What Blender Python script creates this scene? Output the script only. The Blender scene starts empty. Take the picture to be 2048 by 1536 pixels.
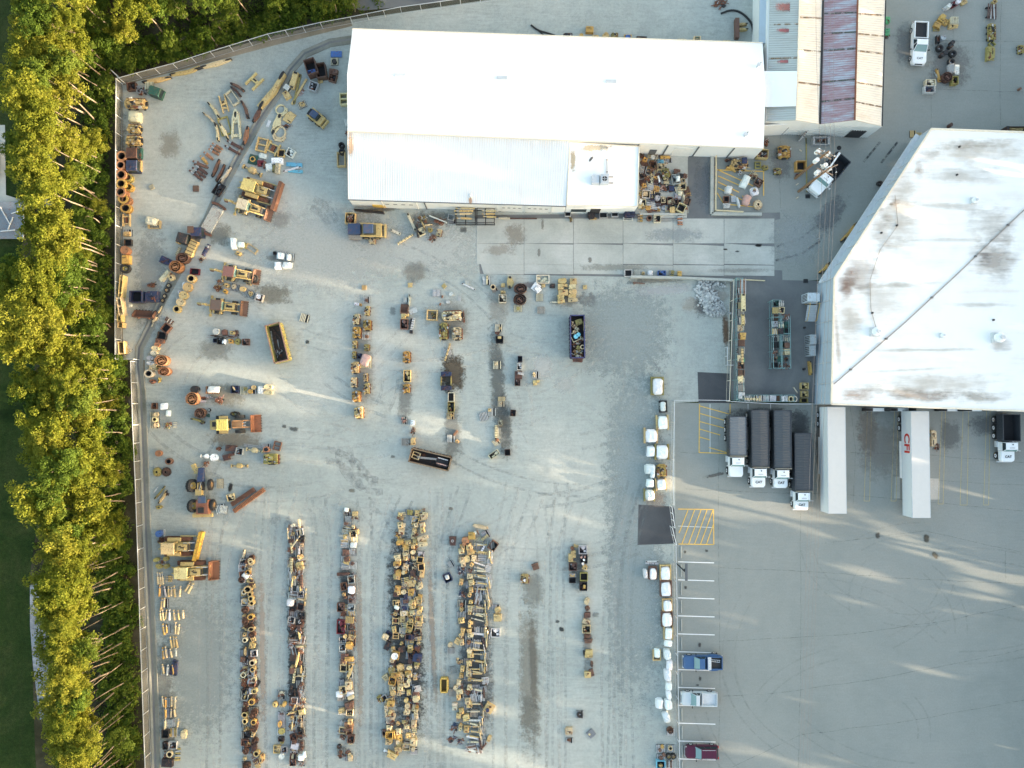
import bpy, math, random
import numpy as np
from mathutils import Vector, Matrix
R = math.radians
random.seed(7); RNG = np.random.default_rng(7)
S = bpy.context.scene
COL = S.collection

# ------------------------------------------------------------------ camera, sky, sun, exposure
CAM_H = 120.0; FPX = 1596.0; TILT = R(1.7)
CAM_LOC = Vector((0, -3.9, CAM_H))
cam = bpy.data.cameras.new('camera'); camo = bpy.data.objects.new('camera', cam); COL.objects.link(camo)
cam.sensor_fit = 'HORIZONTAL'; cam.sensor_width = 36; cam.lens = FPX / 2048 * 36
cam.clip_start = 1; cam.clip_end = 3000
camo.location = CAM_LOC; camo.rotation_euler = (TILT, 0, 0)
S.camera = camo

SUN_EL = R(6.0); SUN_AZ = R(103.0)            # azimuth clockwise from +Y
W = bpy.data.worlds.new('World'); S.world = W; W.use_nodes = True
wn = W.node_tree.nodes; wl = W.node_tree.links
bg = wn['Background']
sky = wn.new('ShaderNodeTexSky'); sky.sky_type = 'NISHITA'; sky.sun_disc = False
sky.sun_elevation = SUN_EL; sky.sun_rotation = SUN_AZ
sky.altitude = 200; sky.air_density = 1.0; sky.dust_density = 3.0; sky.ozone_density = 0.6
wl.new(sky.outputs[0], bg.inputs[0]); bg.inputs[1].default_value = 0.15
sd = bpy.data.lights.new('sun', 'SUN'); sd.energy = 3.8; sd.angle = R(0.5); sd.color = (1.0, 0.80, 0.58)
suno = bpy.data.objects.new('sun', sd); COL.objects.link(suno)
sdir = Vector((math.sin(SUN_AZ) * math.cos(SUN_EL), math.cos(SUN_AZ) * math.cos(SUN_EL), math.sin(SUN_EL)))
suno.rotation_euler = sdir.to_track_quat('Z', 'Y').to_euler()
S.view_settings.view_transform = 'Standard'; S.view_settings.look = 'None'
S.view_settings.gamma = 1; S.view_settings.use_curve_mapping = False
S.view_settings.exposure = 2.82
S.cycles.max_bounces = 6; S.cycles.diffuse_bounces = 3; S.cycles.transparent_max_bounces = 12
S.cycles.use_denoising = True

# ------------------------------------------------------------------ coordinates
_rot = Matrix.Rotation(TILT, 3, 'X')
def G(px, py, h=0.0):
    """world point at height h that stands at pixel (px,py) of the 2048x1536 photograph"""
    d = _rot @ Vector(((px - 1024) / FPX, (768 - py) / FPX, -1.0))
    t = (h - CAM_H) / d.z
    p = CAM_LOC + d * t
    return Vector((p.x, p.y, h))
PXM = 1 / 13.3

# ------------------------------------------------------------------ object helpers
LABELS = {}
def tag(o, label=None, cat=None, group=None, kind=None):
    if label:
        o['label'] = label
    if cat: o['category'] = cat
    if group: o['group'] = group
    if kind: o['kind'] = kind
    return o
def link(name, data, parent=None, loc=None, rz=0, scale=None, color=None):
    o = bpy.data.objects.new(name, data); COL.objects.link(o)
    if parent is not None: o.parent = parent
    if loc is not None: o.location = loc
    if rz: o.rotation_euler = (0, 0, rz)
    if scale is not None: o.scale = scale
    if color is not None: o.color = (*color[:3], color[3] if len(color) > 3 else 1)
    return o
def thing(name, label, cat, loc=(0, 0, 0), rz=0, group=None):
    o = bpy.data.objects.new(name, None); COL.objects.link(o)
    o.location = loc; o.rotation_euler = (0, 0, rz); o.empty_display_size = .3
    return tag(o, label, cat, group)
def copy_tree(o, parent=None):
    c = o.copy(); COL.objects.link(c)
    if parent is not None: c.parent = parent
    for ch in o.children: copy_tree(ch, c)
    return c
_ONES = ['', 'first', 'second', 'third', 'fourth', 'fifth', 'sixth', 'seventh', 'eighth', 'ninth', 'tenth', 'eleventh', 'twelfth',
         'thirteenth', 'fourteenth', 'fifteenth', 'sixteenth', 'seventeenth', 'eighteenth', 'nineteenth']
_TN = {2: ('twenty', 'twentieth'), 3: ('thirty', 'thirtieth'), 4: ('forty', 'fortieth'), 5: ('fifty', 'fiftieth'), 6: ('sixty', 'sixtieth'), 7: ('seventy', 'seventieth')}
def ordw(n):
    if n < 20: return _ONES[n]
    t, u = divmod(n, 10)
    return _TN[t][1] if u == 0 else _TN[t][0] + '-' + _ONES[u]

class MB:
    """collects primitive shapes into one mesh"""
    def __init__(s): s.v = []; s.f = []; s.m = []
    def add(s, vs, fs, m=0):
        b = len(s.v); s.v += [tuple(p) for p in vs]
        s.f += [tuple(b + i for i in f) for f in fs]; s.m += [m] * len(fs)
        return s
    def box(s, x, y, z, sx, sy, sz, a=0, m=0, tx=1.0, ty=None, ox=0, oy=0):
        """base centre x,y,z ; tx,ty taper of the top ; ox,oy shift of the top"""
        ty = tx if ty is None else ty
        ca, sa = math.cos(a), math.sin(a); vs = []
        for k, (fx, fy, dx, dy) in enumerate(((1, 1, 0, 0), (tx, ty, ox, oy))):
            for ux, uy in ((-1, -1), (1, -1), (1, 1), (-1, 1)):
                lx = ux * sx / 2 * fx + dx; ly = uy * sy / 2 * fy + dy
                vs.append((x + lx * ca - ly * sa, y + lx * sa + ly * ca, z + k * sz))
        return s.add(vs, [(3, 2, 1, 0), (4, 5, 6, 7), (0, 1, 5, 4), (1, 2, 6, 5), (2, 3, 7, 6), (3, 0, 4, 7)], m)
    def bar(s, p0, p1, w, h=None, m=0, w2=None):
        p0 = Vector(p0); p1 = Vector(p1); h = w if h is None else h
        d = (p1 - p0)
        if d.length < 1e-6: return s
        d.normalize()
        u = d.cross(Vector((0, 0, 1)))
        if u.length < 1e-3: u = Vector((1, 0, 0))
        u.normalize(); n = u.cross(d); w2 = w if w2 is None else w2
        vs = []
        for p, ww in ((p0, w), (p1, w2)):
            for a, b in ((-1, -1), (1, -1), (1, 1), (-1, 1)):
                vs.append(p + u * a * ww / 2 + n * b * h / 2)
        return s.add(vs, [(0, 1, 2, 3), (7, 6, 5, 4), (4, 5, 1, 0), (5, 6, 2, 1), (6, 7, 3, 2), (7, 4, 0, 3)], m)
    def cyl(s, p0, p1, r, n=10, m=0, r2=None, cap=True):
        p0 = Vector(p0); p1 = Vector(p1); r2 = r if r2 is None else r2
        d = (p1 - p0).normalized(); u = d.orthogonal().normalized(); v = d.cross(u)
        vs = []
        for p, rr in ((p0, r), (p1, r2)):
            for i in range(n):
                a = 2 * math.pi * i / n
                vs.append(p + (u * math.cos(a) + v * math.sin(a)) * rr)
        fs = [(i, (i + 1) % n, n + (i + 1) % n, n + i) for i in range(n)]
        if cap: fs += [tuple(range(n))[::-1], tuple(range(n, 2 * n))]
        return s.add(vs, fs, m)
    def ring(s, x, y, z, ro, ri, h, n=16, m=0, mi=None):
        vs = []
        for rr, zz in ((ro, z), (ro, z + h), (ri, z + h), (ri, z)):
            for i in range(n):
                a = 2 * math.pi * i / n; vs.append((x + rr * math.cos(a), y + rr * math.sin(a), zz))
        for k in range(4):
            k2 = (k + 1) % 4
            fs = [(k * n + i, k * n + (i + 1) % n, k2 * n + (i + 1) % n, k2 * n + i) for i in range(n)]
            b = len(s.v)
            if k == 0: s.v += vs; base = b
            s.f += [tuple(base + q for q in f) for f in fs]; s.m += [(mi if (mi is not None and k == 2) else m)] * len(fs)
        return s
    def prism(s, pts, z0, z1, m=0, inset=0.0):
        n = len(pts); cx = sum(p[0] for p in pts) / n; cy = sum(p[1] for p in pts) / n
        f = 1 - inset
        vs = [(p[0], p[1], z0) for p in pts] + [(cx + (p[0] - cx) * f, cy + (p[1] - cy) * f, z1) for p in pts]
        return s.add(vs, [tuple(range(n))[::-1], tuple(range(n, 2 * n))] + [(i, (i + 1) % n, n + (i + 1) % n, n + i) for i in range(n)], m)
    def side(s, prof, y0, y1, m=0, inset=0.0):
        """profile in x,z swept along y"""
        n = len(prof)
        vs = [(p[0], y0, p[1]) for p in prof] + [(p[0], y1, p[1]) for p in prof]
        return s.add(vs, [tuple(range(n)), tuple(range(n, 2 * n))[::-1]] + [((i + 1) % n, i, n + i, n + (i + 1) % n) for i in range(n)], m)
    def quad(s, a, b, c, d, m=0): return s.add([a, b, c, d], [(0, 1, 2, 3)], m)
    def mesh(s, name, mats, smooth=False):
        me = bpy.data.meshes.new(name); me.from_pydata([tuple(p) for p in s.v], [], s.f)
        for mt in (mats if isinstance(mats, (list, tuple)) else [mats]): me.materials.append(mt)
        me.polygons.foreach_set('material_index', s.m)
        if smooth: me.polygons.foreach_set('use_smooth', [True] * len(me.polygons))
        me.update(); return me
    def obj(s, name, mats, parent=None, loc=None, rz=0, scale=None, color=None, smooth=False):
        return link(name, s.mesh(name, mats, smooth), parent, loc, rz, scale, color)

# ------------------------------------------------------------------ materials
class NT:
    def __init__(s, name, rough=.8, metal=0, spec=.3):
        s.m = bpy.data.materials.new(name); s.m.use_nodes = True
        s.t = s.m.node_tree; s.n = s.t.nodes; s.b = s.n['Principled BSDF']
        s.b.inputs['Roughness'].default_value = rough; s.b.inputs['Metallic'].default_value = metal
        s.b.inputs['Specular IOR Level'].default_value = spec
    def N(s, typ, **kw):
        n = s.n.new('ShaderNode' + typ)
        for k, v in kw.items(): setattr(n, k, v)
        return n
    def L(s, a, b): s.t.links.new(a, b)
    def noise(s, scale, detail=4, rough=.6, vec=None, dist=0):
        n = s.N('TexNoise'); n.inputs['Scale'].default_value = scale; n.inputs['Detail'].default_value = detail
        n.inputs['Roughness'].default_value = rough; n.inputs['Distortion'].default_value = dist
        if vec is not None: s.L(vec, n.inputs['Vector'])
        return n.outputs['Fac']
    def ramp(s, fac, stops):
        r = s.N('ValToRGB'); cr = r.color_ramp
        while len(cr.elements) < len(stops): cr.elements.new(.5)
        for e, (p, c) in zip(cr.elements, stops):
            e.position = p; e.color = (*c, 1) if len(c) == 3 else c
        s.L(fac, r.inputs[0]); return r.outputs[0]
    def mix(s, fac, a, b, mode='MIX'):
        n = s.N('Mix', data_type='RGBA', blend_type=mode)
        for v, i in ((fac, 0), (a, 6), (b, 7)):
            if hasattr(v, 'links'): s.L(v, n.inputs[i])
            elif i == 0: n.inputs[0].default_value = v
            else: n.inputs[i].default_value = (*v, 1)
        return n.outputs[2]
    def math(s, op, a, b=0, c=0):
        n = s.N('Math', operation=op)
        for v, i in ((a, 0), (b, 1), (c, 2)):
            if hasattr(v, 'links'): s.L(v, n.inputs[i])
            else: n.inputs[i].default_value = v
        return n.outputs[0]
    def pos(s, scale=(1, 1, 1), rot=0):
        g = s.N('NewGeometry'); mp = s.N('Mapping'); mp.inputs['Scale'].default_value = scale
        mp.inputs['Rotation'].default_value = (0, 0, rot)
        s.L(g.outputs['Position'], mp.inputs[0]); return mp.outputs[0]
    def bump(s, h, strength=.3, dist=.05):
        n = s.N('Bump'); n.inputs['Strength'].default_value = strength; n.inputs['Distance'].default_value = dist
        s.L(h, n.inputs['Height']); s.L(n.outputs[0], s.b.inputs['Normal'])
    def base(s, c):
        if hasattr(c, 'links'): s.L(c, s.b.inputs['Base Color'])
        else: s.b.inputs['Base Color'].default_value = (*c, 1)
        return s

def mat_ground(name, cols, scale=.06, fine=3.0, streak=None, speck=.25, bump=.4, scratch=0):
    """cols: dark, mid, light"""
    m = NT(name, .95, 0, .1)
    p = m.pos()
    big = m.noise(scale, 6, .62, p, .6)
    c = m.ramp(big, [(.32, cols[0]), (.5, cols[1]), (.68, cols[2])])
    if streak:
        st = m.noise(1.0, 4, .6, m.pos(streak[0]), .3)
        c = m.mix(m.math('MULTIPLY', m.math('SUBTRACT', st, .5), streak[1]), c, streak[2])
    f1 = m.noise(fine, 5, .75, p); f2 = m.noise(fine * 4.3, 2, .8, p)
    f = m.math('ADD', m.math('MULTIPLY', m.math('SUBTRACT', f1, .5), speck * 1.6), m.math('ADD', m.math('MULTIPLY', m.math('SUBTRACT', f2, .5), speck * 2), 1.0))
    for k, (rot, st_) in enumerate(((.3, (.35, 3.2, 1)), (-.9, (.3, 2.6, 1)), (1.45, (.22, 3.6, 1)))):
        if not scratch: break
        sn = m.noise(1.0, 4, .7, m.pos(st_, rot), .5); msk = m.noise(.07 + .02 * k, 3, .6, m.pos((1, 1, 1), rot))
        mk = m.ramp(msk, [(.45, (0, 0, 0)), (.62, (1, 1, 1))])
        f = m.math('ADD', f, m.math('MULTIPLY', mk, m.math('MULTIPLY', m.math('SUBTRACT', sn, .5), scratch)))
    if scratch:
        md = m.noise(.55, 5, .7, p, .8); f = m.math('ADD', f, m.math('MULTIPLY', m.math('SUBTRACT', md, .5), scratch * .8))
    c = m.mix(1.0, c, m.comb(f), 'MULTIPLY')
    m.base(c); m.bump(f2, bump, .04); return m.m
def _comb(s, f):
    n = s.N('CombineColor'); [s.L(f, n.inputs[i]) for i in range(3)]; return n.outputs[0]
NT.comb = _comb

def mat_paint(name, rough=.55, wear=.5, rust=(.16, .065, .03), metal=0, amp=.7):
    """colour comes from the object; grain, fading, rust patches are worked in"""
    m = NT(name, rough, metal, .35)
    oi = m.N('ObjectInfo'); tc = m.N('TexCoord')
    off = m.N('VectorMath', operation='ADD')
    rr = m.math('MULTIPLY', oi.outputs['Random'], 37.0)
    cv = m.N('CombineXYZ'); m.L(rr, cv.inputs[0]); m.L(rr, cv.inputs[1])
    m.L(m.pos(), off.inputs[0]); m.L(cv.outputs[0], off.inputs[1]); p = off.outputs[0]
    n1 = m.noise(1.6, 4, .7, p); n2 = m.noise(5.5, 3, .7, p)
    f = m.math('ADD', m.math('MULTIPLY', m.math('SUBTRACT', n1, .5), amp), 1.0)
    c = m.mix(1.0, oi.outputs['Color'], m.comb(f), 'MULTIPLY')
    if wear > 0:
        k = m.ramp(m.math('ADD', m.math('MULTIPLY', n1, .5), m.math('MULTIPLY', n2, .5)), [(.56 - .06 * wear, (0, 0, 0)), (.60 - .04 * wear, (1, 1, 1))])
        sc = m.math('MULTIPLY', k, min(1, wear))
        c = m.mix(sc, c, rust)
        d = m.ramp(n2, [(.58, (0, 0, 0)), (.72, (1, 1, 1))])
        c = m.mix(m.math('MULTIPLY', d, .35 * wear), c, (.05, .045, .04))
    m.base(c); m.bump(n2, .25, .02); return m

M = {}
M['paint'] = mat_paint('worn_machine_paint', .55, .55).m
M['clean'] = mat_paint('vehicle_paint', .3, 0, amp=.12).m
M['cloth'] = mat_paint('plastic_wrap', .45, 0, amp=.16).m
M['wood'] = mat_paint('weathered_wood', .9, .25, (.12, .1, .08)).m
M['rusty'] = mat_paint('rusted_steel', .85, .8, (.15, .075, .045)).m
def simple(name, c, rough=.6, metal=0, nz=.25, sc=3):
    m = NT(name, rough, metal, .3)
    n = m.noise(sc, 4, .7, m.pos())
    f = m.math('ADD', m.math('MULTIPLY', m.math('SUBTRACT', n, .5), nz * 2), 1.0)
    m.base(m.mix(1.0, c, m.comb(f), 'MULTIPLY')); M[name] = m.m; return m.m
simple('dark', (.03, .03, .032), .8)
simple('rubber', (.035, .035, .035), .85)
simple('steel', (.45, .45, .44), .45, .4)
simple('galv', (.55, .57, .58), .5, .2)
simple('glass', (.018, .03, .035), .35, 0, .1)
simple('rust', (.17, .07, .04), .9, 0, .4)
simple('lamp', (.8, .78, .7), .2)
simple('red_lamp', (.45, .02, .02), .3)
simple('white_paint', (.8, .8, .78), .7, 0, .18, 1.5)
simple('yellow_line', (.72, .45, .10), .8, 0, .35, 2.5)
simple('faded_line', (.46, .38, .20), .8, 0, .4, 2)
simple('black_text', (.02, .02, .02), .6)
simple('red_text', (.5, .03, .02), .5)
simple('cable', (.25, .22, .2), .7)

# loose stain / dirt sheet: own shape, fades out at its rim
def mat_patch():
    m = NT('ground_stain', .95, 0, .1)
    oi = m.N('ObjectInfo'); tc = m.N('TexCoord')
    sx = m.N('SeparateXYZ'); m.L(tc.outputs['Object'], sx.inputs[0])
    ax = m.math('ABSOLUTE', sx.outputs[0]); ay = m.math('ABSOLUTE', sx.outputs[1])
    d = m.math('POWER', m.math('ADD', m.math('POWER', ax, 3.0), m.math('POWER', ay, 3.0)), .3333)
    n = m.noise(.9, 6, .72, m.pos()); n2 = m.noise(3.4, 4, .75, m.pos())
    e = m.math('SUBTRACT', .82, m.math('MULTIPLY', d, 1.0))          # object half size = 1
    e = m.math('ADD', e, m.math('MULTIPLY', m.math('SUBTRACT', n, .5), 1.3))
    e = m.math('ADD', e, m.math('MULTIPLY', m.math('SUBTRACT', n2, .5), .7))
    a = m.N('MapRange', interpolation_type='SMOOTHSTEP'); m.L(e, a.inputs[0])
    a.inputs[1].default_value = -.02; a.inputs[2].default_value = .5
    rim = m.N('MapRange', interpolation_type='SMOOTHSTEP'); m.L(d, rim.inputs[0])
    rim.inputs[1].default_value = 1.0; rim.inputs[2].default_value = .8
    al = m.math('MULTIPLY', m.math('MULTIPLY', a.outputs[0], rim.outputs[0]), oi.outputs['Alpha'])
    m.L(al, m.b.inputs['Alpha'])
    f = m.math('ADD', m.math('MULTIPLY', m.math('SUBTRACT', n2, .5), .8), 1.0)
    m.base(m.mix(1.0, oi.outputs['Color'], m.comb(f), 'MULTIPLY')); return m.m
def mat_soft():
    m = NT('roof_dirt', .9, 0, .1)
    oi = m.N('ObjectInfo'); tc = m.N('TexCoord'); sx = m.N('SeparateXYZ'); m.L(tc.outputs['Object'], sx.inputs[0])
    ax = m.math('ABSOLUTE', sx.outputs[0]); ay = m.math('ABSOLUTE', sx.outputs[1])
    d = m.math('POWER', m.math('ADD', m.math('POWER', ax, 2.4), m.math('POWER', ay, 2.4)), .4167)
    n = m.noise(.33, 5, .6, m.pos((1, 1.8, 1))); n2 = m.noise(1.0, 4, .65, m.pos((.25, 2.4, 1)))
    e = m.math('ADD', m.math('SUBTRACT', 1.0, d), m.math('ADD', m.math('MULTIPLY', m.math('SUBTRACT', n, .5), 1.5), m.math('MULTIPLY', m.math('SUBTRACT', n2, .5), .9)))
    a = m.N('MapRange', interpolation_type='SMOOTHSTEP'); m.L(e, a.inputs[0]); a.inputs[1].default_value = .1; a.inputs[2].default_value = 1.1
    rim = m.N('MapRange', interpolation_type='SMOOTHSTEP'); m.L(d, rim.inputs[0]); rim.inputs[1].default_value = 1.0; rim.inputs[2].default_value = .6
    m.L(m.math('MULTIPLY', m.math('MULTIPLY', a.outputs[0], rim.outputs[0]), oi.outputs['Alpha']), m.b.inputs['Alpha'])
    m.base(oi.outputs['Color']); return m.m
M['softpatch'] = mat_soft()
M['patch'] = mat_patch()
_pm = MB().quad((-1, -1, 0), (1, -1, 0), (1, 1, 0), (-1, 1, 0)).mesh('stain_sheet', M['patch'])
_pm2 = MB().quad((-1, -1, 0), (1, -1, 0), (1, 1, 0), (-1, 1, 0)).mesh('dirt_sheet', M['softpatch'])
_pz = [0]
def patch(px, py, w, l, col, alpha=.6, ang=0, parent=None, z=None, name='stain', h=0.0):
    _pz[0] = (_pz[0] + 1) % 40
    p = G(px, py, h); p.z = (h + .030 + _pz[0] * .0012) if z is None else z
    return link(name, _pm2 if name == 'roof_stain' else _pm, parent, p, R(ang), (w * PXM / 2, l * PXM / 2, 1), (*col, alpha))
def mat_track():
    m = NT('wheel_track', .95, 0, .1)
    oi = m.N('ObjectInfo'); n = m.noise(1.3, 4, .7, m.pos())
    a = m.ramp(n, [(.38, (0, 0, 0)), (.62, (1, 1, 1))])
    m.L(m.math('MULTIPLY', a, oi.outputs['Alpha']), m.b.inputs['Alpha'])
    m.base(oi.outputs['Color']); return m.m
M['track'] = mat_track()

def poly_obj(name, pts, mat, z=0.0, parent=None, kind=None, h=0.0, color=None):
    """flat sheet from photo pixels"""
    vs = [G(x, y, h) for x, y in pts]
    vs = [(v.x, v.y, z if z else h) for v in vs]
    b = MB(); b.add(vs, [tuple(range(len(vs)))[::-1]])
    o = b.obj(name, mat, parent, color=color)
    if kind: o['kind'] = kind
    return o
def ribbon(name, pts, w, mat, z, parent=None, color=None, h=0.0):
    """strip of width w metres along photo pixels"""
    ps = [G(x, y, h) for x, y in pts]; b = MB(); L = []
    for i, p in enumerate(ps):
        d = (ps[min(i + 1, len(ps) - 1)] - ps[max(i - 1, 0)]).normalized(); n = Vector((-d.y, d.x, 0)) * w / 2
        L.append(((p.x + n.x, p.y + n.y, z), (p.x - n.x, p.y - n.y, z)))
    for a, c in zip(L, L[1:]): b.quad(a[1], c[1], c[0], a[0])
    return b.obj(name, mat, parent, color=color)
# ================================================================== SETTING
g_grass = mat_ground('grass_ground', ((.007, .018, .004), (.017, .034, .008), (.036, .048, .016)), .11, 1.6, ((.9, .12, 1), 1.2, (.035, .04, .018)), 1.0, 1.0)
g_forest = mat_ground('leaf_litter', ((.022, .022, .012), (.045, .042, .024), (.085, .075, .050)), .22, 2.0, None, .4, .9)
g_gravel = mat_ground('yard_gravel', ((.290, .318, .298), (.355, .380, .352), (.44, .44, .395)), .035, 2.2, ((.55, .035, 1), .9, (.46, .455, .40)), .36, .7, .5)
g_asphalt = mat_ground('old_asphalt', ((.228, .242, .224), (.262, .274, .252), (.295, .298, .272)), .04, 4.0, ((.03, .4, 1), .5, (.22, .23, .225)), .22, .3, .16)
g_concrete = mat_ground('apron_concrete', ((.33, .345, .315), (.395, .405, .37), (.46, .465, .43)), .16, 3.0, ((.05, .5, 1), .6, (.33, .33, .30)), .2, .2, .22)
g_fresh = mat_ground('fresh_asphalt', ((.055, .057, .062), (.07, .072, .077), (.095, .097, .10)), .12, 5.0, ((.5, .06, 1), .7, (.12, .12, .125)), .18, .3)
g_darkyard = mat_ground('worn_dark_asphalt', ((.12, .125, .13), (.155, .16, .16), (.20, .20, .195)), .12, 3.0, None, .15, .3)
g_dirt = mat_ground('bare_dirt', ((.16, .14, .10), (.24, .205, .15), (.32, .265, .20)), .13, 2.6, None, .3, .7)
g_bluegravel = mat_ground('ditch_stone', ((.14, .15, .17), (.22, .235, .255), (.32, .33, .35)), .5, 1.8, None, .5, 1.0)
g_swale = mat_ground('drain_concrete', ((.15, .155, .13), (.23, .23, .20), (.30, .295, .26)), .15, 2.5, None, .2, .3)

def K(o, kind='structure'): o['kind'] = kind; return o
b = MB(); b.quad((-700, -700, -.02), (700, -700, -.02), (700, 700, -.02), (-700, 700, -.02))
K(b.obj('ground', g_grass))
poly_obj('forest_floor', [(-60, -700), (1100, -700), (1100, -15), (700, 42), (232, 160), (232, 717), (268, 720), (292, 1536), (300, 1900), (100, 1900), (70, 1500), (60, 1150), (95, 900), (40, 560), (60, 300), (50, 60)], g_forest, .004, kind='structure')
yard = poly_obj('gravel_yard', [(233, 158), (370, 121), (560, 68), (700, 40), (960, 2), (1500, -80), (1540, -80), (1540, 300), (1460, 560), (1460, 800), (1350, 806), (1352, 1560), (1354, 1900), (300, 1900), (291, 1536), (283, 1300), (274, 1100), (266, 760), (268, 719), (232, 717)], g_gravel, .008, kind='structure')
lot = poly_obj('asphalt_lot', [(1350, 806), (1660, 806), (1700, 700), (2700, 700), (2700, 1900), (1356, 1900), (1352, 1560)], g_asphalt, .012, kind='structure')
K(poly_obj('street_corner', [(640, -200), (1100, -200), (1090, -30), (960, -8), (840, 10), (720, 22), (640, -40)], g_darkyard, .010))
# ditch of pale stone and grass strip behind the trees
K(poly_obj('stone_ditch', [(60, 1170), (95, 1165), (98, 1320), (105, 1430), (80, 1440), (66, 1330), (60, 1250)], g_bluegravel, .016), 'stuff')
K(poly_obj('stone_ditch', [(70, 130), (100, 150), (105, 330), (112, 560), (92, 560), (88, 420), (72, 260)], g_bluegravel, .016), 'stuff')
for k, pts in enumerate([[(-260, 250), (10, 250), (12, 390), (44, 400), (44, 475), (-260, 478)]]):
    K(poly_obj('concrete_pad', pts, g_concrete, .016))

# right-hand concrete / asphalt court between the buildings
court = poly_obj('asphalt_court', [(1528, 262), (1540, 262), (1540, -200), (2700, -200), (2700, 290), (1860, 270), (1640, 560), (1555, 565), (1460, 560), (1460, 556), (1280, 552), (1280, 300)], g_asphalt, .016, kind='structure')
K(poly_obj('dark_storage_yard', [(1462, 556), (1560, 560), (1640, 562), (1650, 806), (1462, 800)], g_darkyard, .022))
poly_obj('fresh_asphalt_patch', [(1395, 744), (1459, 747), (1459, 806), (1397, 806)], g_fresh, .022, kind='structure')
poly_obj('fresh_asphalt_patch', [(1277, 1009), (1346, 1013), (1349, 1020), (1352, 1087), (1275, 1090)], g_fresh, .022, kind='structure')
K(poly_obj('dark_drive_strip', [(1375, 306), (1432, 306), (1428, 432), (1410, 470), (1370, 470), (1378, 430)], g_darkyard, .024))
K(poly_obj('asphalt_drive', [(1760, 250), (1866, 262), (1655, 545), (1548, 540), (1550, 440), (1620, 430)], g_asphalt, .020))
poly_obj('dirt_strip', [(262, 720), (290, 720), (292, 900), (298, 1100), (306, 1320), (310, 1600), (294, 1600), (284, 1300), (276, 1100), (268, 850)], g_dirt, .014, kind='structure')
poly_obj('dirt_strip', [(234, 160), (246, 157), (246, 716), (233, 716)], g_dirt, .014, kind='structure')
poly_obj('dirt_strip', [(232, 158), (370, 121), (560, 68), (700, 40), (705, 52), (560, 88), (400, 130), (240, 172)], g_dirt, .013, kind='structure')

# concrete drain channel, shallow V with a dark invert
chan = [(715, 78), (660, 86), (610, 108), (582, 140), (560, 180), (520, 240), (480, 310), (447, 372), (430, 405), (415, 440), (395, 475), (360, 535), (325, 600), (300, 655), (280, 695), (277, 730), (283, 780), (288, 900), (293, 1050), (300, 1200), (306, 1330), (310, 1450), (314, 1600)]
def channel(pts, w):
    ps = [G(x, y) for x, y in pts]; bb = MB(); rows = []
    for i, p in enumerate(ps):
        d = (ps[min(i + 1, len(ps) - 1)] - ps[max(i - 1, 0)]).normalized(); n = Vector((-d.y, d.x, 0))
        rows.append([p + n * o + Vector((0, 0, z)) for o, z in ((w / 2, .03), (w / 2 - .06, .12), (w / 2 - .16, .12), (.05, .022), (-.25, .022), (-w / 2 + .16, .12), (-w / 2 + .06, .12), (-w / 2, .03))])
    for a, c in zip(rows, rows[1:]):
        for k in range(7): bb.quad(a[k], a[k + 1], c[k + 1], c[k], 1 if k == 3 else 0)
    return bb.obj('drain_channel', [g_swale, g_darkyard])
K(channel(chan, 1.35))

# jointed concrete apron: every slab is its own piece
apron = poly_obj('concrete_apron', [(951, 430), (1560, 425), (1565, 560), (960, 548)], g_darkyard, .018, kind='structure')
def slab(pts, mat=None, par=None, z0=.0, z1=.05):
    vs = [G(x, y) for x, y in pts]; c = sum(vs, Vector()) / len(vs)
    q = [c + (v - c) * 1.0 - (v - c).normalized() * .02 for v in vs]
    bb = MB(); bb.prism([(v.x, v.y) for v in q][::-1], z0, z1, inset=.004)
    return bb.obj('slab', mat or g_concrete, par)
for k, (x0, x1) in enumerate([(953, 1048), (1048, 1147), (1147, 1246), (1246, 1346), (1346, 1448), (1448, 1549)]):
    slab([(x0, 437), (x1, 437), (x1, 487), (x0, 487)], par=apron)
    slab([(x0, 487), (x1, 488 + k), (x1, 530), (x0, 528)], par=apron)
    if x0 < 1246: slab([(x0 + (8 if k == 0 else 0), 528), (x1, 530), (x1, 549), (x0 + 14 if k == 0 else x0, 548)], par=apron)
    else: slab([(x0, 530), (x1, 531), (x1, 552), (x0, 551)], par=apron)
slab([(1280, 305), (1376, 305), (1374, 436), (1280, 436)], par=apron)
# ragged joints in the asphalt
crack_rows = [[(1700, 812), (1712, 900), (1706, 1010)], [(1600, 1018), (1602, 1200), (1601, 1360), (1596, 1540)], [(1438, 806), (1437, 1100), (1440, 1300), (1438, 1540)],
    [(1440, 1136), (1600, 1142), (1800, 1156), (2048, 1168)], [(1440, 1282), (1530, 1278), (1700, 1268), (1900, 1240), (2048, 1208)], [(1440, 1393), (1550, 1386), (1740, 1360), (1920, 1325), (2048, 1298)],
    [(1360, 905), (1500, 908), (1620, 915)], [(1700, 905), (1860, 910), (2048, 925)], [(1370, 978), (1520, 984), (1700, 990), (2048, 1022)], [(1860, 960), (1990, 968), (2048, 970)],
    [(1650, 1086), (1850, 1062), (2048, 1106)], [(2010, 1100), (2012, 1160)], [(2002, 0), (2000, 110), (2001, 255)], [(1862, 140), (1862, 255)], [(1770, 70), (1900, 82), (2048, 84)], [(1870, 178), (1960, 182), (2048, 184)],
    [(1560, 270), (1560, 420), (1600, 470)], [(1908, 0), (1905, 120)], [(1460, 1536), (1600, 1470), (1830, 1440), (2048, 1400)]]
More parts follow.
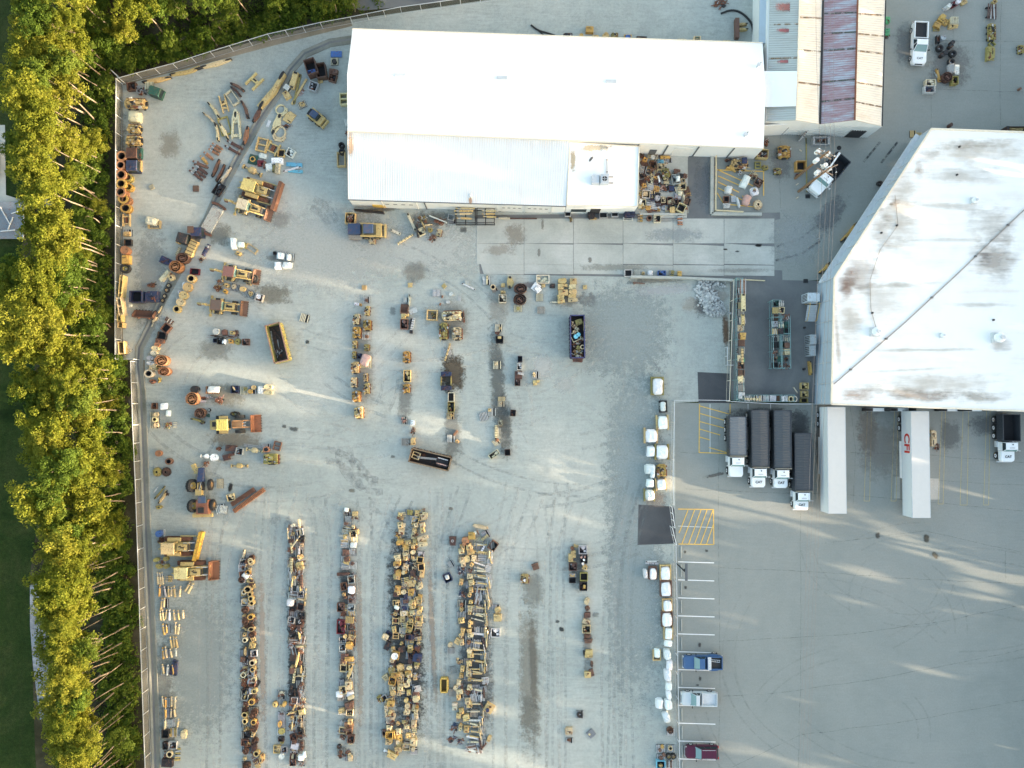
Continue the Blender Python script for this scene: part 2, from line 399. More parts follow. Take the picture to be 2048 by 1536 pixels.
for r in crack_rows:
    q = []
    for (xa, ya), (xb, yb) in zip(r, r[1:]):
        n = max(2, int(math.hypot(xb - xa, yb - ya) / 22))
        q += [(xa + (xb - xa) * i / n + random.uniform(-1, 1), ya + (yb - ya) * i / n + random.uniform(-1, 1)) for i in range(n)]
    q.append(r[-1]); ribbon('joint_crack', q, .06, M['track'], .028, lot, (.09, .095, .09, .5))
# worn wheel tracks in the gravel and on the lot
def tracks(pts, col=(.47, .44, .40), a=.35, gap=1.9, w=.42, z=.026, par=None):
    ps = [G(x, y) for x, y in pts]
    # smooth the line
    for _ in range(2):
        ps = [ps[0]] + [q for p0, p1 in zip(ps, ps[1:]) for q in (p0 * .75 + p1 * .25, p0 * .25 + p1 * .75)] + [ps[-1]]
    for s in (-1, 1):
        bb = MB(); L = []
        for i, p in enumerate(ps):
            d = (ps[min(i + 1, len(ps) - 1)] - ps[max(i - 1, 0)]).normalized(); n = Vector((-d.y, d.x, 0))
            c = p + n * s * gap / 2; L.append((c + n * w / 2, c - n * w / 2))
        for q0, q1 in zip(L, L[1:]):
            bb.quad(*[(v.x, v.y, z) for v in (q0[1], q1[1], q1[0], q0[0])])
        bb.obj('wheel_track', M['track'], par or yard, color=(*col, a))
tr = random.Random(4)
for xb, n in ((545, 4), (640, 6), (745, 6), (885, 6), (1010, 3), (1100, 4), (1230, 5), (420, 3)):
    for k in range(n):
        x0 = xb + tr.uniform(-22, 22); x1 = x0 + tr.uniform(-14, 6)
        tracks([(x0 + tr.uniform(-20, 60), 960 + tr.uniform(0, 60)), (x0, 1120), (x1 + tr.uniform(-5, 5), 1330), (x1 + tr.uniform(-6, 6), 1560)], tr.choice([(.50, .49, .46), (.25, .28, .28), (.50, .48, .44)]), tr.uniform(.15, .30))
for k in range(60):
    a0 = tr.uniform(0, 360); cx = tr.uniform(420, 1250); cy = tr.uniform(440, 1040); rr = tr.uniform(200, 520)
    pts = [(cx + rr * math.cos(R(a0 + t)), cy + rr * .7 * math.sin(R(a0 + t))) for t in range(0, int(tr.uniform(25, 50)), 6)]
    if all(260 < x < 1340 and 425 < y < 1540 for x, y in pts):
        tracks(pts, tr.choice([(.50, .50, .47), (.30, .32, .31), (.50, .47, .42)]), tr.uniform(.15, .30), tr.choice([1.8, 2.2]), tr.choice([.35, .5]))
for k in range(26):
    a0 = tr.uniform(0, 360); cx = tr.uniform(1500, 2000); cy = tr.uniform(1080, 1500); rr = tr.uniform(120, 420)
    pts = [(cx + rr * math.cos(R(a0 + t)), cy + rr * .7 * math.sin(R(a0 + t))) for t in range(0, 50, 8)]
    if all(1370 < x and y > 1040 for x, y in pts): tracks(pts, (.21, .215, .215), tr.uniform(.06, .14), 1.8, .25, .029, lot)
# crawler cleat marks: short bars across a curved path
def cleats(cx, cy, r, a0, a1, n, w=1.0, flip=1):
    bb = MB()
    for i in range(n):
        a = R(a0 + (a1 - a0) * i / n); p = G(cx + r * math.cos(a), cy - r * math.sin(a))
        u = Vector((math.cos(a), math.sin(a), 0)); t = Vector((-u.y, u.x, 0))
        for q in (p - u * w / 2, ): bb.quad(*[(v.x, v.y, .031) for v in (q - t * .05, q + u * w - t * .05, q + u * w + t * .05, q + t * .05)])
    K(bb.obj('crawler_marks', M['track'], yard, color=(.22, .23, .23, .55)), 'stuff')
for c in [(640, 1010, 90, 20, 85, 46), (640, 1010, 112, 20, 85, 56), (760, 900, 60, 180, 268, 46), (760, 900, 84, 180, 275, 60), (600, 470, 60, 20, 70, 26), (600, 470, 78, 20, 70, 30), (560, 1100, 60, 40, 110, 30)]: cleats(*c)

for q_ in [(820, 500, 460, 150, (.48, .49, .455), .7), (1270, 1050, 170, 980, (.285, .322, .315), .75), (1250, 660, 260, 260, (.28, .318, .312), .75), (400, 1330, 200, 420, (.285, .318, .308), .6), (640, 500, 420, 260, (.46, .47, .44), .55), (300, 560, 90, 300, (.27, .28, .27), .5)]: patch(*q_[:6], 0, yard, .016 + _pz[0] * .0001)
ST = [  # x, y, w, l, colour, alpha, angle
 (927, 460, 20, 18, (.12, .125, .12), .8), (975, 458, 8, 10, (.09, .09, .09), .7), (588, 858, 24, 13, (.10, .11, .11), .85), (568, 853, 12, 10, (.10, .11, .11), .8),
 (615, 684, 11, 10, (.06, .07, .07), .95), (906, 745, 66, 106, (.12, .10, .075), 1), (906, 748, 58, 96, (.10, .085, .065), 1), (786, 622, 22, 24, (.2, .21, .2), .5), (704, 981, 18, 12, (.18, .17, .14), .7), (902, 1017, 12, 9, (.16, .15, .13), .8),
 (1123, 1258, 13, 13, (.045, .05, .05), 1), (1115, 1243, 12, 9, (.08, .085, .08), .9), (1191, 1230, 20, 16, (.22, .235, .22), .6), (461, 975, 13, 26, (.03, .03, .03), 1), (786, 913, 12, 9, (.15, .15, .14), .6),
 (1060, 1360, 62, 420, (.25, .235, .195), .6), (1058, 1430, 44, 120, (.15, .15, .13), .4), (1066, 1330, 20, 260, (.17, .16, .135), .6), (1066, 1180, 60, 110, (.20, .19, .16), .55),
 (996, 770, 44, 300, (.13, .135, .125), .9), (1010, 850, 40, 170, (.10, .105, .10), .8), (996, 610, 60, 120, (.26, .24, .21), .5), (830, 545, 70, 60, (.15, .14, .12), .55),
 (545, 590, 110, 60, (.17, .15, .11), .7), (440, 470, 70, 60, (.17, .16, .13), .7), (560, 515, 90, 18, (.13, .13, .12), .7), (450, 790, 110, 60, (.2, .175, .13), .75), (470, 880, 150, 40, (.22, .19, .14), .7), (430, 700, 100, 60, (.2, .19, .16), .5),
 (340, 290, 60, 80, (.27, .24, .19), .6), (560, 440, 60, 50, (.22, .21, .19), .5), (905, 640, 90, 120, (.23, .22, .2), .5), (725, 720, 60, 260, (.22, .215, .2), .5), (810, 800, 40, 120, (.16, .16, .15), .6), (905, 870, 50, 160, (.17, .17, .155), .7),
 (1085, 735, 60, 70, (.55, .54, .5), .8), (1130, 770, 60, 50, (.55, .54, .5), .5), 
 (1385, 610, 60, 50, (.40, .30, .22), .35), (1412, 604, 66, 84, (.12, .12, .12), .9), (1440, 590, 50, 36, (.33, .25, .19), .4), (1452, 660, 20, 90, (.13, .08, .05), .8), (1330, 580, 160, 30, (.5, .5, .5), .6), (1310, 1000, 60, 40, (.45, .33, .25), .5),
 (330, 1400, 50, 330, (.20, .19, .165), .55), (1060, 570, 60, 20, (.15, .11, .12), .6), (1128, 600, 90, 40, (.18, .18, .17), .5), (1175, 600, 50, 40, (.15, .15, .15), .5),
 (760, 420, 130, 14, (.12, .11, .09), .7), (860, 440, 110, 50, (.17, .155, .13), .7), (505, 385, 90, 60, (.21, .2, .18), .5), (240, 360, 26, 400, (.17, .15, .11), .6),
 (694, 1275, 40, 530, (.10, .105, .105), .8), (593, 1300, 46, 540, (.08, .085, .085), .8), (499, 1325, 48, 470, (.10, .10, .095), .8), (813, 1268, 96, 540, (.085, .09, .09), .8), (950, 1296, 88, 470, (.085, .09, .095), .8), (813, 1268, 84, 520, (.085, .09, .09), .8), (593, 1300, 44, 520, (.07, .075, .075), 1),  # near-black ground patches the length of the dense rows, under the parts
 (865, 1270, 16, 420, (.32, .27, .22), .5), (720, 1290, 18, 440, (.34, .30, .25), .5), (525, 1300, 18, 430, (.36, .31, .26), .5), (1155, 1140, 44, 110, (.14, .145, .14), .7), (1174, 1280, 26, 170, (.2, .2, .19), .6),
 (1310, 560, 150, 20, (.17, .15, .12), .6)]
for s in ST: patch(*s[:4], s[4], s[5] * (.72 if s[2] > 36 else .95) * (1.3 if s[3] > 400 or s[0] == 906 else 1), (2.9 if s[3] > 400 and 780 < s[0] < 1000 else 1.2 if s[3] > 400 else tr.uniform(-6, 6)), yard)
LS = [(1853, 1077, 16, 20, (.07, .07, .06), .85), (1755, 1070, 14, 18, (.09, .08, .07), .7), (1430, 950, 60, 9, (.13, .125, .115), .9, 12), (1735, 860, 60, 150, (.24, .20, .16), .5), (1760, 900, 120, 160, (.23, .205, .175), .35), (1870, 1110, 14, 24, (.14, .12, .09), .8, 40),
 (1399, 1290, 9, 14, (.07, .07, .07), .8), (1370, 1140, 8, 9, (.05, .05, .05), .9), (1371, 1175, 8, 9, (.06, .06, .06), .8), (1370, 1104, 7, 9, (.09, .09, .08), .8), (1413, 1101, 10, 7, (.1, .1, .09), .7), (1400, 1357, 9, 14, (.08, .085, .08), .9), (1395, 1370, 10, 5, (.08, .085, .08), .8),
 (1640, 880, 30, 160, (.10, .10, .10), .5), (1520, 830, 170, 40, (.09, .09, .09), .65), (1600, 850, 60, 90, (.08, .08, .085), .6), (1980, 850, 120, 60, (.15, .15, .15), .5), (1900, 870, 60, 90, (.13, .13, .125), .4), (1600, 1010, 60, 40, (.33, .27, .23), .2)]
for s in LS: patch(*s[:4], s[4], s[5], s[6] if len(s) > 6 else 0, lot)
for s in [(1405, 370, 50, 130, (.16, .17, .18), .5), (1516, 491, 20, 8, (.02, .02, .02), 1, 0), (1450, 499, 12, 5, (.05, .05, .05), .9), (1474, 503, 12, 5, (.1, .1, .1), .8), (1660, 430, 60, 130, (.16, .165, .17), .6, -35), (1030, 470, 60, 60, (.30, .26, .21), .5), (1000, 500, 90, 30, (.34, .30, .25), .4), (1180, 520, 10, 16, (.22, .21, .19), .8), (1078, 505, 8, 22, (.25, .24, .21), .8), (1085, 450, 8, 30, (.26, .25, .22), .7), (1350, 470, 160, 40, (.30, .33, .34), .4), (1230, 535, 200, 20, (.30, .30, .26), .5), (1745, 500, 40, 150, (.15, .13, .10), .7, -38), (1560, 330, 60, 90, (.2, .2, .19), .5), (1330, 440, 90, 14, (.24, .24, .23), .4), (1480, 541, 160, 12, (.3, .29, .26), .35), (1590, 480, 130, 150, (.36, .38, .37), .5), (1900, 130, 120, 120, (.21, .2, .185), .5), (1810, 90, 60, 120, (.2, .2, .195), .5)]:
    patch(s[0], s[1], s[2], s[3], s[4], s[5], s[6] if len(s) > 6 else 0, court, z=.056 + _pz[0] * .0003)
# skid marks on the drive
for pts in ([(1551, 521), (1604, 507), (1640, 482)], [(1553, 493), (1600, 478), (1636, 450)], [(1727, 324), (1760, 284)], [(1762, 326), (1795, 284)]):
    ribbon('skid_mark', pts, .32, M['track'], .060, court, (.08, .08, .085, .85))

# ---- painted lines
PL = K(link('parking_lines', MB().quad(*[(v.x, v.y, .0335) for v in (G(1357, 1092), G(1358, 1092), G(1358, 1091), G(1357, 1091))]).mesh('parking_lines', M['white_paint'])))
def line(x0, y0, x1, y1, mat='white_paint', w=.13, z=.034):
    ribbon('painted_line', [(x0, y0), (x1, y1)], w, M[mat], z, PL)
for k in range(13):
    y = 1123.5 + k * 36.0 - (k > 4) * (k - 4) * .3; line(1356, y, 1428 + k * .3, y + 2.2)
def hatch(corners, lines, m='yellow_line', w=.13):
    for (a, c) in zip(corners, corners[1:]): line(*a, *c, m, w)
    for l in lines: line(*l, m, w, .0352)
hatch([(1356, 1018), (1427, 1019), (1427.5, 1089), (1357, 1088)], [(1376, 1020, 1358, 1066), (1389, 1020, 1364, 1087), (1402, 1020, 1377, 1088), (1414, 1020, 1389, 1088), (1426, 1020, 1401, 1088), (1427, 1048, 1413, 1088)])
line(1356, 1052, 1426, 1055, 'white_paint', .06)
hatch([(1399, 808), (1398, 905), (1457, 907)], [(1400, 812, 1458, 828), (1400, 827, 1457, 843), (1399, 843, 1448, 856), (1399, 858, 1440, 870), (1399, 874, 1420, 880), (1418, 895, 1456, 906)])
line(1460, 808, 1460, 828, 'yellow_line'); line(1420, 808, 1420, 905, 'white_paint', .07)
for xa, xb, dx in ((1735, 1743, -4), (1789, 1796, -4), (1884, 1891, -5), (1926, 1937, -3), (1973, 1980, -3)):
    yb = 1002 + (xa > 1860) * 6 + (xa > 1900) * 2
    line(xa, 818, xa + dx - 3, yb, 'faded_line', .08); line(xb, 818, xb + dx, yb, 'faded_line', .08); line(xa + dx - 3, yb, xb + dx, yb, 'faded_line', .08)
for x in (1496, 1541): line(x, 808, x - 1, 905, 'white_paint', .10)
for l in [(1434, 340, 1526, 343), (1436, 340, 1506, 372), (1436, 352, 1490, 376), (1436, 364, 1478, 385), (1436, 376, 1500, 408), (1434, 386, 1447, 407), (1447, 408, 1508, 414), (1527, 342, 1527, 392), (1484, 392, 1500, 400)]:
    line(*l, 'yellow_line', .14, .062)
K(poly_obj('concrete_patch', [(1857, 957), (1879, 957), (1879, 999), (1856, 999)], mat_ground('pale_concrete', ((.42, .40, .36), (.5, .47, .42), (.55, .52, .46)), .2, 3.0), .024))
K(poly_obj('concrete_patch', [(1790, 953), (1800, 953), (1800, 997), (1788, 997)], g_concrete, .024))
# manhole and drain grates
for (x, y, r) in ((615, 639, 4), (1678, 296, 4.5)):
    q = G(x, y); bb = MB(); bb.cyl((0, 0, 0), (0, 0, .05), r * PXM, 16); K(bb.obj('manhole_cover', M['dark'], None, (q.x, q.y, .02)))
for (x, y) in ((1615, 393), (1611, 562)):
    q = G(x, y); bb = MB(); [bb.box(-.3 + i * .1, 0, 0, .06, .6, .05) for i in range(7)]; K(bb.obj('drain_grate', M['dark'], None, (q.x, q.y, .035)))

# ---- riprap heap: real stones, too many to count
def rock(bb, x, y, z, r, rg):
    n = 6; base = len(bb.v)
    pts = [(x + r * rg.uniform(.7, 1.1) * math.cos(6.283 * i / n), y + r * rg.uniform(.7, 1.1) * math.sin(6.283 * i / n), z) for i in range(n)]
    top = [(x + (p[0] - x) * .6, y + (p[1] - y) * .6, z + r * rg.uniform(.7, 1.1)) for p in pts]
    bb.add(pts + top, [tuple(range(n, 2 * n))] + [(i, (i + 1) % n, n + (i + 1) % n, n + i) for i in range(n)])
rg = random.Random(3); bb = MB()
for k in range(760):
    t = rg.random(); s = rg.gauss(0, .45)
    px = 1406 + 28 * t + s * 22 + rg.uniform(-4, 4); py = 575 + 54 * t + rg.gauss(0, 4)
    if k % 7 == 0: px, py = rg.uniform(1395, 1450), rg.uniform(560, 575)
    q = G(px, py); rock(bb, q.x, q.y, .02 + max(0, .5 - abs(s) * .6) * rg.random(), rg.uniform(.14, .28), rg)
K(bb.obj('riprap_stones', mat_ground('grey_rock', ((.24, .25, .25), (.42, .43, .42), (.6, .61, .59)), .9, 2.0)), 'stuff')

# ================================================================== BUILDINGS
def roofmat(name, c, stain=(.45, .33, .22), amt=.3, streak=(.9, .05, 1)):
    m = NT(name, .5, 0, .3)
    st = m.noise(1.0, 5, .65, m.pos(streak), .4); n2 = m.noise(.25, 5, .6, m.pos())
    k = m.ramp(m.math('MULTIPLY', st, n2), [(.26, (0, 0, 0)), (.42, (1, 1, 1))])
    m.base(m.mix(m.math('MULTIPLY', k, amt), c, stain)); return m.m
rm_white = roofmat('white_membrane', (.88, .88, .86), (.6, .55, .48), .10)
rm_rib = roofmat('white_ribbed_metal', (.82, .82, .80), (.55, .42, .30), .22, (3, .05, 1))
rm_flat = roofmat('flat_coated_roof', (.84, .83, .80), (.55, .45, .34), .35, (.05, .5, 1))
rm_grey = roofmat('grey_fibre_roof', (.47, .49, .46), (.25, .16, .13), .25, (.05, 3, 1))
rm_cream = roofmat('cream_metal_roof', (.74, .68, .58), (.50, .36, .22), .4, (.3, 3, 1))
rm_red = NT('faded_red_roof', .6); _a = rm_red.noise(.5, 6, .75, rm_red.pos((.35, 2.2, 1)))
rm_red.base(rm_red.ramp(_a, [(.40, (.34, .20, .21)), (.50, (.38, .29, .31)), (.60, (.42, .44, .49))])); rm_red = rm_red.m
wl_white = roofmat('white_wall', (.72, .73, .71), (.4, .36, .3), .2, (.8, .8, .1))
wl_blue = roofmat('blue_grey_wall', (.40, .47, .53), (.3, .32, .33), .3, (.5, .5, .1))
simple('door_white', (.66, .66, .63), .5); simple('trim_dark', (.10, .11, .12), .5); simple('cream_trim', (.75, .66, .52), .5)

simple('rib_shade_dirt', (.60, .55, .47), .7, 0, .5, .6); simple('rib_red_shade', (.22, .13, .14), .8, 0, .4, 1); simple('rib_grey_shade', (.27, .27, .25), .8, 0, .4, 1)  # rib sides: rib shading painted in as darker tones, with some lap dirt
def bilerp(c, u, v):
    a = c[0].lerp(c[1], u); d = c[3].lerp(c[2], u); return a.lerp(d, v)
def ribbed(c, n, mat, parent, name='roof', rise=.06, across='u', th=.15, ribm=None):
    """c: 4 corners NW,NE,SE,SW as vectors; n ribs"""
    bb = MB(); up = Vector((0, 0, 1)); A = []; Bv = []
    for i in range(n + 1):
        for off, hz in ((-.12, 0), (-.06, rise), (.06, rise), (.12, 0)):
            t = min(1, max(0, (i + off) / n))
            if across == 'u': A.append(bilerp(c, t, 0) + up * hz); Bv.append(bilerp(c, t, 1) + up * hz)
            else: A.append(bilerp(c, 0, t) + up * hz); Bv.append(bilerp(c, 1, t) + up * hz)
    k = len(A)
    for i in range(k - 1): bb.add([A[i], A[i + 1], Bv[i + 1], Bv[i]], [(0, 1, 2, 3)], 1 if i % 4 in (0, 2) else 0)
    dn = [p - up * th for p in c]
    bb.add(list(c) + dn, [(0, 1, 5, 4), (1, 2, 6, 5), (2, 3, 7, 6), (3, 0, 4, 7), (4, 5, 6, 7)])
    return bb.obj(name, [mat, ribm or M['rib_shade_dirt']], parent)
def flat_roof(c, mat, parent, th=.2, name='roof'):
    bb = MB(); n = len(c); dn = [p - Vector((0, 0, th)) for p in c]
    bb.add(list(c) + dn, [tuple(range(n)), tuple(range(n, 2 * n))[::-1]] + [(i, (i + 1) % n, n + (i + 1) % n, n + i) for i in range(n)])
    return bb.obj(name, mat, parent)
def wall(p0, p1, h0, h1, mat, parent, th=.15, name='wall', inset=0.0):
    """vertical wall under the roof edge p0-p1 (ground xy), tops h0,h1"""
    a = Vector((p0.x, p0.y, 0)); c = Vector((p1.x, p1.y, 0)); d = (c - a).normalized(); n = Vector((-d.y, d.x, 0)) * th
    bb = MB(); vs = [a, c, c + n, a + n]
    bb.add([(v.x, v.y, -.01) for v in vs] + [(v.x, v.y, h) for v, h in zip(vs, (h0, h1, h1, h0))], [(0, 1, 2, 3), (7, 6, 5, 4), (0, 1, 5, 4), (1, 2, 6, 5), (2, 3, 7, 6), (3, 0, 4, 7)])
    return bb.obj(name, mat, parent)
def on_wall(p0, p1, t0, t1, z0, z1, mat, parent, name, out=.06):
    a = Vector((p0.x, p0.y, 0)); c = Vector((p1.x, p1.y, 0)); d = (c - a); L = d.length; d.normalize(); n = Vector((d.y, -d.x, 0)) * out
    q0 = a + d * t0 * L; q1 = a + d * t1 * L
    bb = MB(); vs = [q0 - n * .3, q1 - n * .3, q1 + n, q0 + n]
    bb.add([(v.x, v.y, z0) for v in vs] + [(v.x, v.y, z1) for v in vs], [(0, 1, 2, 3)[::-1], (4, 5, 6, 7), (0, 1, 5, 4), (1, 2, 6, 5), (2, 3, 7, 6), (3, 0, 4, 7)])
    return bb.obj(name, mat, parent)
def H(pts): return [G(x, y, h) for x, y, h in pts]

# B: long white warehouse with a low gable
tB = thing('long_warehouse', 'long white gabled warehouse with smooth bright roof along the top of the yard', 'warehouse')
nb = H([(705, 58, 4.6), (1525, 86, 4.6)]); rb = H([(694.5, 148, 7.0), (1531, 178, 7.0)]); sb = H([(695, 263, 4.8), (1527, 297, 4.8)])
flat_roof([nb[0], nb[1], rb[1], rb[0]], rm_white, tB); flat_roof([rb[0], rb[1], sb[1], sb[0]], rm_white, tB)
wall(sb[0], sb[1], 4.55, 4.55, wl_white, tB); wall(nb[1], nb[0], 4.35, 4.35, wl_white, tB)
for p, q, r_ in ((nb[0], sb[0], rb[0]), (nb[1], sb[1], rb[1])):
    bb = MB(); bb.add([(p.x, p.y, 0), (q.x, q.y, 0), (q.x, q.y, 4.6), (r_.x, (p.y + q.y) / 2, 6.75), (p.x, p.y, 4.4)], [(0, 1, 2, 3, 4)]); bb.obj('gable_wall', wl_white, tB)
for x, y in ((800, 152), (1004, 157), (1222, 164)):
    q = G(x, y, 7.0); bb = MB(); bb.box(0, 0, 0, 1.4, .35, .12); bb.box(0, .08, .12, 1.5, .5, .05); bb.obj('ridge_vent', M['galv'], tB, (q.x, q.y, 6.93))
for a_, c_, hh in ((nb[0], nb[1], 4.66), (sb[0], sb[1], 4.86)):
    bb = MB(); bb.bar((a_.x, a_.y, hh), (c_.x, c_.y, hh), .12, .12); bb.obj('gutter', M['cream_trim'], tB)
for x, y in ((1513, 135), (1490, 270)):
    q = G(x, y, 5.6); bb = MB(); bb.cyl((0, 0, 0), (0, 0, .9), .16, 8); bb.cyl((0, 0, .9), (0, 0, 1.05), .28, 8); bb.cyl((0, 0, .5), (.5, .5, .55), .06, 6, 1); bb.obj('flue', [M['galv'], M['dark']], tB, (q.x, q.y, 5.0 if y > 200 else 5.7))
# S wall features of B right of the annex
for t0, t1, nm, m_ in ((.792, .838, 'roller_door', 'door_white'), (.735, .752, 'entry_door', 'trim_dark'), (.62, .64, 'window', 'glass')):
    d_ = on_wall(sb[0], sb[1], t0, t1, (0.02 if 'door' in nm else 1.4), (3.6 if 'roller' in nm else 2.3), M[m_], tB, nm, .08)
for t in (.70, .77, .845, .93): on_wall(sb[0], sb[1], t, t + .003, .05, 4.5, M['trim_dark'], tB, 'downpipe', .1)

# A: ribbed lean-to workshop
tA = thing('ribbed_workshop', 'white ribbed-metal workshop roof with rust-stained corner below the long warehouse', 'workshop')
ca = H([(695, 263.5, 4.5), (1139, 281, 4.5), (1132, 412, 4.2), (696.5, 398.5, 4.2)])
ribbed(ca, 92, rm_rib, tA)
wall(ca[3], ca[2], 4.1, 4.1, wl_white, tA); wall(ca[0], ca[3], 4.35, 4.05, wl_white, tA); wall(ca[2], ca[1], 4.05, 4.3, wl_white, tA)
bb = MB(); bb.bar((ca[3].x, ca[3].y - .06, 4.12), (ca[2].x, ca[2].y - .06, 4.12), .13, .13); bb.obj('gutter', M['trim_dark'], tA)
for t0, t1 in ((.152, .30), (.70, .80), (.82, .925)):
    dd = on_wall(ca[3], ca[2], t0, t1, .02, 3.4, M['door_white'], tA, 'roller_door', .08)
    for k in range(4):
        w_ = (t1 - t0) / 4; on_wall(ca[3], ca[2], t0 + w_ * (k + .25), t0 + w_ * (k + .75), 2.2, 2.45, M['glass'], dd, 'door_window', .11)
for t in (.145, .305, .345, .68, .81, .935): on_wall(ca[3], ca[2], t, t + .005, .05, 4.0, M['trim_dark'] if t in (.345,) else M['door_white'], tA, 'downpipe', .12)
on_wall(ca[3], ca[2], .095, .155, .3, 1.5, M['yellow_line'], tA, 'notice_board', .12)
q = G(941, 392, 4.3); bb = MB(); bb.cyl((0, 0, 0), (0, 0, .55), .18, 10); bb.cyl((0, 0, .55), (0, 0, .7), .32, 10, 0, .1); bb.obj('roof_vent', M['galv'], tA, (q.x, q.y, 4.25))
patch(702, 292, 14, 66, (.55, .33, .17), .6, 0, tA, 4.62, 'rust_stain', 4.4); patch(941, 402, 10, 22, (.35, .2, .12), .7, 0, tA, 4.36, 'rust_stain', 4.2)

# C: flat annex
tC = thing('flat_annex', 'square flat-roofed white annex with rooftop air conditioner', 'annex')
cc = H([(1139.5, 285, 4.3), (1278, 293, 4.3), (1275, 413, 4.3), (1133.5, 411, 4.3)])
flat_roof(cc, rm_flat, tC)
for p, q in ((cc[3], cc[2]), (cc[2], cc[1]), (cc[0], cc[3])): wall(p, q, 4.08, 4.08, wl_white, tC)
for p, q in zip(cc, cc[1:] + cc[:1]):
    bb = MB(); bb.bar((p.x, p.y, 4.37), (q.x, q.y, 4.37), .12, .14); bb.obj('roof_edge', M['cream_trim'], tC)
on_wall(cc[3], cc[2], .36, .5, .02, 2.6, M['dark'], tC, 'entry_door', .1); on_wall(cc[3], cc[2], .08, .3, .8, 2.2, M['glass'], tC, 'window', .06)
patch(1190, 296, 90, 20, (.5, .42, .28), .6, 0, tC, 4.325, 'stain', 4.3); patch(1146, 320, 14, 70, (.5, .4, .26), .7, 0, tC, 4.327, 'stain', 4.3); patch(1182, 318, 7, 20, (.13, .12, .11), 1, -35, tC, 4.329, 'stain', 4.3)
tu = thing('air_conditioner', 'pale blue-grey air conditioner with round fan on the flat annex roof', 'air conditioner', (G(1199, 361, 4.3).x, G(1199, 361, 4.3).y, 4.33))
bb = MB(); bb.box(-.65, 0, 0, 1.1, 1.3, .7, tx=.96); bb.obj('duct_box', M['galv'], tu); bb = MB(); bb.box(.65, 0, 0, 1.2, 1.4, .9); bb.obj('housing', M['galv'], tu)
bb = MB(); bb.ring(.65, 0, .9, .48, .38, .08, 18, 0); bb.cyl((.65, 0, .88), (.65, 0, .93), .37, 14, 1); [bb.bar((.65, 0, .95), (.65 + .36 * math.cos(a), .36 * math.sin(a), .95), .09, .02, 2) for a in (0, 1.57, 3.14, 4.71)]; bb.obj('fan', [M['galv'], M['dark'], M['steel']], tu)
for y_ in (.5, -.4): bb = MB(); bb.bar((1.3, y_, .1), (2.0, y_, .1), .1); bb.obj('pipe', M['cable'], tu)
tr_ = thing('guard_rail', 'thin grey conduit running down the middle of the flat annex roof', 'conduit', (0, 0, 0))
p0, p1 = G(1214, 292, 4.4), G(1214, 352, 4.4); bb = MB(); bb.bar((p0.x, p0.y, 4.4), (p1.x, p1.y, 4.4), .06); bb.obj('pipe', M['cable'], tr_)
[MB().box(0, 0, 0, .2, .1, .1).obj('bracket', M['dark'], tr_, (G(1214, y, 4.3).x, G(1214, y, 4.3).y, 4.32)) for y in (296, 320, 344)]
tr_.name = 'roof_conduit'

# D: two-bay shed with ribbed roofs, grey/cream/red/cream
tD = thing('twin_bay_shed', 'twin-gabled metal shed with grey, cream and faded red roof slopes', 'shed')
hE, hR, hV = 5.0, 6.6, 5.2
dn = -60
xs = [(1541, 1534, hE), (1600, 1592, hR), (1648, 1640, hV), (1716, 1709, hR), (1772, 1763, hE)]
ys = (dn, dn, dn, dn, dn); ye = (243, 240, 248, 240, 252)
mats_ = (rm_grey, rm_cream, rm_red, rm_cream)
for k in range(4):
    a_, c_ = xs[k], xs[k + 1]
    cs = H([(a_[0], dn, a_[2]), (c_[0], dn, c_[2]), (c_[1], ye[k + 1], c_[2]), (a_[1], ye[k], a_[2])])
    ribbed(cs, 66, mats_[k], tD, 'roof_slope', .05, 'v', ribm=(M['rib_grey_shade'], M['rib_shade_dirt'], M['rib_red_shade'], M['rib_shade_dirt'])[k])
    # overlapping sheet joints
    for yy in ((35, 100, 165) if k in (1,) else (28, 68, 102, 165, 204) if k in (2, 3) else (50, 118)):
        f = (yy - dn) / (ye[k] - dn); p = bilerp(cs, .02, f); q = bilerp(cs, .98, f)
        bb = MB(); bb.bar(p + Vector((0, 0, .07)), q + Vector((0, 0, .07)), .22, .03); bb.obj('lap_joint', M['track'], tD, color=(.12, .13, .11, .9) if k == 2 else (.30, .2, .12, .75))
patch(1568, 62, 42, 10, (.30, .12, .12), 1, 0, tD, 6.1, 'roof_patch', 5.9); patch(1568, 124, 42, 10, (.30, .12, .12), 1, 0, tD, 6.1, 'roof_patch', 5.9)
patch(1580, 15, 90, 24, (.33, .14, .12), .9, 0, tD, 6.12, 'roof_patch', 5.9)
gp = H([(1648, dn, 5.3), (1640, 248, 5.3)]); bb = MB(); bb.bar(gp[0], gp[1], .28, .1); bb.obj('valley_gutter', M['dark'], tD)
gp = H([(1717, dn, 6.72), (1709.5, 240, 6.72)]); bb = MB(); bb.bar(gp[0], gp[1], .22, .08); bb.obj('ridge_cap', M['rust'], tD)
gp = H([(1601, dn, 6.7), (1593, 240, 6.7)]); bb = MB(); bb.bar(gp[0], gp[1], .22, .08); bb.obj('ridge_cap', M['cream_trim'], tD)
gp = H([(1773, dn, 5.0), (1764, 252, 5.0)]); bb = MB(); bb.bar(gp[0], gp[1], .14, .14); bb.obj('gutter', M['dark'], tD)
sp = [G(x1, ye[i], h) for i, (x0, x1, h) in enumerate(xs)]
base = [Vector((p.x, sp[0].y + (sp[4].y - sp[0].y) * (p.x - sp[0].x) / (sp[4].x - sp[0].x), 0)) for p in sp]
bb = MB(); nn = Vector((0, .12, 0))
for i in range(4):
    a_, c_ = base[i], base[i + 1]; bb.add([(a_.x, a_.y, -.01), (c_.x, c_.y, -.01), (c_.x, sp[i + 1].y + .05, sp[i + 1].z - .1), (a_.x, sp[i].y + .05, sp[i].z - .1)], [(0, 1, 2, 3)])
bb.obj('end_wall', wl_white, tD)
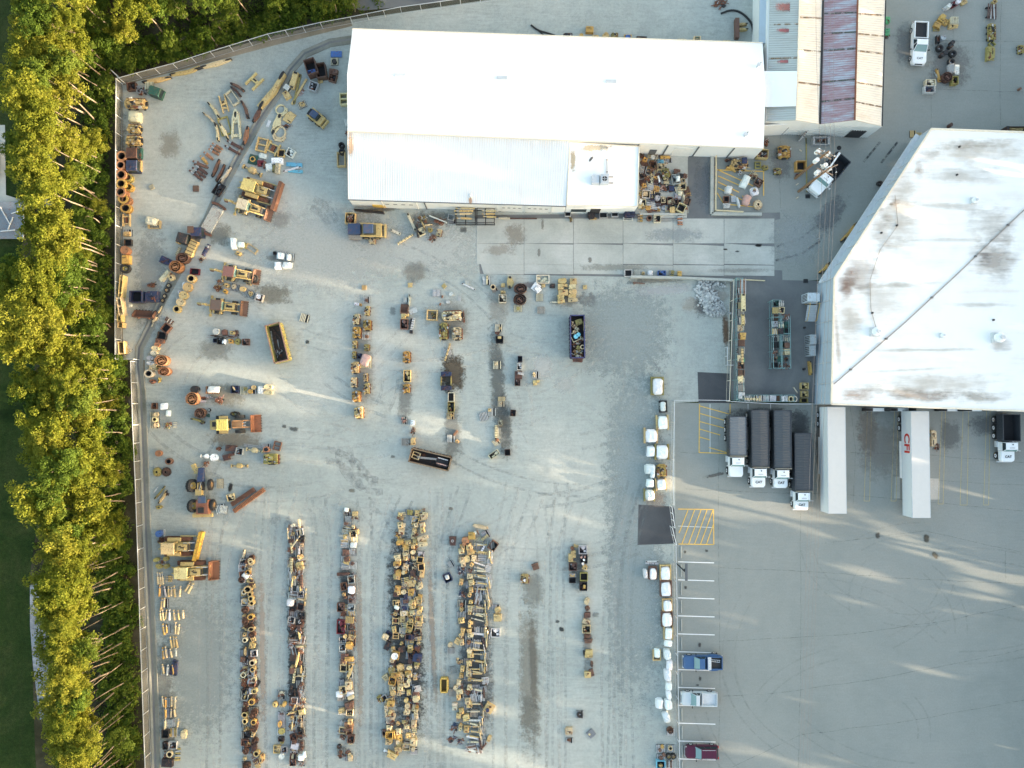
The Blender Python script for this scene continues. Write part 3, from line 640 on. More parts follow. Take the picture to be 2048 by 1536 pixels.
wall(G(1772, dn, hE), G(1763, 252, hE), 4.85, 4.85, wl_white, tD); wall(G(1534, 243, hE), G(1541, dn, hE), 4.85, 4.85, wl_white, tD)
on_wall(base[3], base[4], .25, .75, .02, 2.8, M['dark'], tD, 'shed_door', .1)
on_wall(base[1], base[2], -.25, .05, .02, 3.2, M['dark'], tD, 'shed_door', .1)
rbb = MB()
for i in range(46):
    q = base[0].lerp(base[4], (i + .5) / 46); rbb.box(q.x, q.y - .04, 0, .05, .05, 4.4)
rbb.obj('wall_ribs', wl_white, tD)
tW = thing('narrow_lean_to', 'narrow pale-blue lean-to roof between the long warehouse and the twin shed', 'lean-to')
cs = H([(1521, dn, 3.6), (1540, dn, 3.9), (1533, 86, 3.9), (1518, 86, 3.6)]); flat_roof(cs, wl_blue, tW); wall(cs[3], cs[2], 3.4, 3.6, wl_white, tW); wall(cs[0], cs[3], 3.4, 3.4, wl_white, tW)
tX = thing('link_roof', 'smooth white link roof joining the warehouse and the grey shed slope', 'roof section')
cs = H([(1526, 85, 5.6), (1596, 88, 6.9), (1592, 242, 6.9), (1528, 250, 5.3)])
cs2 = H([(1527, 142, 5.5), (1594, 142, 6.95), (1592, 212, 6.95), (1528, 214, 5.4)]); flat_roof(cs2, rm_white, tX, .1)
wall(G(1528, 250, 5.0), G(1592, 246, 5.0), 4.6, 4.6, wl_white, tX)

# E: big flat-roofed depot
tE = thing('depot_building', 'large flat-roofed depot with stained off-white roof and cut-off corner', 'depot')
hD = 6.2
ep = [(1862, 258), (2600, 285), (2600, 850), (2048, 822), (1662, 808), (1668, 556)]
ec = [G(x, y, hD) for x, y in ep]
flat_roof(ec, rm_flat, tE, .3)
for i, (p, q) in enumerate(zip(ec, ec[1:] + ec[:1])):
    bb = MB(); bb.bar((p.x, p.y, hD + .1), (q.x, q.y, hD + .1), .22, .2); bb.obj('parapet', M['cream_trim'], tE)
wm = wl_blue
for p, q in ((ec[0], ec[5]), (ec[5], ec[4]), (ec[4], ec[3]), (ec[3], ec[2]), (ec[1], ec[0])):
    wall(p, q, hD - .25, hD - .25, wm, tE, th=.2)
# panel seams of the wall
def seams(p, q, n, par, side=-1):
    for i in range(n + 1):
        t = i / n; c = p.lerp(q, t); d = (q - p); d.z = 0; d.normalize(); nrm = Vector((-d.y, d.x, 0)) * side
        MB().box(0, 0, 0, .09, .09, hD - .35).obj('wall_seam', M['galv'], par, (c.x + nrm.x * .05, c.y + nrm.y * .05, 0), math.atan2(d.y, d.x))
seams(ec[5], ec[4], 6, tE); seams(ec[0], ec[5], 9, tE)
# canopy ledge along the diagonal wall
for zz, off, m_ in ((3.1, .75, M['galv']), (1.2, .35, M['white_paint'])):
    p, q = ec[0], ec[5]; d = (q - p); d.z = 0; d.normalize(); nrm = Vector((-d.y, d.x, 0)) * -1
    bb = MB(); bb.bar(Vector((p.x, p.y, zz)) + nrm * off * .5, Vector((q.x, q.y, zz)) + nrm * off * .5, off, .1); bb.obj('ledge', m_, tE)
# dock row on the south wall
for k in range(9):
    x = 1706 + k * 49
    if k in (1, 2, 4, 5, 6, 7, 8):
        q = G(x, 826, 2.0); bb = MB(); bb.box(0, 0, 1.3, 2.8, .5, .18); bb.box(-1.35, 0, 0.1, .22, .45, 3.2, m=1); bb.box(1.35, 0, 0.1, .22, .45, 3.2, m=1); bb.box(0, .1, .1, 2.5, .2, 1.1, m=1)
        bb.obj('dock_shelter', [M['white_paint'], M['dark']], tE, (q.x, q.y + .5, 0))
# stains on the roof
for s in [(1693, 572, 46, 60, (0.22, 0.12, 0.08), 1), (1703, 545, 44, 44, (0.42, 0.29, 0.23), .7), (1722, 548, 90, 110, (0.436, 0.356, 0.297), .6), (1764, 460, 60, 120, (0.449, 0.376, 0.304), .6), (1790, 404, 30, 26, (0.42, 0.31, 0.23), .8), (1990, 520, 130, 130, (0.383, 0.33, 0.284), .75), (1970, 515, 40, 36, (0.24, 0.2, 0.18), .6), (1985, 450, 130, 110, (0.462, 0.409, 0.35), .6), (1715, 790, 100, 34, (0.48, 0.35, 0.27), .8), (1840, 790, 260, 36, (0.383, 0.317, 0.264), .8), (1960, 794, 170, 36, (0.409, 0.363, 0.304), .7),
          (1858, 310, 60, 50, (0.409, 0.33, 0.257), .5), (1838, 342, 26, 50, (0.5, 0.38, 0.29), .6), (1800, 570, 240, 16, (0.436, 0.383, 0.31), .5), (1840, 700, 300, 10, (0.436, 0.396, 0.343), .5), (2000, 690, 60, 50, (0.396, 0.383, 0.35), .5), (1675, 680, 14, 220, (0.409, 0.317, 0.238), .5), (1900, 412, 260, 20, (0.475, 0.422, 0.356), .5), (1930, 350, 220, 60, (0.502, 0.455, 0.396), .5), (1950, 290, 200, 30, (0.488, 0.429, 0.363), .5), (1782, 408, 12, 10, (0.16, 0.12, 0.1), .9), (1900, 480, 300, 12, (0.475, 0.436, 0.383), .4), (1820, 740, 240, 8, (0.475, 0.436, 0.383), .4), (1960, 610, 180, 14, (0.436, 0.409, 0.37), .5), (1700, 640, 70, 140, (.47, .38, .29), .5), (1800, 420, 110, 260, (.50, .41, .31), .5), (1960, 300, 240, 70, (.50, .41, .31), .5), (1860, 770, 380, 60, (.47, .39, .30), .5), (1760, 600, 120, 120, (.50, .42, .33), .35)]:
    patch(*s[:4], s[4], s[5] * .78, tr.uniform(-4, 4), tE, hD + .022 + _pz[0] * .0012, 'roof_stain', hD)
def conduit(pts, r_, label, name='roof_conduit', blocks=True):
    t = thing(name, label, 'conduit'); ps = [G(x, y, hD + .12) for x, y in pts]; bb = MB()
    for p, q in zip(ps, ps[1:]): bb.bar(p, q, r_)
    bb.obj('pipe', M['cable'], t)
    for p, q in (zip(ps, ps[1:]) if blocks else ()):
        n = max(1, int((q - p).length / 6))
        for k in range(n): c = p.lerp(q, (k + .5) / n); MB().box(0, 0, 0, .35, .25, .14).obj('support_block', M['dark'], t, (c.x, c.y, hD + .01))
conduit([(1668, 768), (1735, 710), (1810, 645), (1918, 545), (1985, 480), (2048, 420), (2100, 370)], .10, 'thick dark conduit crossing the depot roof diagonally')
conduit([(1790, 390), (1796, 450), (1760, 500), (1740, 560), (1742, 620), (1752, 655)], .05, 'thin curved cable on the depot roof near its left side', blocks=False)
def rvent(x, y, s, label):
    q = G(x, y, hD); t = thing('roof_ventilator', label, 'ventilator', (q.x, q.y, hD + .02), 0, 'ventilators on the depot roof')
    MB().box(0, 0, 0, 1.1 * s, 1.1 * s, .35 * s).obj('curb', M['galv'], t)
    bb = MB(); bb.cyl((0, 0, .35 * s), (0, 0, .8 * s), .48 * s, 16); bb.cyl((0, 0, .8 * s), (0, 0, .95 * s), .55 * s, 16, 0, .3 * s); bb.obj('cowl', M['white_paint'], t)
    bb = MB(); bb.cyl((.15 * s, 0, .96 * s), (.15 * s, 0, 1.15 * s), .22 * s, 10); bb.obj('cap', M['galv'], t)
rvent(1748, 664, 1.15, 'white mushroom roof ventilator beside the diagonal conduit on the depot roof'); rvent(1992, 676, 1.3, 'largest white mushroom ventilator, near the right edge of the depot roof')
rvent(1946, 402, .8, 'small white ventilator high on the depot roof above the conduit'); rvent(1883, 671, .6, 'smallest ventilator between two larger ones on the depot roof')
for x, y in ((1744, 626), (1986, 640), (1762, 466), (1793, 451), (1918, 294), (1913, 350)):
    q = G(x, y, hD); MB().cyl((0, 0, 0), (0, 0, .25), .14, 8).obj('roof_drain', M['dark'], tE, (q.x, q.y, hD + .02))

# ================================================================== FENCES
def mat_mesh():
    m = NT('chain_link', .5, .4, .3)
    w = m.noise(6, 2, .5, m.pos()); m.base((.42, .44, .43)); m.b.inputs['Alpha'].default_value = .17; return m.m
M['mesh'] = mat_mesh()
def fence(pts, label, h=2.0, top=None, step=3.05, mat='galv', name='chain_link_fence'):
    """pts are where the TOP rail shows in the photograph"""
    t = thing(name, label, 'fence')
    ps = [G(x, y, h) for x, y in pts]; pb = MB().cyl((0, 0, 0), (0, 0, h + .08), .045, 6).mesh('fence_post', M[mat])
    rail = MB(); mesh = MB(); k = 0
    for p, q in zip(ps, ps[1:]):
        d = q - p; n = max(1, round(d.length / step))
        rail.bar(p, q, .07); rail.bar(Vector((p.x, p.y, .1)), Vector((q.x, q.y, .1)), .03)
        mesh.add([(p.x, p.y, .05), (q.x, q.y, .05), (q.x, q.y, h - .03), (p.x, p.y, h - .03)], [(0, 1, 2, 3)])
        for i in range(n + (q is ps[-1])):
            c = p.lerp(q, i / n); link('post', pb, t, (c.x, c.y, 0))
            k += 1
    rail.obj('top_rail', M[mat], t); mesh.obj('mesh_panel', M['mesh'], t)
    return t
fence([(232, 157), (272, 146), (345, 127), (420, 103), (535, 68), (640, 45), (700, 34), (800, 14), (960, -8), (1100, -30)], 'chain-link fence climbing along the wood at the top left of the yard')
fence([(232, 158), (231, 300), (231, 450), (230, 600), (230, 717)], 'straight chain-link fence between the tall trees and the storage yard')
fence([(230, 718), (266, 718)], 'short chain-link jog joining the two side fences')
fence([(261, 722), (265, 850), (270, 960), (275, 1100), (280, 1260), (286, 1430), (291, 1560)], 'slightly curved chain-link fence between leaning trunks and the drain channel')
fence([(1348, 1010), (1346, 960), (1348, 880), (1349, 801), (1400, 800), (1460, 801)], 'chain-link fence cornering around the yellow hatching by the dump trucks')
fence([(1352, 1092), (1354, 1200), (1356, 1350), (1358, 1450), (1360, 1560)], 'long chain-link fence between white bundles and the parking stalls')
fence([(1344, 1014), (1350, 1056)], 'upper leaf of the slatted sliding gate beside the fresh asphalt', 2.0, None, 1.2, 'white_paint', 'sliding_gate')
fence([(1345, 1056), (1353, 1090)], 'lower leaf of the slatted sliding gate beside the fresh asphalt', 2.0, None, 1.2, 'white_paint', 'sliding_gate')
fence([(1468, 560), (1465, 640), (1462, 720), (1459, 802)], 'fence with buff boards on the left of the rack yard', 1.9, None, 3, 'cream_trim')
fence([(1462, 803), (1500, 805), (1560, 808), (1622, 808)], 'fence behind the parked dump trucks closing the rack yard')
fence([(1455, 694), (1455, 730), (1467, 730)], 'small teal mesh pen hooked on the rack yard fence', 1.6, None, 1.2)
fence([(222, 140), (240, 158)], 'short stub of fence sticking out at the yard corner near the wood')
# low white rails: bollard rails around the pad
def rail(pts, label, h=1.0, col='yellow_line', name='pipe_rail'):
    t = thing(name, label, 'rail'); ps = [G(x, y, h) for x, y in pts]; bb = MB()
    for p, q in zip(ps, ps[1:]):
        bb.bar(p, q, .09); bb.bar(p - Vector((0, 0, .45)), q - Vector((0, 0, .45)), .06)
        n = max(1, round((q - p).length / 1.6))
        for i in range(n + 1): c = p.lerp(q, i / n); MB().cyl((0, 0, 0), (0, 0, h), .05, 6).obj('post', M[col], t, (c.x, c.y, 0))
    bb.obj('rail_bar', M[col], t)
M['buff_rail'] = simple('buff_rail', (.62, .52, .32), .6)
rail([(1433, 307), (1432, 420), (1487, 423)], 'buff pipe rail round two sides of the hatched concrete pad', 1.0, 'buff_rail')
rail([(1471, 558), (1530, 561)], 'buff bar gate at the top of the rack yard', .6, 'buff_rail', 'bar_gate')
# low walls
def lowwall(pts, w, h, label, mat=None):
    t = thing('retaining_wall', label, 'wall'); ps = [G(x, y, h) for x, y in pts]
    for p, q in zip(ps, ps[1:]):
        bb = MB(); bb.bar(Vector((p.x, p.y, h / 2)), Vector((q.x, q.y, h / 2)), w, h); bb.obj('wall_section', mat or g_concrete, t)
lowwall([(1425, 306), (1424, 427), (1524, 428)], .45, .5, 'low concrete kerb wall round the hatched pad')
lowwall([(1262, 553), (1360, 555), (1466, 560)], .35, .9, 'long pale retaining wall under the row of small parts')
lowwall([(1280, 428), (1372, 428)], .3, .4, 'low kerb under the crowded parts yard beside the annex')

# ---- wheel stops, one per stall
ws = MB().box(0, 0, 0, .16, 1.85, .13, tx=.7, ty=.97).mesh('wheel_stop', g_concrete)
for k, y in enumerate([1104, 1141, 1177, 1213, 1250, 1287, 1357, 1429, 1465, 1503, 1535]):
    q = G(1362 + k * .25, y); o = link('wheel_stop', ws, None, (q.x, q.y, .03))
    near = {6: 'in the empty stall between the blue and silver pickups', 7: 'just below the silver pickup', 8: 'in the second stall below the silver pickup', 9: 'in front of the maroon car', 10: 'below the maroon car at the picture edge', 5: 'just above the blue pickup'}
    tag(o, 'long concrete wheel stop ' + near.get(k, f'in the {ordw(k + 1)} empty stall below the yellow hatching'), 'wheel stop', 'wheel stops along the parking fence')

# ================================================================== TREES
def leafmat(name, stops, trans=.35):
    m = NT(name, .7, 0, .15); oi = m.N('ObjectInfo')
    n = m.noise(.55, 3, .6, m.pos()); n2 = m.noise(3.0, 2, .6, m.pos())
    f = m.math('ADD', m.math('MULTIPLY', n, .6), m.math('ADD', m.math('MULTIPLY', n2, .25), m.math('MULTIPLY', oi.outputs['Random'], .25)))
    c = m.ramp(f, stops); m.base(c)
    tr = m.N('BsdfTranslucent'); m.L(c, tr.inputs[0]); mx = m.N('MixShader'); mx.inputs[0].default_value = trans
    m.L(m.b.outputs[0], mx.inputs[1]); m.L(tr.outputs[0], mx.inputs[2]); m.L(mx.outputs[0], m.n['Material Output'].inputs[0]); return m.m
lf_gold = leafmat('leaves_golden', [(.30, (.112, .140, .015)), (.5, (.174, .200, .022)), (.72, (.242, .245, .034))], .55)
lf_green = leafmat('leaves_green', [(.30, (.045, .080, .010)), (.5, (.080, .130, .016)), (.72, (.13, .17, .024))], .45)
bark = NT('pale_bark', .9); bark.base(bark.ramp(bark.noise(1.4, 4, .7, bark.pos((1, 1, .3))), [(.38, (.09, .075, .055)), (.62, (.24, .19, .135))])); bark = bark.m
def leafmesh(name, mat, centers, rads, nleaf, size, seed, flat=.35):
    rg = np.random.default_rng(seed); C = np.repeat(np.array(centers, float), nleaf, 0); Rr = np.repeat(np.array(rads, float), nleaf)
    N = len(C); d = rg.normal(size=(N, 3)); d /= np.linalg.norm(d, axis=1)[:, None]; d[:, 2] = np.abs(d[:, 2]) * .9 - .25
    P = C + d * (Rr * rg.uniform(.55, 1.05, N))[:, None] * np.array([1, 1, .75])
    nr = d + rg.normal(size=(N, 3)) * .8; nr[:, 2] += flat; nr /= np.linalg.norm(nr, axis=1)[:, None]
    a = rg.normal(size=(N, 3)); u = np.cross(nr, a); u /= np.linalg.norm(u, axis=1)[:, None]; v = np.cross(nr, u)
    s = (size * rg.uniform(.6, 1.3, N))[:, None]; u = u * s; v = v * s * .62
    V = np.stack([P - u, P - v * .9, P + u, P + v * .9], 1).reshape(-1, 3)
    me = bpy.data.meshes.new(name); me.vertices.add(4 * N); me.vertices.foreach_set('co', V.ravel())
    me.loops.add(4 * N); me.loops.foreach_set('vertex_index', np.arange(4 * N)); me.polygons.add(N)
    me.polygons.foreach_set('loop_start', np.arange(N) * 4); me.polygons.foreach_set('loop_total', np.full(N, 4)); me.materials.append(mat); me.update(); me.validate(); return me
def crown_mesh(seed, mat, Rx=3.2, Hz=2.6, nc=34, nl=62, size=.27):
    rg = random.Random(seed); cs = []; rs = []
    lobes = [(rg.uniform(-.5, .5) * Rx, rg.uniform(-.5, .5) * Rx, rg.uniform(-.4, .5) * Hz) for _ in range(4)] + [(0, 0, 0)]
    for _ in range(nc):
        l = rg.choice(lobes); a = rg.uniform(0, 6.283); r = Rx * .62 * math.sqrt(rg.random())
        cs.append((l[0] + r * math.cos(a), l[1] + r * math.sin(a), l[2] + rg.uniform(-.55, .55) * Hz)); rs.append(rg.uniform(.55, 1.05))
    return leafmesh('crown', mat, cs, rs, nl, size, seed), cs
def trunk_mesh(seed, h, r, cs=None):
    rg = random.Random(seed); bb = MB(); n = 7; bx, by = rg.uniform(-1, 1), rg.uniform(-1, 1); pts = []
    for i in range(n + 1):
        t = i / n; pts.append(Vector((bx * math.sin(t * 2.4) * .8 + rg.uniform(-.06, .06), by * math.sin(t * 2.2) * .8 + rg.uniform(-.06, .06), h * t)))
    off = pts[-1]
    for i in range(n): bb.cyl(pts[i], pts[i + 1], r * (1 - .75 * i / n), 7, 0, r * (1 - .75 * (i + 1) / n), cap=False)
    for c in (cs or [])[:6]:
        k = rg.randint(n - 2, n - 1); bb.cyl(pts[k], Vector((c[0] * .55, c[1] * .55, h - .3 + c[2] * .5)), r * .3, 5, 0, .02, cap=False)
    return bb.mesh('trunk', bark)
VAR = []
for s in range(8):
    mt = lf_gold if s < 6 else lf_green
    cm, cs = crown_mesh(100 + s, mt, 3.3 + .3 * (s % 3), 2.5, 56, 84, .175)
    VAR.append((cm, trunk_mesh(200 + s, 12.0, .17, cs)))
def tree(x, y, v, h, sc, label, group, rz=None, lean=(0, 0)):
    q = G(x, y); t = thing('tall_tree', label, 'tree', (q.x, q.y, 0), rng.uniform(0, 6.28) if rz is None else rz, group)
    k = h / 12.0; tw = rng.uniform(.4, .85)
    o = link('trunk', VAR[v][1], t, scale=(tw, tw, k), rz=rng.uniform(0, 6)); c = link('crown', VAR[v][0], t, (0, 0, h - .4), scale=(sc, sc, sc))
    t.rotation_euler = (R(lean[0]), R(lean[1]), t.rotation_euler[2]); return t
rng = random.Random(11)
def fx(y): return 222 if y < 717 else 250 + (y - 717) * .038
rows = [('front row nearest the fence', -13, 32, (8.0, 16.0), (.6, 1.0)), ('middle row of the side wood', -42, 36, (11.0, 16), (.75, 1.1)), ('back row of the side wood', -78, 44, (9, 16), (.6, 1.15)), ('low fringe before the side wood', -10, 34, (3.0, 7.0), (.4, .75))]
for rn, dx, st, hh, ss in rows:
    y = -150; k = 1
    while y < 1660:
        yy = y + rng.uniform(-14, 14); xx = fx(yy) + dx + rng.uniform(-13, 9)
        if rn.startswith('back') and (yy > 1000): xx += 14
        if rn.startswith('back') and 380 < yy < 560: y += st; continue
        if rn.startswith('middle') and 380 < yy < 560: xx += 26
        v = rng.choice([0, 1, 2, 3, 4, 5, 0, 1, 6, 7] if not rn.startswith('low') else [6, 7, 6, 7, 2])
        if rn.startswith('low') and rng.random() < (.35 if yy < 1050 else .75): y += st; continue
        if rn.startswith('front') and yy > 1050: hh, ss = (13, 16.5), (.5, .78)
        tree(xx, yy, v, rng.uniform(*hh), rng.uniform(*ss), f'tall {"green" if v > 5 else "golden-green"} tree, {ordw(k)} from the top of the {rn}', 'tall trees of the side wood', lean=(rng.uniform(-5, 5), rng.uniform(-4, 4)))
        k += 1; y += st * rng.uniform(.8, 1.2)
k = 1
for rowi, (off, hh) in enumerate(((26, (3, 6)), (62, (5, 9)), (105, (8, 12)), (155, (10, 13)), (205, (10, 13)))):
    for x in range(250, 760, 36):
        if rowi == 0 and rng.random() < .4: continue
        xx = x + rng.uniform(-16, 16); yf = 158 - (xx - 232) * .262 if xx < 560 else 68 - (xx - 560) * .2
        gold = rng.random() < .25 and rowi > 0
        tree(xx, yf - off + rng.uniform(-12, 12), rng.choice([0, 1, 3]) if gold else rng.choice([6, 7]), rng.uniform(*hh), rng.uniform(.6, .95) if rowi else rng.uniform(.35, .55),
             f'{"sunlit golden" if gold else "dark green"} tree, {ordw((x - 250) // 36 + 1)} from the left in row {_ONES[rowi + 1]} above the climbing fence'.replace('row first', 'the row closest').replace('row second', 'the second row').replace('row third', 'the third row').replace('row fourth', 'the fourth row').replace('row fifth', 'the last row'), 'trees above the climbing fence')
# bushes at the foot of the wood
BV = []
for s in range(3):
    rg2 = random.Random(s + 40); cs = [(rg2.uniform(-.8, .8), rg2.uniform(-.8, .8), rg2.uniform(.3, 1.0)) for _ in range(9)]
    BV.append(leafmesh('leaves', lf_green, cs, [rg2.uniform(.4, .7) for _ in cs], 55, .17, s + 5))
stem = MB(); [stem.cyl((0, 0, 0), (math.cos(a) * .5, math.sin(a) * .5, .9), .03, 5) for a in (0, 2, 4)]; stem = stem.mesh('stem', bark)
FRONT = sorted([(o_.location.y, o_['label']) for o_ in bpy.data.objects if o_.get('label', '').endswith('front row nearest the fence')], reverse=True)
TOPT = sorted([(o_.location.x, o_.location.y) for o_ in bpy.data.objects if o_.get('group') == 'trees above the climbing fence'])
bc = {}
pl = []
for y in range(-20, 1560, 15):
    for _ in range(2): pl.append((fx(y) - rng.uniform(3, 60), y + rng.uniform(-9, 9)))
for x in range(240, 700, 15):
    yf = 158 - (x - 232) * .262 if x < 560 else 68 - (x - 560) * .2
    pl.append((x, yf - rng.uniform(12, 34))); pl.append((x + 5, yf - rng.uniform(30, 60)))
pl.sort(key=lambda p: p[1])
for i, (x, y) in enumerate(pl):
    q = G(x, y); side = 'beside the long side fence' if x < fx(y) + 4 and y > 158 else 'above the climbing fence'
    if 'side' in side: kk = 'near the foot of front-row tree ' + ordw(1 + min(range(len(FRONT)), key=lambda i_: abs(FRONT[i_][0] - q.y)))
    else: kk = 'above the climbing fence, bay ' + ordw(int((x - 225) // 26) + 1)
    bc[kk] = bc.get(kk, 0) + 1
    if 'side' in side: lab_ = f'{ordw(bc[kk])} low green bush at the foot of the {kk.split("tree ")[1]} front-row tree'
    else: lab_ = f'{ordw(bc[kk])} low green bush above the {kk.split("bay ")[1]} bay of the climbing fence'
    t = thing('bush', lab_, 'bush', (q.x, q.y, 0), rng.uniform(0, 6), 'low bushes at the foot of the wood, ' + side)
    s = rng.uniform(.8, 1.7); t.scale = (s, s, s); link('leaves', rng.choice(BV), t); link('stem', stem, t)
# undergrowth carpet
rg3 = np.random.default_rng(9); cs = []
for _ in range(900):
    y = rg3.uniform(-60, 1600); x = fx(y) - rg3.uniform(0, 190); q = G(x, y); cs.append((q.x, q.y, .1))
for _ in range(500):
    x = rg3.uniform(240, 760); yf = 158 - (x - 232) * .262 if x < 560 else 68 - (x - 560) * .2; q = G(x, yf - rg3.uniform(4, 260)); cs.append((q.x, q.y, .1))
lf_low = leafmat('leaves_low', [(.30, (.030, .060, .008)), (.5, (.060, .105, .014)), (.72, (.105, .145, .020))])
K(link('undergrowth', leafmesh('undergrowth', lf_low, cs, rg3.uniform(.5, 1.5, len(cs)), 26, .2, 77)), 'stuff')
# unseen wood beyond the depot lot, heights and gap shaped to shade the yard
cs = []; rs = []; rgw = random.Random(5); tk = MB()
for k in range(128):
    wy = -118 + (k // 2) * 3.1 + (k % 2) * 1.4; 
    if -41 < wy < -34 and k % 3: continue
    sparse = -41 < wy < -34
    wx = 101 + (k % 3) * 6 + (k % 2) * 9 + rgw.uniform(-2, 2); hh = rgw.uniform(19, 24) + (7 if wy < -48 else 0)
    tk.cyl((wx, wy, 0), (wx, wy, hh * .8), .3, 6)
    for _ in range(9 if sparse else 26):
        a = rgw.uniform(0, 6.283); r = rgw.uniform(0, 2.9); cs.append((wx + r * math.cos(a), wy + r * math.sin(a), rgw.uniform(1.5, hh - 1))); rs.append(rgw.uniform(1.1, 1.9))
for k in range(420):  # low clumps added to close holes in that shade
    wy = rgw.uniform(-122, 82)
    if -41 < wy < -34 and k % 4: continue
    cs.append((rgw.uniform(98, 124), wy, rgw.uniform(1.5, 11))); rs.append(rgw.uniform(1.6, 2.6))
wood = K(link('unseen_shade_wood', leafmesh('unseen_shade_wood', lf_green, cs, rs, 44, .62, 3)), 'stuff'); tk.obj('trunks', bark, wood)['kind'] = 'stuff'
# ================================================================== YARD ITEMS (unit footprint, scaled per item)
P, D_, S_, RS, WD, RB = M['paint'], M['dark'], M['steel'], M['rusty'], M['wood'], M['rubber']
MATS = [P, D_, S_, M['rust']]
kr = random.Random(21)
def k_engine(v):
    b = MB(); b.box(0, 0, 0, .9, .12, .12, m=1); b.box(0, .35, 0, .9, .08, .14, m=1); b.box(0, -.35, 0, .9, .08, .14, m=1)
    b.box(0, 0, .1, .66, .92, .45, tx=.9); b.box(0, 0, .5, .3, .8, .28, tx=.8)
    for s in (-1, 1):
        for i in range(6): b.box(s * .26, -.36 + i * .145, .5, .2, .11, .26 + .05 * ((i + v) % 2), tx=.85, a=s * .1)
        b.cyl((s * .42, -.42, .55), (s * .42, .42, .55), .05, 6, m=3 if s > 0 else 0)
    b.cyl((0, -.5, .35), (0, -.43, .35), .22, 10, m=1); b.cyl((0, .43, .35), (0, .5, .35), .3, 12)
    for i in range(9):
        x, y = kr.uniform(-.4, .4), kr.uniform(-.4, .4); b.box(x, y, .6, kr.uniform(.06, .2), kr.uniform(.06, .2), kr.uniform(.12, .34), kr.uniform(0, 3), m=kr.choice([0, 0, 1, 2, 3]))
    for i in range(4):
        x, y = kr.uniform(-.35, .35), kr.uniform(-.4, .3); b.bar((x, y, .85), (x + kr.uniform(-.3, .3), y + kr.uniform(-.3, .3), .9), .045, .05, m=kr.choice([0, 1, 2]))
    b.cyl((kr.uniform(-.2, .2), kr.uniform(-.3, .3), .75), (kr.uniform(-.2, .2), kr.uniform(-.3, .3), 1.0), .09, 8, m=1)
    return b
def k_casting(v):
    b = MB(); n = 7; pts = [(kr.uniform(.34, .5) * math.cos(6.283 * i / n), kr.uniform(.34, .5) * math.sin(6.283 * i / n)) for i in range(n)]
    b.prism(pts, 0, .45, inset=.08); b.cyl((.05, -.05, .4), (.05, -.05, .85), .22, 10); b.cyl((.05, -.05, .85), (.05, -.05, .87), .12, 8, m=1)
    for i in range(4): a = 6.283 * i / 4 + v; b.cyl((.33 * math.cos(a), .33 * math.sin(a), .3), (.33 * math.cos(a), .33 * math.sin(a), .62), .09, 6, m=kr.choice([0, 0, 3]))
    b.box(-.15, .2, .4, .3, .14, .45, kr.uniform(0, 3)); return b
def k_cover(v):
    b = MB(); g = random.Random(v * 7 + 3)
    pts = [[(-.5, -.5), (.5, -.5), (.5, .5), (-.5, .5)], [(-.5, -.5), (.4, -.5), (.5, -.35), (.5, .5), (-.3, .5), (-.5, .25)], [(-.5, -.5), (.5, -.3), (.5, .4), (.1, .5), (-.5, .5)], [(-.5, -.2), (-.2, -.5), (.3, -.5), (.5, -.1), (.45, .4), (0, .5), (-.45, .35)], [(-.5, -.5), (.1, -.5), (.1, 0), (.5, 0), (.5, .5), (-.5, .5)], [(-.35, -.5), (.35, -.5), (.5, .5), (-.5, .5)]][v % 6]
    if v % 6 != 4: b.prism(pts, 0, .72, inset=.06)
    else: b.box(-.2, 0, 0, .6, 1, .72, tx=.92); b.box(.3, .25, 0, .4, .5, .55, tx=.92)
    for i in range(3 + v % 3):
        x, y = g.uniform(-.28, .28), g.uniform(-.3, .3); t = g.random()
        if t < .35: b.box(x, y, .70, g.uniform(.15, .4), g.uniform(.1, .3), g.uniform(.08, .28), g.choice([0, .3, -.3]), tx=.9)
        elif t < .55: b.cyl((x, y, .70), (x, y, g.uniform(.8, .95)), g.uniform(.08, .16), 8, g.choice([0, 0, 3])); b.cyl((x, y, .90), (x, y, .955), .05, 6, 1)
        elif t < .8: b.box(x, y, .70, g.uniform(.04, .1), g.uniform(.2, .5), .06, g.choice([0, 1.57]), m=1)
        else: b.box(x, y, .70, .5, .05, .10, g.uniform(0, 3), m=g.choice([0, 3]))
    b.box(.0, -.44, .68, .9, .04, .08); return b
def k_ring(v):
    b = MB(); b.ring(0, 0, 0, .5, .34, .25, 18, 0, 1); b.ring(0, 0, .25, .44, .32, .55, 18, 0, 1); b.ring(0, 0, .8, .5, .33, .2, 18, 0, 1); b.cyl((0, 0, .02), (0, 0, .05), .32, 14, m=1)
    if v == 1: b.box(.4, 0, .3, .2, .2, .3)
    return b
def k_flatring(v):
    b = MB(); b.ring(0, .08, 0, .42, .32, 1, 20); b.box(0, -.42, 0, .5, .16, 1); b.box(-.34, -.28, 0, .12, .3, 1, .5); b.box(.34, -.28, 0, .12, .3, 1, -.5); return b
def k_wheel(v):
    b = MB(); n = 18
    for (r0, z0), (r1, z1), mt in (((.5, .1), (.5, .75), 1), ((.5, .75), (.42, .95), 1), ((.42, .95), (.27, .8), 1), ((.27, .8), (.22, .35), 0), ((.22, .35), (.08, .35), 0)):
        vs = [(r0 * math.cos(6.283 * i / n), r0 * math.sin(6.283 * i / n), z0) for i in range(n)] + [(r1 * math.cos(6.283 * i / n), r1 * math.sin(6.283 * i / n), z1) for i in range(n)]
        b.add(vs, [(i, (i + 1) % n, n + (i + 1) % n, n + i) for i in range(n)], mt)
    b.cyl((0, 0, 0), (0, 0, .36), .1, 8, 2)
    for i in range(16): a = 6.283 * i / 16; b.box(.49 * math.cos(a), .49 * math.sin(a), .1, .05, .09, .7, a, m=1)
    return b
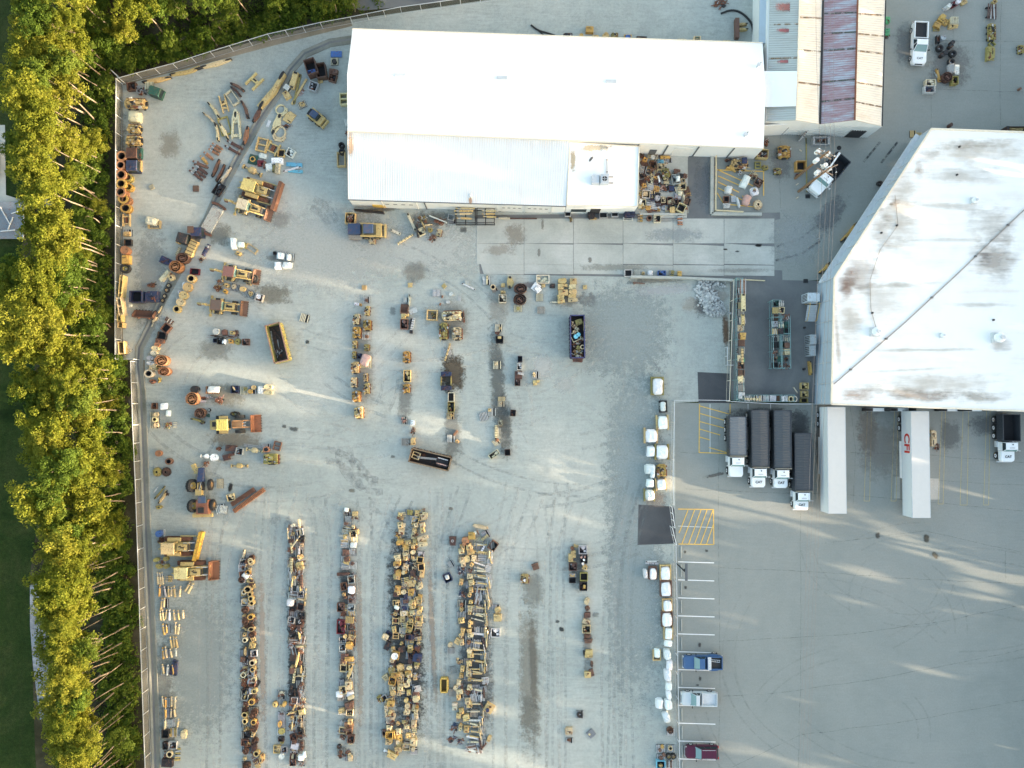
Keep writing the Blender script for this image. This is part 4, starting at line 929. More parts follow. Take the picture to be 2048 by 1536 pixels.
def k_cylinder(v):
    """hydraulic ram lying along local y"""
    b = MB(); b.cyl((0, -.36, .5), (0, .16, .5), .36, 10); b.cyl((0, .16, .5), (0, .22, .5), .42, 10); b.cyl((0, .22, .5), (0, .4, .5), .17, 8, m=2)
    b.cyl((-.28, -.43, .5), (.28, -.43, .5), .3, 8) if False else b.box(0, -.43, .15, .5, .14, .7, tx=.8); b.box(0, .44, .2, .42, .12, .6, tx=.8)
    if v: b.bar((.34, -.3, .8), (.34, .12, .8), .1, .1, 2)
    return b
def k_rams(v):
    """bundle of three rams strapped side by side"""
    b = MB()
    for k, x in enumerate((-.34, 0, .33)):
        o = kr.uniform(-.06, .06); r = kr.uniform(.11, .15)
        b.cyl((x, -.42 + o, .4), (x + kr.uniform(-.04, .04), .12 + o, .4), r, 8, m=0); b.cyl((x, .12 + o, .4), (x, .38 + o, .4), r * .45, 6, m=2); b.box(x, .42 + o, .15, .16, .1, .5); b.box(x, -.46 + o, .15, .2, .08, .5)
    b.box(0, -.2, 0, .95, .06, .2, m=1); b.box(0, .15, 0, .95, .06, .2, m=1); return b
def k_pallet(v):
    b = MB(); miss = kr.randint(0, 6) if v == 2 else -1
    for i in range(6):
        if i != miss: b.box(-.445 + i * .178, 0, .82, .10, 1, .18)
    for y in (-.45, 0, .45): b.box(0, y, .2, 1, .08, .6, m=1)  # stringers and bottom boards near-black: shade of the slat gaps painted in
    for i in range(6): b.box(-.445 + i * .178, 0, 0, .17, 1, .1, m=1)
    return b
def k_crate(v):
    b = MB()
    for x, y, sx, sy in ((0, -.47, 1, .06), (0, .47, 1, .06), (-.47, 0, .06, .88), (.47, 0, .06, .88)): b.box(x, y, 0, sx, sy, 1)
    b.box(0, 0, .03, .88, .88, .1, m=1)
    for i in range((9, 5, 0)[v]):
        x, y = kr.uniform(-.28, .28), kr.uniform(-.28, .28); q = kr.uniform(.15, .34)
        if kr.random() < .5: b.box(x, y, .1, q, kr.uniform(.15, .34), kr.uniform(.3, .8), kr.uniform(0, 3), kr.choice([0, 1, 2, 3]))
        else: b.cyl((x, y, .1), (x, y, kr.uniform(.35, .85)), q / 2, 8, kr.choice([0, 1, 2, 3]))
    return b
def k_coil(v):
    """crawler track rolled up"""
    b = MB(); t = 0.0
    while t < 6.283 * 2.6:
        r = .13 + .032 * t * (.9 if v else .86); r = min(r, .5); b.box(r * math.cos(t), r * math.sin(t), 0, .05, .085, 1, t + 0, m=0); b.box(r * .965 * math.cos(t), r * .965 * math.sin(t), .25, .05, .04, .5, t, m=1); t += .1 / r
    b.box(.02, -.05, .8, .16, .4, .22, .8 + v); return b
def k_wrap(v):
    """machine part shrunk-wrapped in white film: lumpy top, pinched skirt"""
    rg = random.Random(v + 60); n = 14; b = MB(); rings = []
    for (f, z) in ((1.0, 0), (.97, .35), (.9, .75), (.7, .92), (.36, 1.0)):
        rings.append([((f * (.5 + rg.uniform(-.085, .03)) * (abs(math.cos(a)) ** .32 * (1 if math.cos(a) > 0 else -1))), (f * (.5 + rg.uniform(-.085, .03)) * (abs(math.sin(a)) ** .32 * (1 if math.sin(a) > 0 else -1))), z + rg.uniform(-.05, .05) * (z > 0)) for a in [6.283 * i / n + .01 for i in range(n)]])
    vs = [p for r in rings for p in r] + [(0, 0, .96)]; fs = []
    for k in range(len(rings) - 1):
        for i in range(n): fs.append((k * n + i, k * n + (i + 1) % n, (k + 1) * n + (i + 1) % n, (k + 1) * n + i))
    for i in range(n): fs.append(((len(rings) - 1) * n + i, (len(rings) - 1) * n + (i + 1) % n, len(rings) * n))
    b.add(vs, fs); return b
def k_frame(v):
    b = MB()
    for x in (-.44, .44): b.box(x, 0, 0, .1, 1, 1)
    for y in ((-.45, .45), (-.3, .3), (-.45, 0, .45))[v]: b.box(0, y, .1, .8, .09, .8)
    if v == 1: b.box(0, 0, .2, .3, .5, .5, m=3)
    return b
def k_hframe(v):
    b = MB(); b.bar((-.4, -.5, .5), (-.3, .5, .5), .12, .9); b.bar((.3, -.5, .5), (.4, .5, .5), .12, .9); b.box(0, .05, .1, .6, .22, .8); b.box(0, .08, .9, .3, .1, .1, m=1)
    if v: b.bar((-.3, -.2, .6), (.3, -.3, .6), .08, .4)
    return b
def k_aframe(v):
    b = MB(); b.bar((-.38, -.5, .4), (-.22, .35, .6), .16, .8); b.bar((.38, -.5, .4), (.22, .35, .6), .16, .8); b.box(0, -.45, .1, .95, .1, .6); b.ring(0, .32, .2, .22, .12, .8, 12, 0, 1); b.box(0, .08, .2, .45, .12, .5); b.box(.0, .5, .3, .24, .1, .5) if False else None; return b
def k_arm(v):
    """excavator / loader arm: bent plate beam with bosses, long axis y"""
    b = MB(); prof = [[(-.5, -.35), (-.5, .1), (-.1, .42), (.25, .4), (.5, -.05), (.5, -.35), (.1, -.1)], [(-.5, -.1), (-.46, .25), (0, .45), (.5, .2), (.5, -.1), (0, -.2)], [(-.5, -.4), (-.5, 0), (0, .35), (.5, .3), (.5, 0), (.05, -.05)]][v % 3]
    vs0 = [(p[1], p[0], 0) for p in prof]; vs1 = [(p[1], p[0], 1) for p in prof]; n = len(prof)
    b.add(vs0 + vs1, [tuple(range(n)), tuple(range(n, 2 * n))[::-1]] + [((i + 1) % n, i, n + i, n + (i + 1) % n) for i in range(n)])
    b.cyl((-.1 if v != 1 else .05, -.44, -.02), (-.1 if v != 1 else .05, -.44, 1.15), .12, 8, 1); b.cyl((.1, .42, -.02), (.1, .42, 1.15), .12, 8, 1); b.box(.12, .0, 1.0, .14, .3, .12, 0, 0); return b
def k_bucket(v):
    """loader bucket opening towards +y, teeth on the lip"""
    b = MB(); prof = [(-.5, .9), (-.5, .25), (-.3, 0), (.5, 0), (.5, .06), (-.25, .08), (-.42, .3), (-.42, .9)]
    n = len(prof); vs = [(-.5, p[0], p[1]) for p in prof] + [(.5, p[0], p[1]) for p in prof]
    b.add(vs, [(i, (i + 1) % n, n + (i + 1) % n, n + i) for i in range(n)])
    for x in (-.5, .47): b.add([(x, -.5, .9), (x, -.5, .2), (x, -.3, 0), (x, .5, 0), (x, .45, .3), (x, -.2, .95), (x + .03, -.5, .9), (x + .03, -.5, .2), (x + .03, -.3, 0), (x + .03, .5, 0), (x + .03, .45, .3), (x + .03, -.2, .95)], [(0, 1, 2, 3, 4, 5), (11, 10, 9, 8, 7, 6), (0, 5, 11, 6), (5, 4, 10, 11), (4, 3, 9, 10)])
    for i in range(7): b.box(-.45 + i * .15, .53, .02, .05, .1, .06, m=1)
    for x in (-.25, .25): b.box(x, -.55, .2, .06, .14, .5)
    return b
def k_beam(v):
    b = MB(); b.box(0, 0, 0, 1, 1, 1)
    if v == 1: b.box(0, .44, 1, .6, .1, .15, m=1); b.box(0, -.44, 1, .6, .1, .15, m=1)
    if v == 2: [b.box(0, -.4 + i * .2, 1, 1.15, .03, .1, m=1) for i in range(5)]
    return b
def k_sheet(v):
    b = MB(); b.box(0, 0, 0, 1, 1, .5)
    if v == 1: [b.box(-.4 + i * .2, 0, .5, .08, 1, .5) for i in range(5)]
    if v == 2: b.box(.06, .05, .5, .9, .85, .5, .08)
    return b
def k_axle(v):
    """differential housing with hubs, long axis x"""
    b = MB(); b.cyl((-.5, 0, .5), (.5, 0, .5), .12, 10); b.cyl((-.12, 0, .5), (.12, 0, .5), .42, 12, 0, .42); b.cyl((-.2, 0, .5), (-.12, 0, .5), .25, 10, 0, .42); b.cyl((.12, 0, .5), (.2, 0, .5), .42, 10, 0, .25)
    for s in (-1, 1): b.cyl((s * .44, 0, .5), (s * .5, 0, .5), .34, 12); b.cyl((s * .36, 0, .5), (s * .4, 0, .5), .2, 8, m=1)
    b.cyl((0, 0, .5), (0, .5, .55), .14, 8); return b
def k_cab(v):
    """operator cab: glass all round under a flat roof"""
    b = MB(); b.box(0, 0, 0, .96, .96, .3); b.box(0, 0, .3, .92, .92, .55, m=1, tx=.92)
    for x in (-.45, .45):
        for y in (-.45, .45): b.bar((x, y, .3), (x * .93, y * .93, .86), .06, .06)
    b.box(0, 0, .86, .9, .9, .12, tx=.92); b.box(.1, -.1, .98, .3, .3, .03); return b
def k_drum(v):
    b = MB(); b.cyl((0, 0, 0), (0, 0, .96), .48, 16); b.ring(0, 0, .94, .5, .44, .06, 16); b.ring(0, 0, .32, .5, .46, .05, 16); b.ring(0, 0, .64, .5, .46, .05, 16); b.cyl((.2, .1, .96), (.2, .1, 1.0), .07, 6, 1); return b
def k_gear(v):
    b = MB(); b.ring(0, 0, 0, .42, .12, 1, 20, 0, 1)
    for i in range(22): a = 6.283 * i / 22; b.box(.455 * math.cos(a), .455 * math.sin(a), .1, .09, .06, .8, a)
    b.ring(0, 0, 1, .26, .13, .3, 14, 0, 1); return b
def k_track(v):
    """length of crawler track laid out, long axis y"""
    b = MB()
    for i in range(26): b.box(0, -.48 + i * .0385, 0, .96, .033, .75 if i % 2 else .7); b.box(0, -.49 + i * .0385, .7, .96, .008, .3)
    b.box(-.2, 0, -.02, .1, 1, .6, m=1); b.box(.2, 0, -.02, .1, 1, .6, m=1); return b
def k_rack(v):
    """bundle of rods and pipes"""
    b = MB()
    for i in range(6): x = -.42 + i * .165; b.cyl((x + kr.uniform(-.03, .03), -.5 + kr.uniform(0, .1), .4), (x + kr.uniform(-.06, .06), .5 - kr.uniform(0, .1), .4 + kr.uniform(0, .3)), .06, 6, kr.choice([0, 2, 0]))
    b.box(0, -.3, 0, 1, .06, .35, m=1); b.box(0, .3, 0, 1, .06, .35, m=1); return b
def k_junk(v):
    """tangle of hoses, brackets and small castings"""
    b = MB()
    for i in range(24):
        x, y, z = kr.uniform(-.4, .4), kr.uniform(-.4, .4), kr.uniform(0, .45)
        t = kr.random()
        if t < .4: b.bar((x, y, z + .1), (x + kr.uniform(-.4, .4), y + kr.uniform(-.4, .4), z + kr.uniform(.1, .4)), .06, .08, kr.choice([0, 3, 3, 2]))
        elif t < .7: b.box(x, y, z, kr.uniform(.1, .3), kr.uniform(.1, .3), kr.uniform(.15, .4), kr.uniform(0, 3), kr.choice([0, 0, 1, 3]))
        else: b.ring(x, y, z, .16, .1, .3, 10, kr.choice([0, 3]))
    return b
def k_rocks(v):
    b = MB(); rg = random.Random(5); [rock(b, kr.uniform(-.35, .35), kr.uniform(-.35, .35), .1, kr.uniform(.1, .2), rg) for _ in range(14)]
    for x, y, sx, sy in ((0, -.47, 1, .06), (0, .47, 1, .06), (-.47, 0, .06, .88), (.47, 0, .06, .88)): b.box(x, y, 0, sx, sy, .45, m=2)
    return b
def k_hatch(v):
    """folded bonnet or hatch plate: sloped faces and a cut-out"""
    b = MB(); g = random.Random(v + 80); w = g.uniform(.25, .4)
    b.add([(-.5, -.5, 0), (.5, -.5, 0), (.5, .5, 0), (-.5, .5, 0), (-w, -.45, .9), (w, -.42, .85), (w, .1, 1), (-w, .1, 1), (-.42, .48, .45), (.42, .48, .4)], [(0, 1, 5, 4), (4, 5, 6, 7), (7, 6, 9, 8), (8, 9, 2, 3), (0, 4, 7, 8, 3), (1, 2, 9, 6, 5)])
    b.box(g.uniform(-.1, .1), -.15, .93, w * .9, .16, .09, g.choice([0, .2]), m=g.choice([1, 3, 0])); b.box(0, .3, .55, w, .08, .25, m=g.choice([0, 1])); b.cyl((w * .6, -.3, .85), (w * .6, -.3, 1.05), .06, 6, g.choice([0, 1])); return b
# kind: builder, variants, height m, materials, noun, category
KD = {
 'hatch': (k_hatch, 5, .5, MATS, 'folded bonnet plate', 'bonnet plate'),  'engine': (k_engine, 3, 1.15, MATS, 'engine block', 'engine'), 'casting': (k_casting, 5, .55, MATS, 'lumpy casting', 'casting'), 'cover': (k_cover, 9, .55, MATS, 'sheet-metal machine cover', 'machine cover'),
 'ring': (k_ring, 2, .8, MATS, 'hollow steel collar', 'collar'), 'flatring': (k_flatring, 1, .25, MATS, 'flat ring bracket', 'bracket'), 'wheel': (k_wheel, 1, .45, [P, RB, S_], 'tyred wheel lying flat', 'wheel'),
 'ram': (k_cylinder, 2, .3, MATS, 'hydraulic ram', 'hydraulic ram'), 'rams': (k_rams, 3, .35, MATS, 'bundle of hydraulic rams', 'hydraulic rams'), 'pallet': (k_pallet, 3, .17, [WD, D_], 'slatted pallet', 'pallet'),
 'crate': (k_crate, 3, .8, MATS, 'open parts bin', 'bin'), 'coil': (k_coil, 2, .6, [RS, D_], 'rolled-up crawler track', 'crawler track'), 'wrap': (k_wrap, 5, .95, [M['cloth']], 'bundle wrapped in white film', 'wrapped bundle'),
 'frame': (k_frame, 3, .35, MATS, 'welded frame', 'frame'), 'hframe': (k_hframe, 2, .4, MATS, 'H-shaped lift frame', 'frame'), 'aframe': (k_aframe, 1, .45, MATS, 'A-shaped draft frame', 'frame'), 'arm': (k_arm, 3, .5, MATS, 'excavator arm', 'machine arm'),
 'bucket': (k_bucket, 1, 1.0, [RS, D_], 'loader bucket', 'bucket'), 'beam': (k_beam, 3, .25, MATS, 'long beam', 'beam'), 'sheet': (k_sheet, 3, .12, MATS, 'flat plate', 'plate'), 'axle': (k_axle, 1, .6, MATS, 'drive axle housing', 'axle'),
 'cab': (k_cab, 1, 1.5, [P, M['glass']], 'glazed operator cab', 'cab'), 'drum': (k_drum, 1, .85, MATS, 'round drum', 'drum'), 'gear': (k_gear, 1, .3, [RS, D_], 'big toothed sprocket', 'sprocket'), 'track': (k_track, 1, .22, [RS, D_], 'laid-out crawler track', 'crawler track'),
 'rods': (k_rack, 2, .4, MATS, 'bundle of rods', 'rods'), 'junk': (k_junk, 7, .5, MATS, 'tangle of scrap fittings', 'scrap'), 'rocks': (k_rocks, 1, .8, [P, P, M['cream_trim']], 'box of tan rubble', 'box'),
}
KM = {k: [v[0](i).mesh(k, v[3]) for i in range(v[1])] for k, v in KD.items()}
NAMES = {'hatch': 'bonnet_plate', 'engine': 'engine_block', 'casting': 'metal_casting', 'cover': 'machine_cover', 'ring': 'steel_collar', 'flatring': 'ring_bracket', 'wheel': 'loose_wheel', 'ram': 'hydraulic_ram', 'rams': 'ram_bundle', 'pallet': 'wooden_pallet', 'crate': 'parts_bin', 'coil': 'rolled_track',
         'wrap': 'wrapped_bundle', 'frame': 'welded_frame', 'hframe': 'lift_frame', 'aframe': 'draft_frame', 'arm': 'excavator_arm', 'bucket': 'loader_bucket', 'beam': 'steel_beam', 'sheet': 'metal_plate', 'axle': 'drive_axle', 'cab': 'operator_cab', 'drum': 'steel_drum', 'gear': 'drive_sprocket', 'track': 'crawler_track', 'rods': 'rod_bundle', 'junk': 'scrap_tangle', 'rocks': 'rubble_box'}  # loose welded, lift and draft frames, machine arms and tyred wheels among these
CO = {'Y': ('yellow', (.54, .40, .18)), 'T': ('tan yellow', (.60, .49, .29)), 'G': ('golden', (.50, .31, .09)), 'O': ('orange', (.32, .16, .085)), 'R': ('rusty', (.155, .085, .06)), 'B': ('dark brown', (.09, .05, .04)), 'K': ('black', (.025, .027, .03)), 'N': ('navy', (.025, .04, .09)),
      'A': ('grey', (.34, .36, .37)), 'W': ('white', (.76, .77, .76)), 'C': ('cream', (.60, .55, .40)), 'U': ('blue', (.06, .14, .36)), 'S': ('sky-blue', (.14, .42, .55)), 'E': ('dark green', (.03, .10, .08)), 'M': ('maroon', (.14, .02, .03)), 'P': ('pinkish', (.5, .32, .27)), 'L': ('light grey', (.56, .56, .54)), 'H': ('bare wood', (.42, .38, .32)), 'D': ('dull olive', (.32, .27, .09)), 'F': ('bright green', (.1, .4, .2))}
ITEMS = []
def Z(zone, text, z=0.0):
    """one item per entry: kind x y w l angle colour [height] [base z]"""
    for e in text.replace('\n', ';').split(';'):
        f = e.split()
        if not f: continue
        k, x, y, w, l, a, c = f[0], float(f[1]), float(f[2]), float(f[3]), float(f[4]), float(f[5]), f[6]
        ITEMS.append(dict(k=k, x=x, y=y, w=w, l=l, a=a, c=c, h=float(f[7]) if len(f) > 7 else KD[k][2], z=float(f[8]) if len(f) > 8 else z, zone=zone))
def flush():
    ITEMS.sort(key=lambda i: (i['y'], i['x'])); cnt = {}; tot = {}
    def desc(it): return CO[it['c']][0] + ' ' + KD[it['k']][4] if not (it['k'] == 'wrap' and it['c'] == 'W') else KD['wrap'][4]
    for it in ITEMS:
        key = (it['zone'], desc(it)); tot[key] = tot.get(key, 0) + 1
    jr = random.Random(8)
    for it in ITEMS:
        key = (it['zone'], desc(it)); cnt[key] = cnt.get(key, 0) + 1; n = cnt[key]
        d = desc(it); zt = it['zone']
        if tot[key] == 1: lab = f'{d} {zt}'
        elif n == tot[key] and n > 1: lab = f'lowest {d} {zt}'
        elif n == 1: lab = f'uppermost {d} {zt}'
        else: lab = f'{ordw(n)} {d} {zt}'
        it['k'] == 'x'
        c = CO[it['c']][1]; j = jr.uniform(.82, 1.15); c = tuple(min(.9, q * j * jr.uniform(.96, 1.04)) for q in c)
        p = G(it['x'], it['y'], it['h'] + it['z']); ms = KM[it['k']]
        o = link(NAMES[it['k']], ms[jr.randrange(len(ms))], None, (p.x, p.y, it['z'] + .035), R(it['a']), (it['w'] * PXM, it['l'] * PXM, it['h']), c)
        tag(o, lab, KD[it['k']][5], 'parts ' + zt)
# ================================================================== VEHICLES AND MACHINES (metres, front towards +x)
CL = M['clean']
def wheel_pair(par, x, y, r, w, rimc=(.6, .6, .6)):
    for s in (-1, 1):
        t = MB(); t.cyl((0, -w / 2, 0), (0, w / 2, 0), r, 18, 0); 
        for i in range(18): a = 6.283 * i / 18; t.box(r * math.cos(a) * .99, 0, r * math.sin(a) * .99 - .02, .05, w * .96, .04)
        o = t.obj('wheel', M['rubber'], par, (x, s * y, r))
        q = MB(); q.cyl((0, s * w / 2, 0), (0, s * (w / 2 + .015), 0), r * .58, 14, 0); q.cyl((0, s * (w / 2 + .012), 0), (0, s * (w / 2 + .06), 0), r * .18, 8, 1); q.obj('rim', [P, M['dark']], o, color=rimc)
def text(par, s, size, loc, rot, mat, name='lettering', ext=.004):
    c = bpy.data.curves.new(name, 'FONT'); c.body = s; c.size = size; c.align_x = 'CENTER'; c.align_y = 'CENTER'; c.extrude = ext; c.offset = size * .025; c.materials.append(mat)
    tmp = bpy.data.objects.new('lettering', c); COL.objects.link(tmp); dg = bpy.context.evaluated_depsgraph_get(); me = bpy.data.meshes.new_from_object(tmp.evaluated_get(dg)); bpy.data.objects.remove(tmp)
    o = link(name, me, par, loc); o.rotation_euler = rot; return o
def ribs(bb, x0, x1, n, y, z, w=.05, h=.04, m=0):
    for i in range(n): x = x0 + (x1 - x0) * (i + .5) / n; bb.box(x, 0, z, w, 2 * y, h, m=m)
def slabside(prof, y, par, name, mat, color=None, inset=0, m=0):
    """x,z profile swept across y; the top third of the section narrows by inset"""
    b = MB(); n = len(prof); zt = max(p[1] for p in prof); zb = min(p[1] for p in prof)
    def yy(z): return y - inset * max(0, (z - zb) / (zt - zb)) ** 2
    vs = [(p[0], -yy(p[1]), p[1]) for p in prof] + [(p[0], yy(p[1]), p[1]) for p in prof]
    b.add(vs, [tuple(range(n)), tuple(range(n, 2 * n))[::-1]] + [((i + 1) % n, i, n + i, n + (i + 1) % n) for i in range(n)])
    return b.obj(name, mat, par, color=color)
def rounded(L0, L1, y, z0, z1, par, name, color, r=.35, top=.9, mat=None):
    """body slab with rounded corners in plan and a tumblehome"""
    pts = []
    for cx, cy, a0 in ((L1 - r, y - r, 0), (L0 + r * .6, y - r * .6, 90), (L0 + r * .6, -y + r * .6, 180), (L1 - r, -y + r, 270)):
        rr = r if cx > (L0 + L1) / 2 else r * .6
        for k in range(5): a = R(a0 + k * 22.5); pts.append((cx + rr * math.cos(a), cy + rr * math.sin(a)))
    b = MB(); n = len(pts); cx = (L0 + L1) / 2
    lv = [(1.0, z0), (1.0, z0 + (z1 - z0) * .6), (.985, z0 + (z1 - z0) * .85), (top + .04, z1)]
    vs = [(cx + (p[0] - cx) * f, p[1] * f, z) for f, z in lv for p in pts]
    fs = [tuple(range(n))[::-1], tuple(range(3 * n, 4 * n))] + [(k * n + i, k * n + (i + 1) % n, (k + 1) * n + (i + 1) % n, (k + 1) * n + i) for k in range(3) for i in range(n)]
    b.add(vs, fs); return b.obj(name, mat or CL, par, color=color)
def cabin(par, x0, x1, y, z0, z1, col, ws=.75, rs=.35, glass='glass', win=2):
    """greenhouse: sloped glass round a roof panel with pillars"""
    b = MB(); xt0, xt1 = x0 + rs, x1 - ws; yt = y * .82
    vs = [(x0, -y, z0), (x1, -y, z0), (x1, y, z0), (x0, y, z0), (xt0, -yt, z1), (xt1, -yt, z1), (xt1, yt, z1), (xt0, yt, z1)]
    w = MB(); w.quad((x1 - .04, -y * .93, z0 + .02), (x1 - .04, y * .93, z0 + .02), (xt1 + .02, yt * .95, z1 - .02), (xt1 + .02, -yt * .95, z1 - .02))
    b.add(vs, [(3, 2, 1, 0), (4, 5, 6, 7), (0, 1, 5, 4), (1, 2, 6, 5), (2, 3, 7, 6), (3, 0, 4, 7)]); b.obj('side_glass', M['glass'], par)
    q = MB(); q.add([(x1 + .01, -y * .95, z0 + .01), (x1 + .01, y * .95, z0 + .01), (xt1 + .015, yt * .97, z1 - .01), (xt1 + .015, -yt * .97, z1 - .01)], [(0, 1, 2, 3)]); q.obj('windscreen', M['screen'], par)
    r = MB(); r.box((xt0 + xt1) / 2, 0, z1 - .03, xt1 - xt0 + .08, yt * 2 + .06, .07, tx=.96)
    for s in (-1, 1):
        r.bar((x0, s * y, z0), (xt0, s * yt, z1), .07, .07); r.bar((x1, s * y, z0), (xt1, s * yt, z1), .06, .06)
        for k in range(1, win): f = k / win; r.bar((x0 + (x1 - x0) * f, s * y * 1.005, z0), (xt0 + (xt1 - xt0) * f, s * yt * 1.01, z1), .07, .05)
    r.obj('roof', CL, par, color=col)
_g = NT('windscreen_glass', .12, 0, .5); _g.base((.16, .27, .27)); M['screen'] = _g.m
def bits(par, L, y, z, mx):
    for s in (-1, 1):
        MB().box(L - .12, s * (y - .3), z, .16, .38, .2, tx=.8).obj('headlight', M['lamp'], par)
        m = MB(); m.bar((mx, s * y, z + .3), (mx, s * (y + .22), z + .33), .05); m.box(mx, s * (y + .27), z + .22, .1, .16, .22); m.obj('mirror', M['dark'], par)
def pickup(x, y, ang, col, label, L=5.7, hood='', box=None, bedc='dark', ladder=False, fender=False, crane=False):
    q = G(x, y, 1.0); t = thing('pickup_truck', label, 'pickup truck', (q.x, q.y, .03), R(ang)); h = L / 2; W_ = .98
    rounded(-h + .1, h, W_, .38, 1.08, t, 'body', col, .42)
    MB().box(h - .9, 0, 1.05, 1.5, 1.55, .09, tx=.85).obj('hood', CL, t, color=col)
    cabin(t, -.45 if L > 5.5 else -.2, 1.35, .9, 1.06, 1.78, col)
    x0, x1 = -h + .15, (-.5 if L > 5.5 else -.25); b = MB()
    b.box((x0 + x1) / 2, 0, 1.081, x1 - x0, 1.9, .012, m=1)
    for s in (-1, 1): b.box((x0 + x1) / 2, s * .9, 1.08, x1 - x0, .13, .3)
    b.box(x0 + .05, 0, 1.08, .09, 1.7, .3); b.box(x1 - .05, 0, 1.08, .09, 1.7, .34); b.obj('cargo_bed', [CL, M[bedc]], t, color=col)
    if box: MB().box(x1 - .35, 0, 1.33, .5, 1.82, .2).obj('toolbox', M[box], t)
    if fender:
        for s in (-1, 1):
            b = MB(); n = 8; pr = [((x0 + x1) / 2 + .1 + .85 * math.cos(math.pi * i / n), s * (W_ + .22 * math.sin(math.pi * i / n))) for i in range(n + 1)]; b.prism(pr if s > 0 else pr[::-1], .7, 1.16, inset=.04); b.obj('wheel_arch', CL, t, color=col)
    if ladder:
        l = thing('aluminium_ladder', 'short aluminium ladder lying in the bed of the blue pickup', 'ladder', t.location + Vector((0, 0, 1.12)), R(ang)); c_ = math.cos(R(ang)); s_ = math.sin(R(ang)); l.location += Vector((-1.6 * c_ + .3 * s_, -1.6 * s_ - .3 * c_, 0)); l.rotation_euler = (0, 0, R(ang) - .12)
        b = MB(); b.bar((-.9, .15, 0), (.9, .15, 0), .05); b.bar((-.9, -.15, 0), (.9, -.15, 0), .05); b.obj('rail', M['galv'], l); b = MB(); [b.bar((-.8 + i * .27, -.15, 0), (-.8 + i * .27, .15, 0), .04) for i in range(7)]; b.obj('rung', M['galv'], l)
    bits(t, h, W_, .72, 1.05)
    for s in (-1, 1): MB().box(-h + .12, s * .82, .75, .08, .16, .3).obj('tail_light', M['red_lamp'], t)
    b = MB(); b.box(h - .02, 0, .45, .14, 1.8, .22); b.obj('front_bumper', M['galv'], t); b = MB(); b.box(-h + .05, 0, .45, .14, 1.8, .2); b.obj('rear_bumper', M['galv'], t); MB().box(h - .03, 0, .72, .08, 1.0, .22).obj('grille', M['dark'], t)
    wheel_pair(t, h - 1.0, .88, .4, .27); wheel_pair(t, -h + 1.15, .88 if not fender else 1.1, .4, .27)
    if hood: text(t, hood, .42, (h - .75, 0, 1.15), (0, 0, R(90)), M['black_text'])
    return t
def suv(x, y, ang, col, label):
    q = G(x, y, 1.0); t = thing('parked_car', label, 'car', (q.x, q.y, .03), R(ang)); h = 2.45
    rounded(-h, h, .95, .35, 1.0, t, 'body', col, .5); MB().box(1.5, 0, .98, 1.5, 1.5, .08, tx=.85).obj('hood', CL, t, color=col)
    cabin(t, -h + .1, 1.0, .88, .99, 1.66, col, .8, .4, win=3); b = MB()
    for x_ in (-1.3, -.5): b.box(x_, 0, 1.70, .03, 1.2, .02)
    b.obj('roof_seam', M['dark'], t); b = MB(); [b.bar((-1.8, s * .62, 1.76), (.1, s * .62, 1.76), .04) for s in (-1, 1)]; b.obj('roof_rail', M['galv'], t)
    bits(t, h - .05, .95, .7, .85)
    for s in (-1, 1): MB().box(-h + .06, s * .8, .8, .12, .26, .25).obj('tail_light', M['red_lamp'], t)
    MB().box(h - .02, 0, .5, .1, 1.4, .2).obj('front_bumper', M['galv'], t); MB().box(-h + .3, 0, 1.05, .1, 1.2, .3).obj('rear_window', M['glass'], t)
    wheel_pair(t, h - .9, .86, .36, .24, (.6, .62, .6)); wheel_pair(t, -h + .9, .86, .36, .24, (.6, .62, .6)); return t
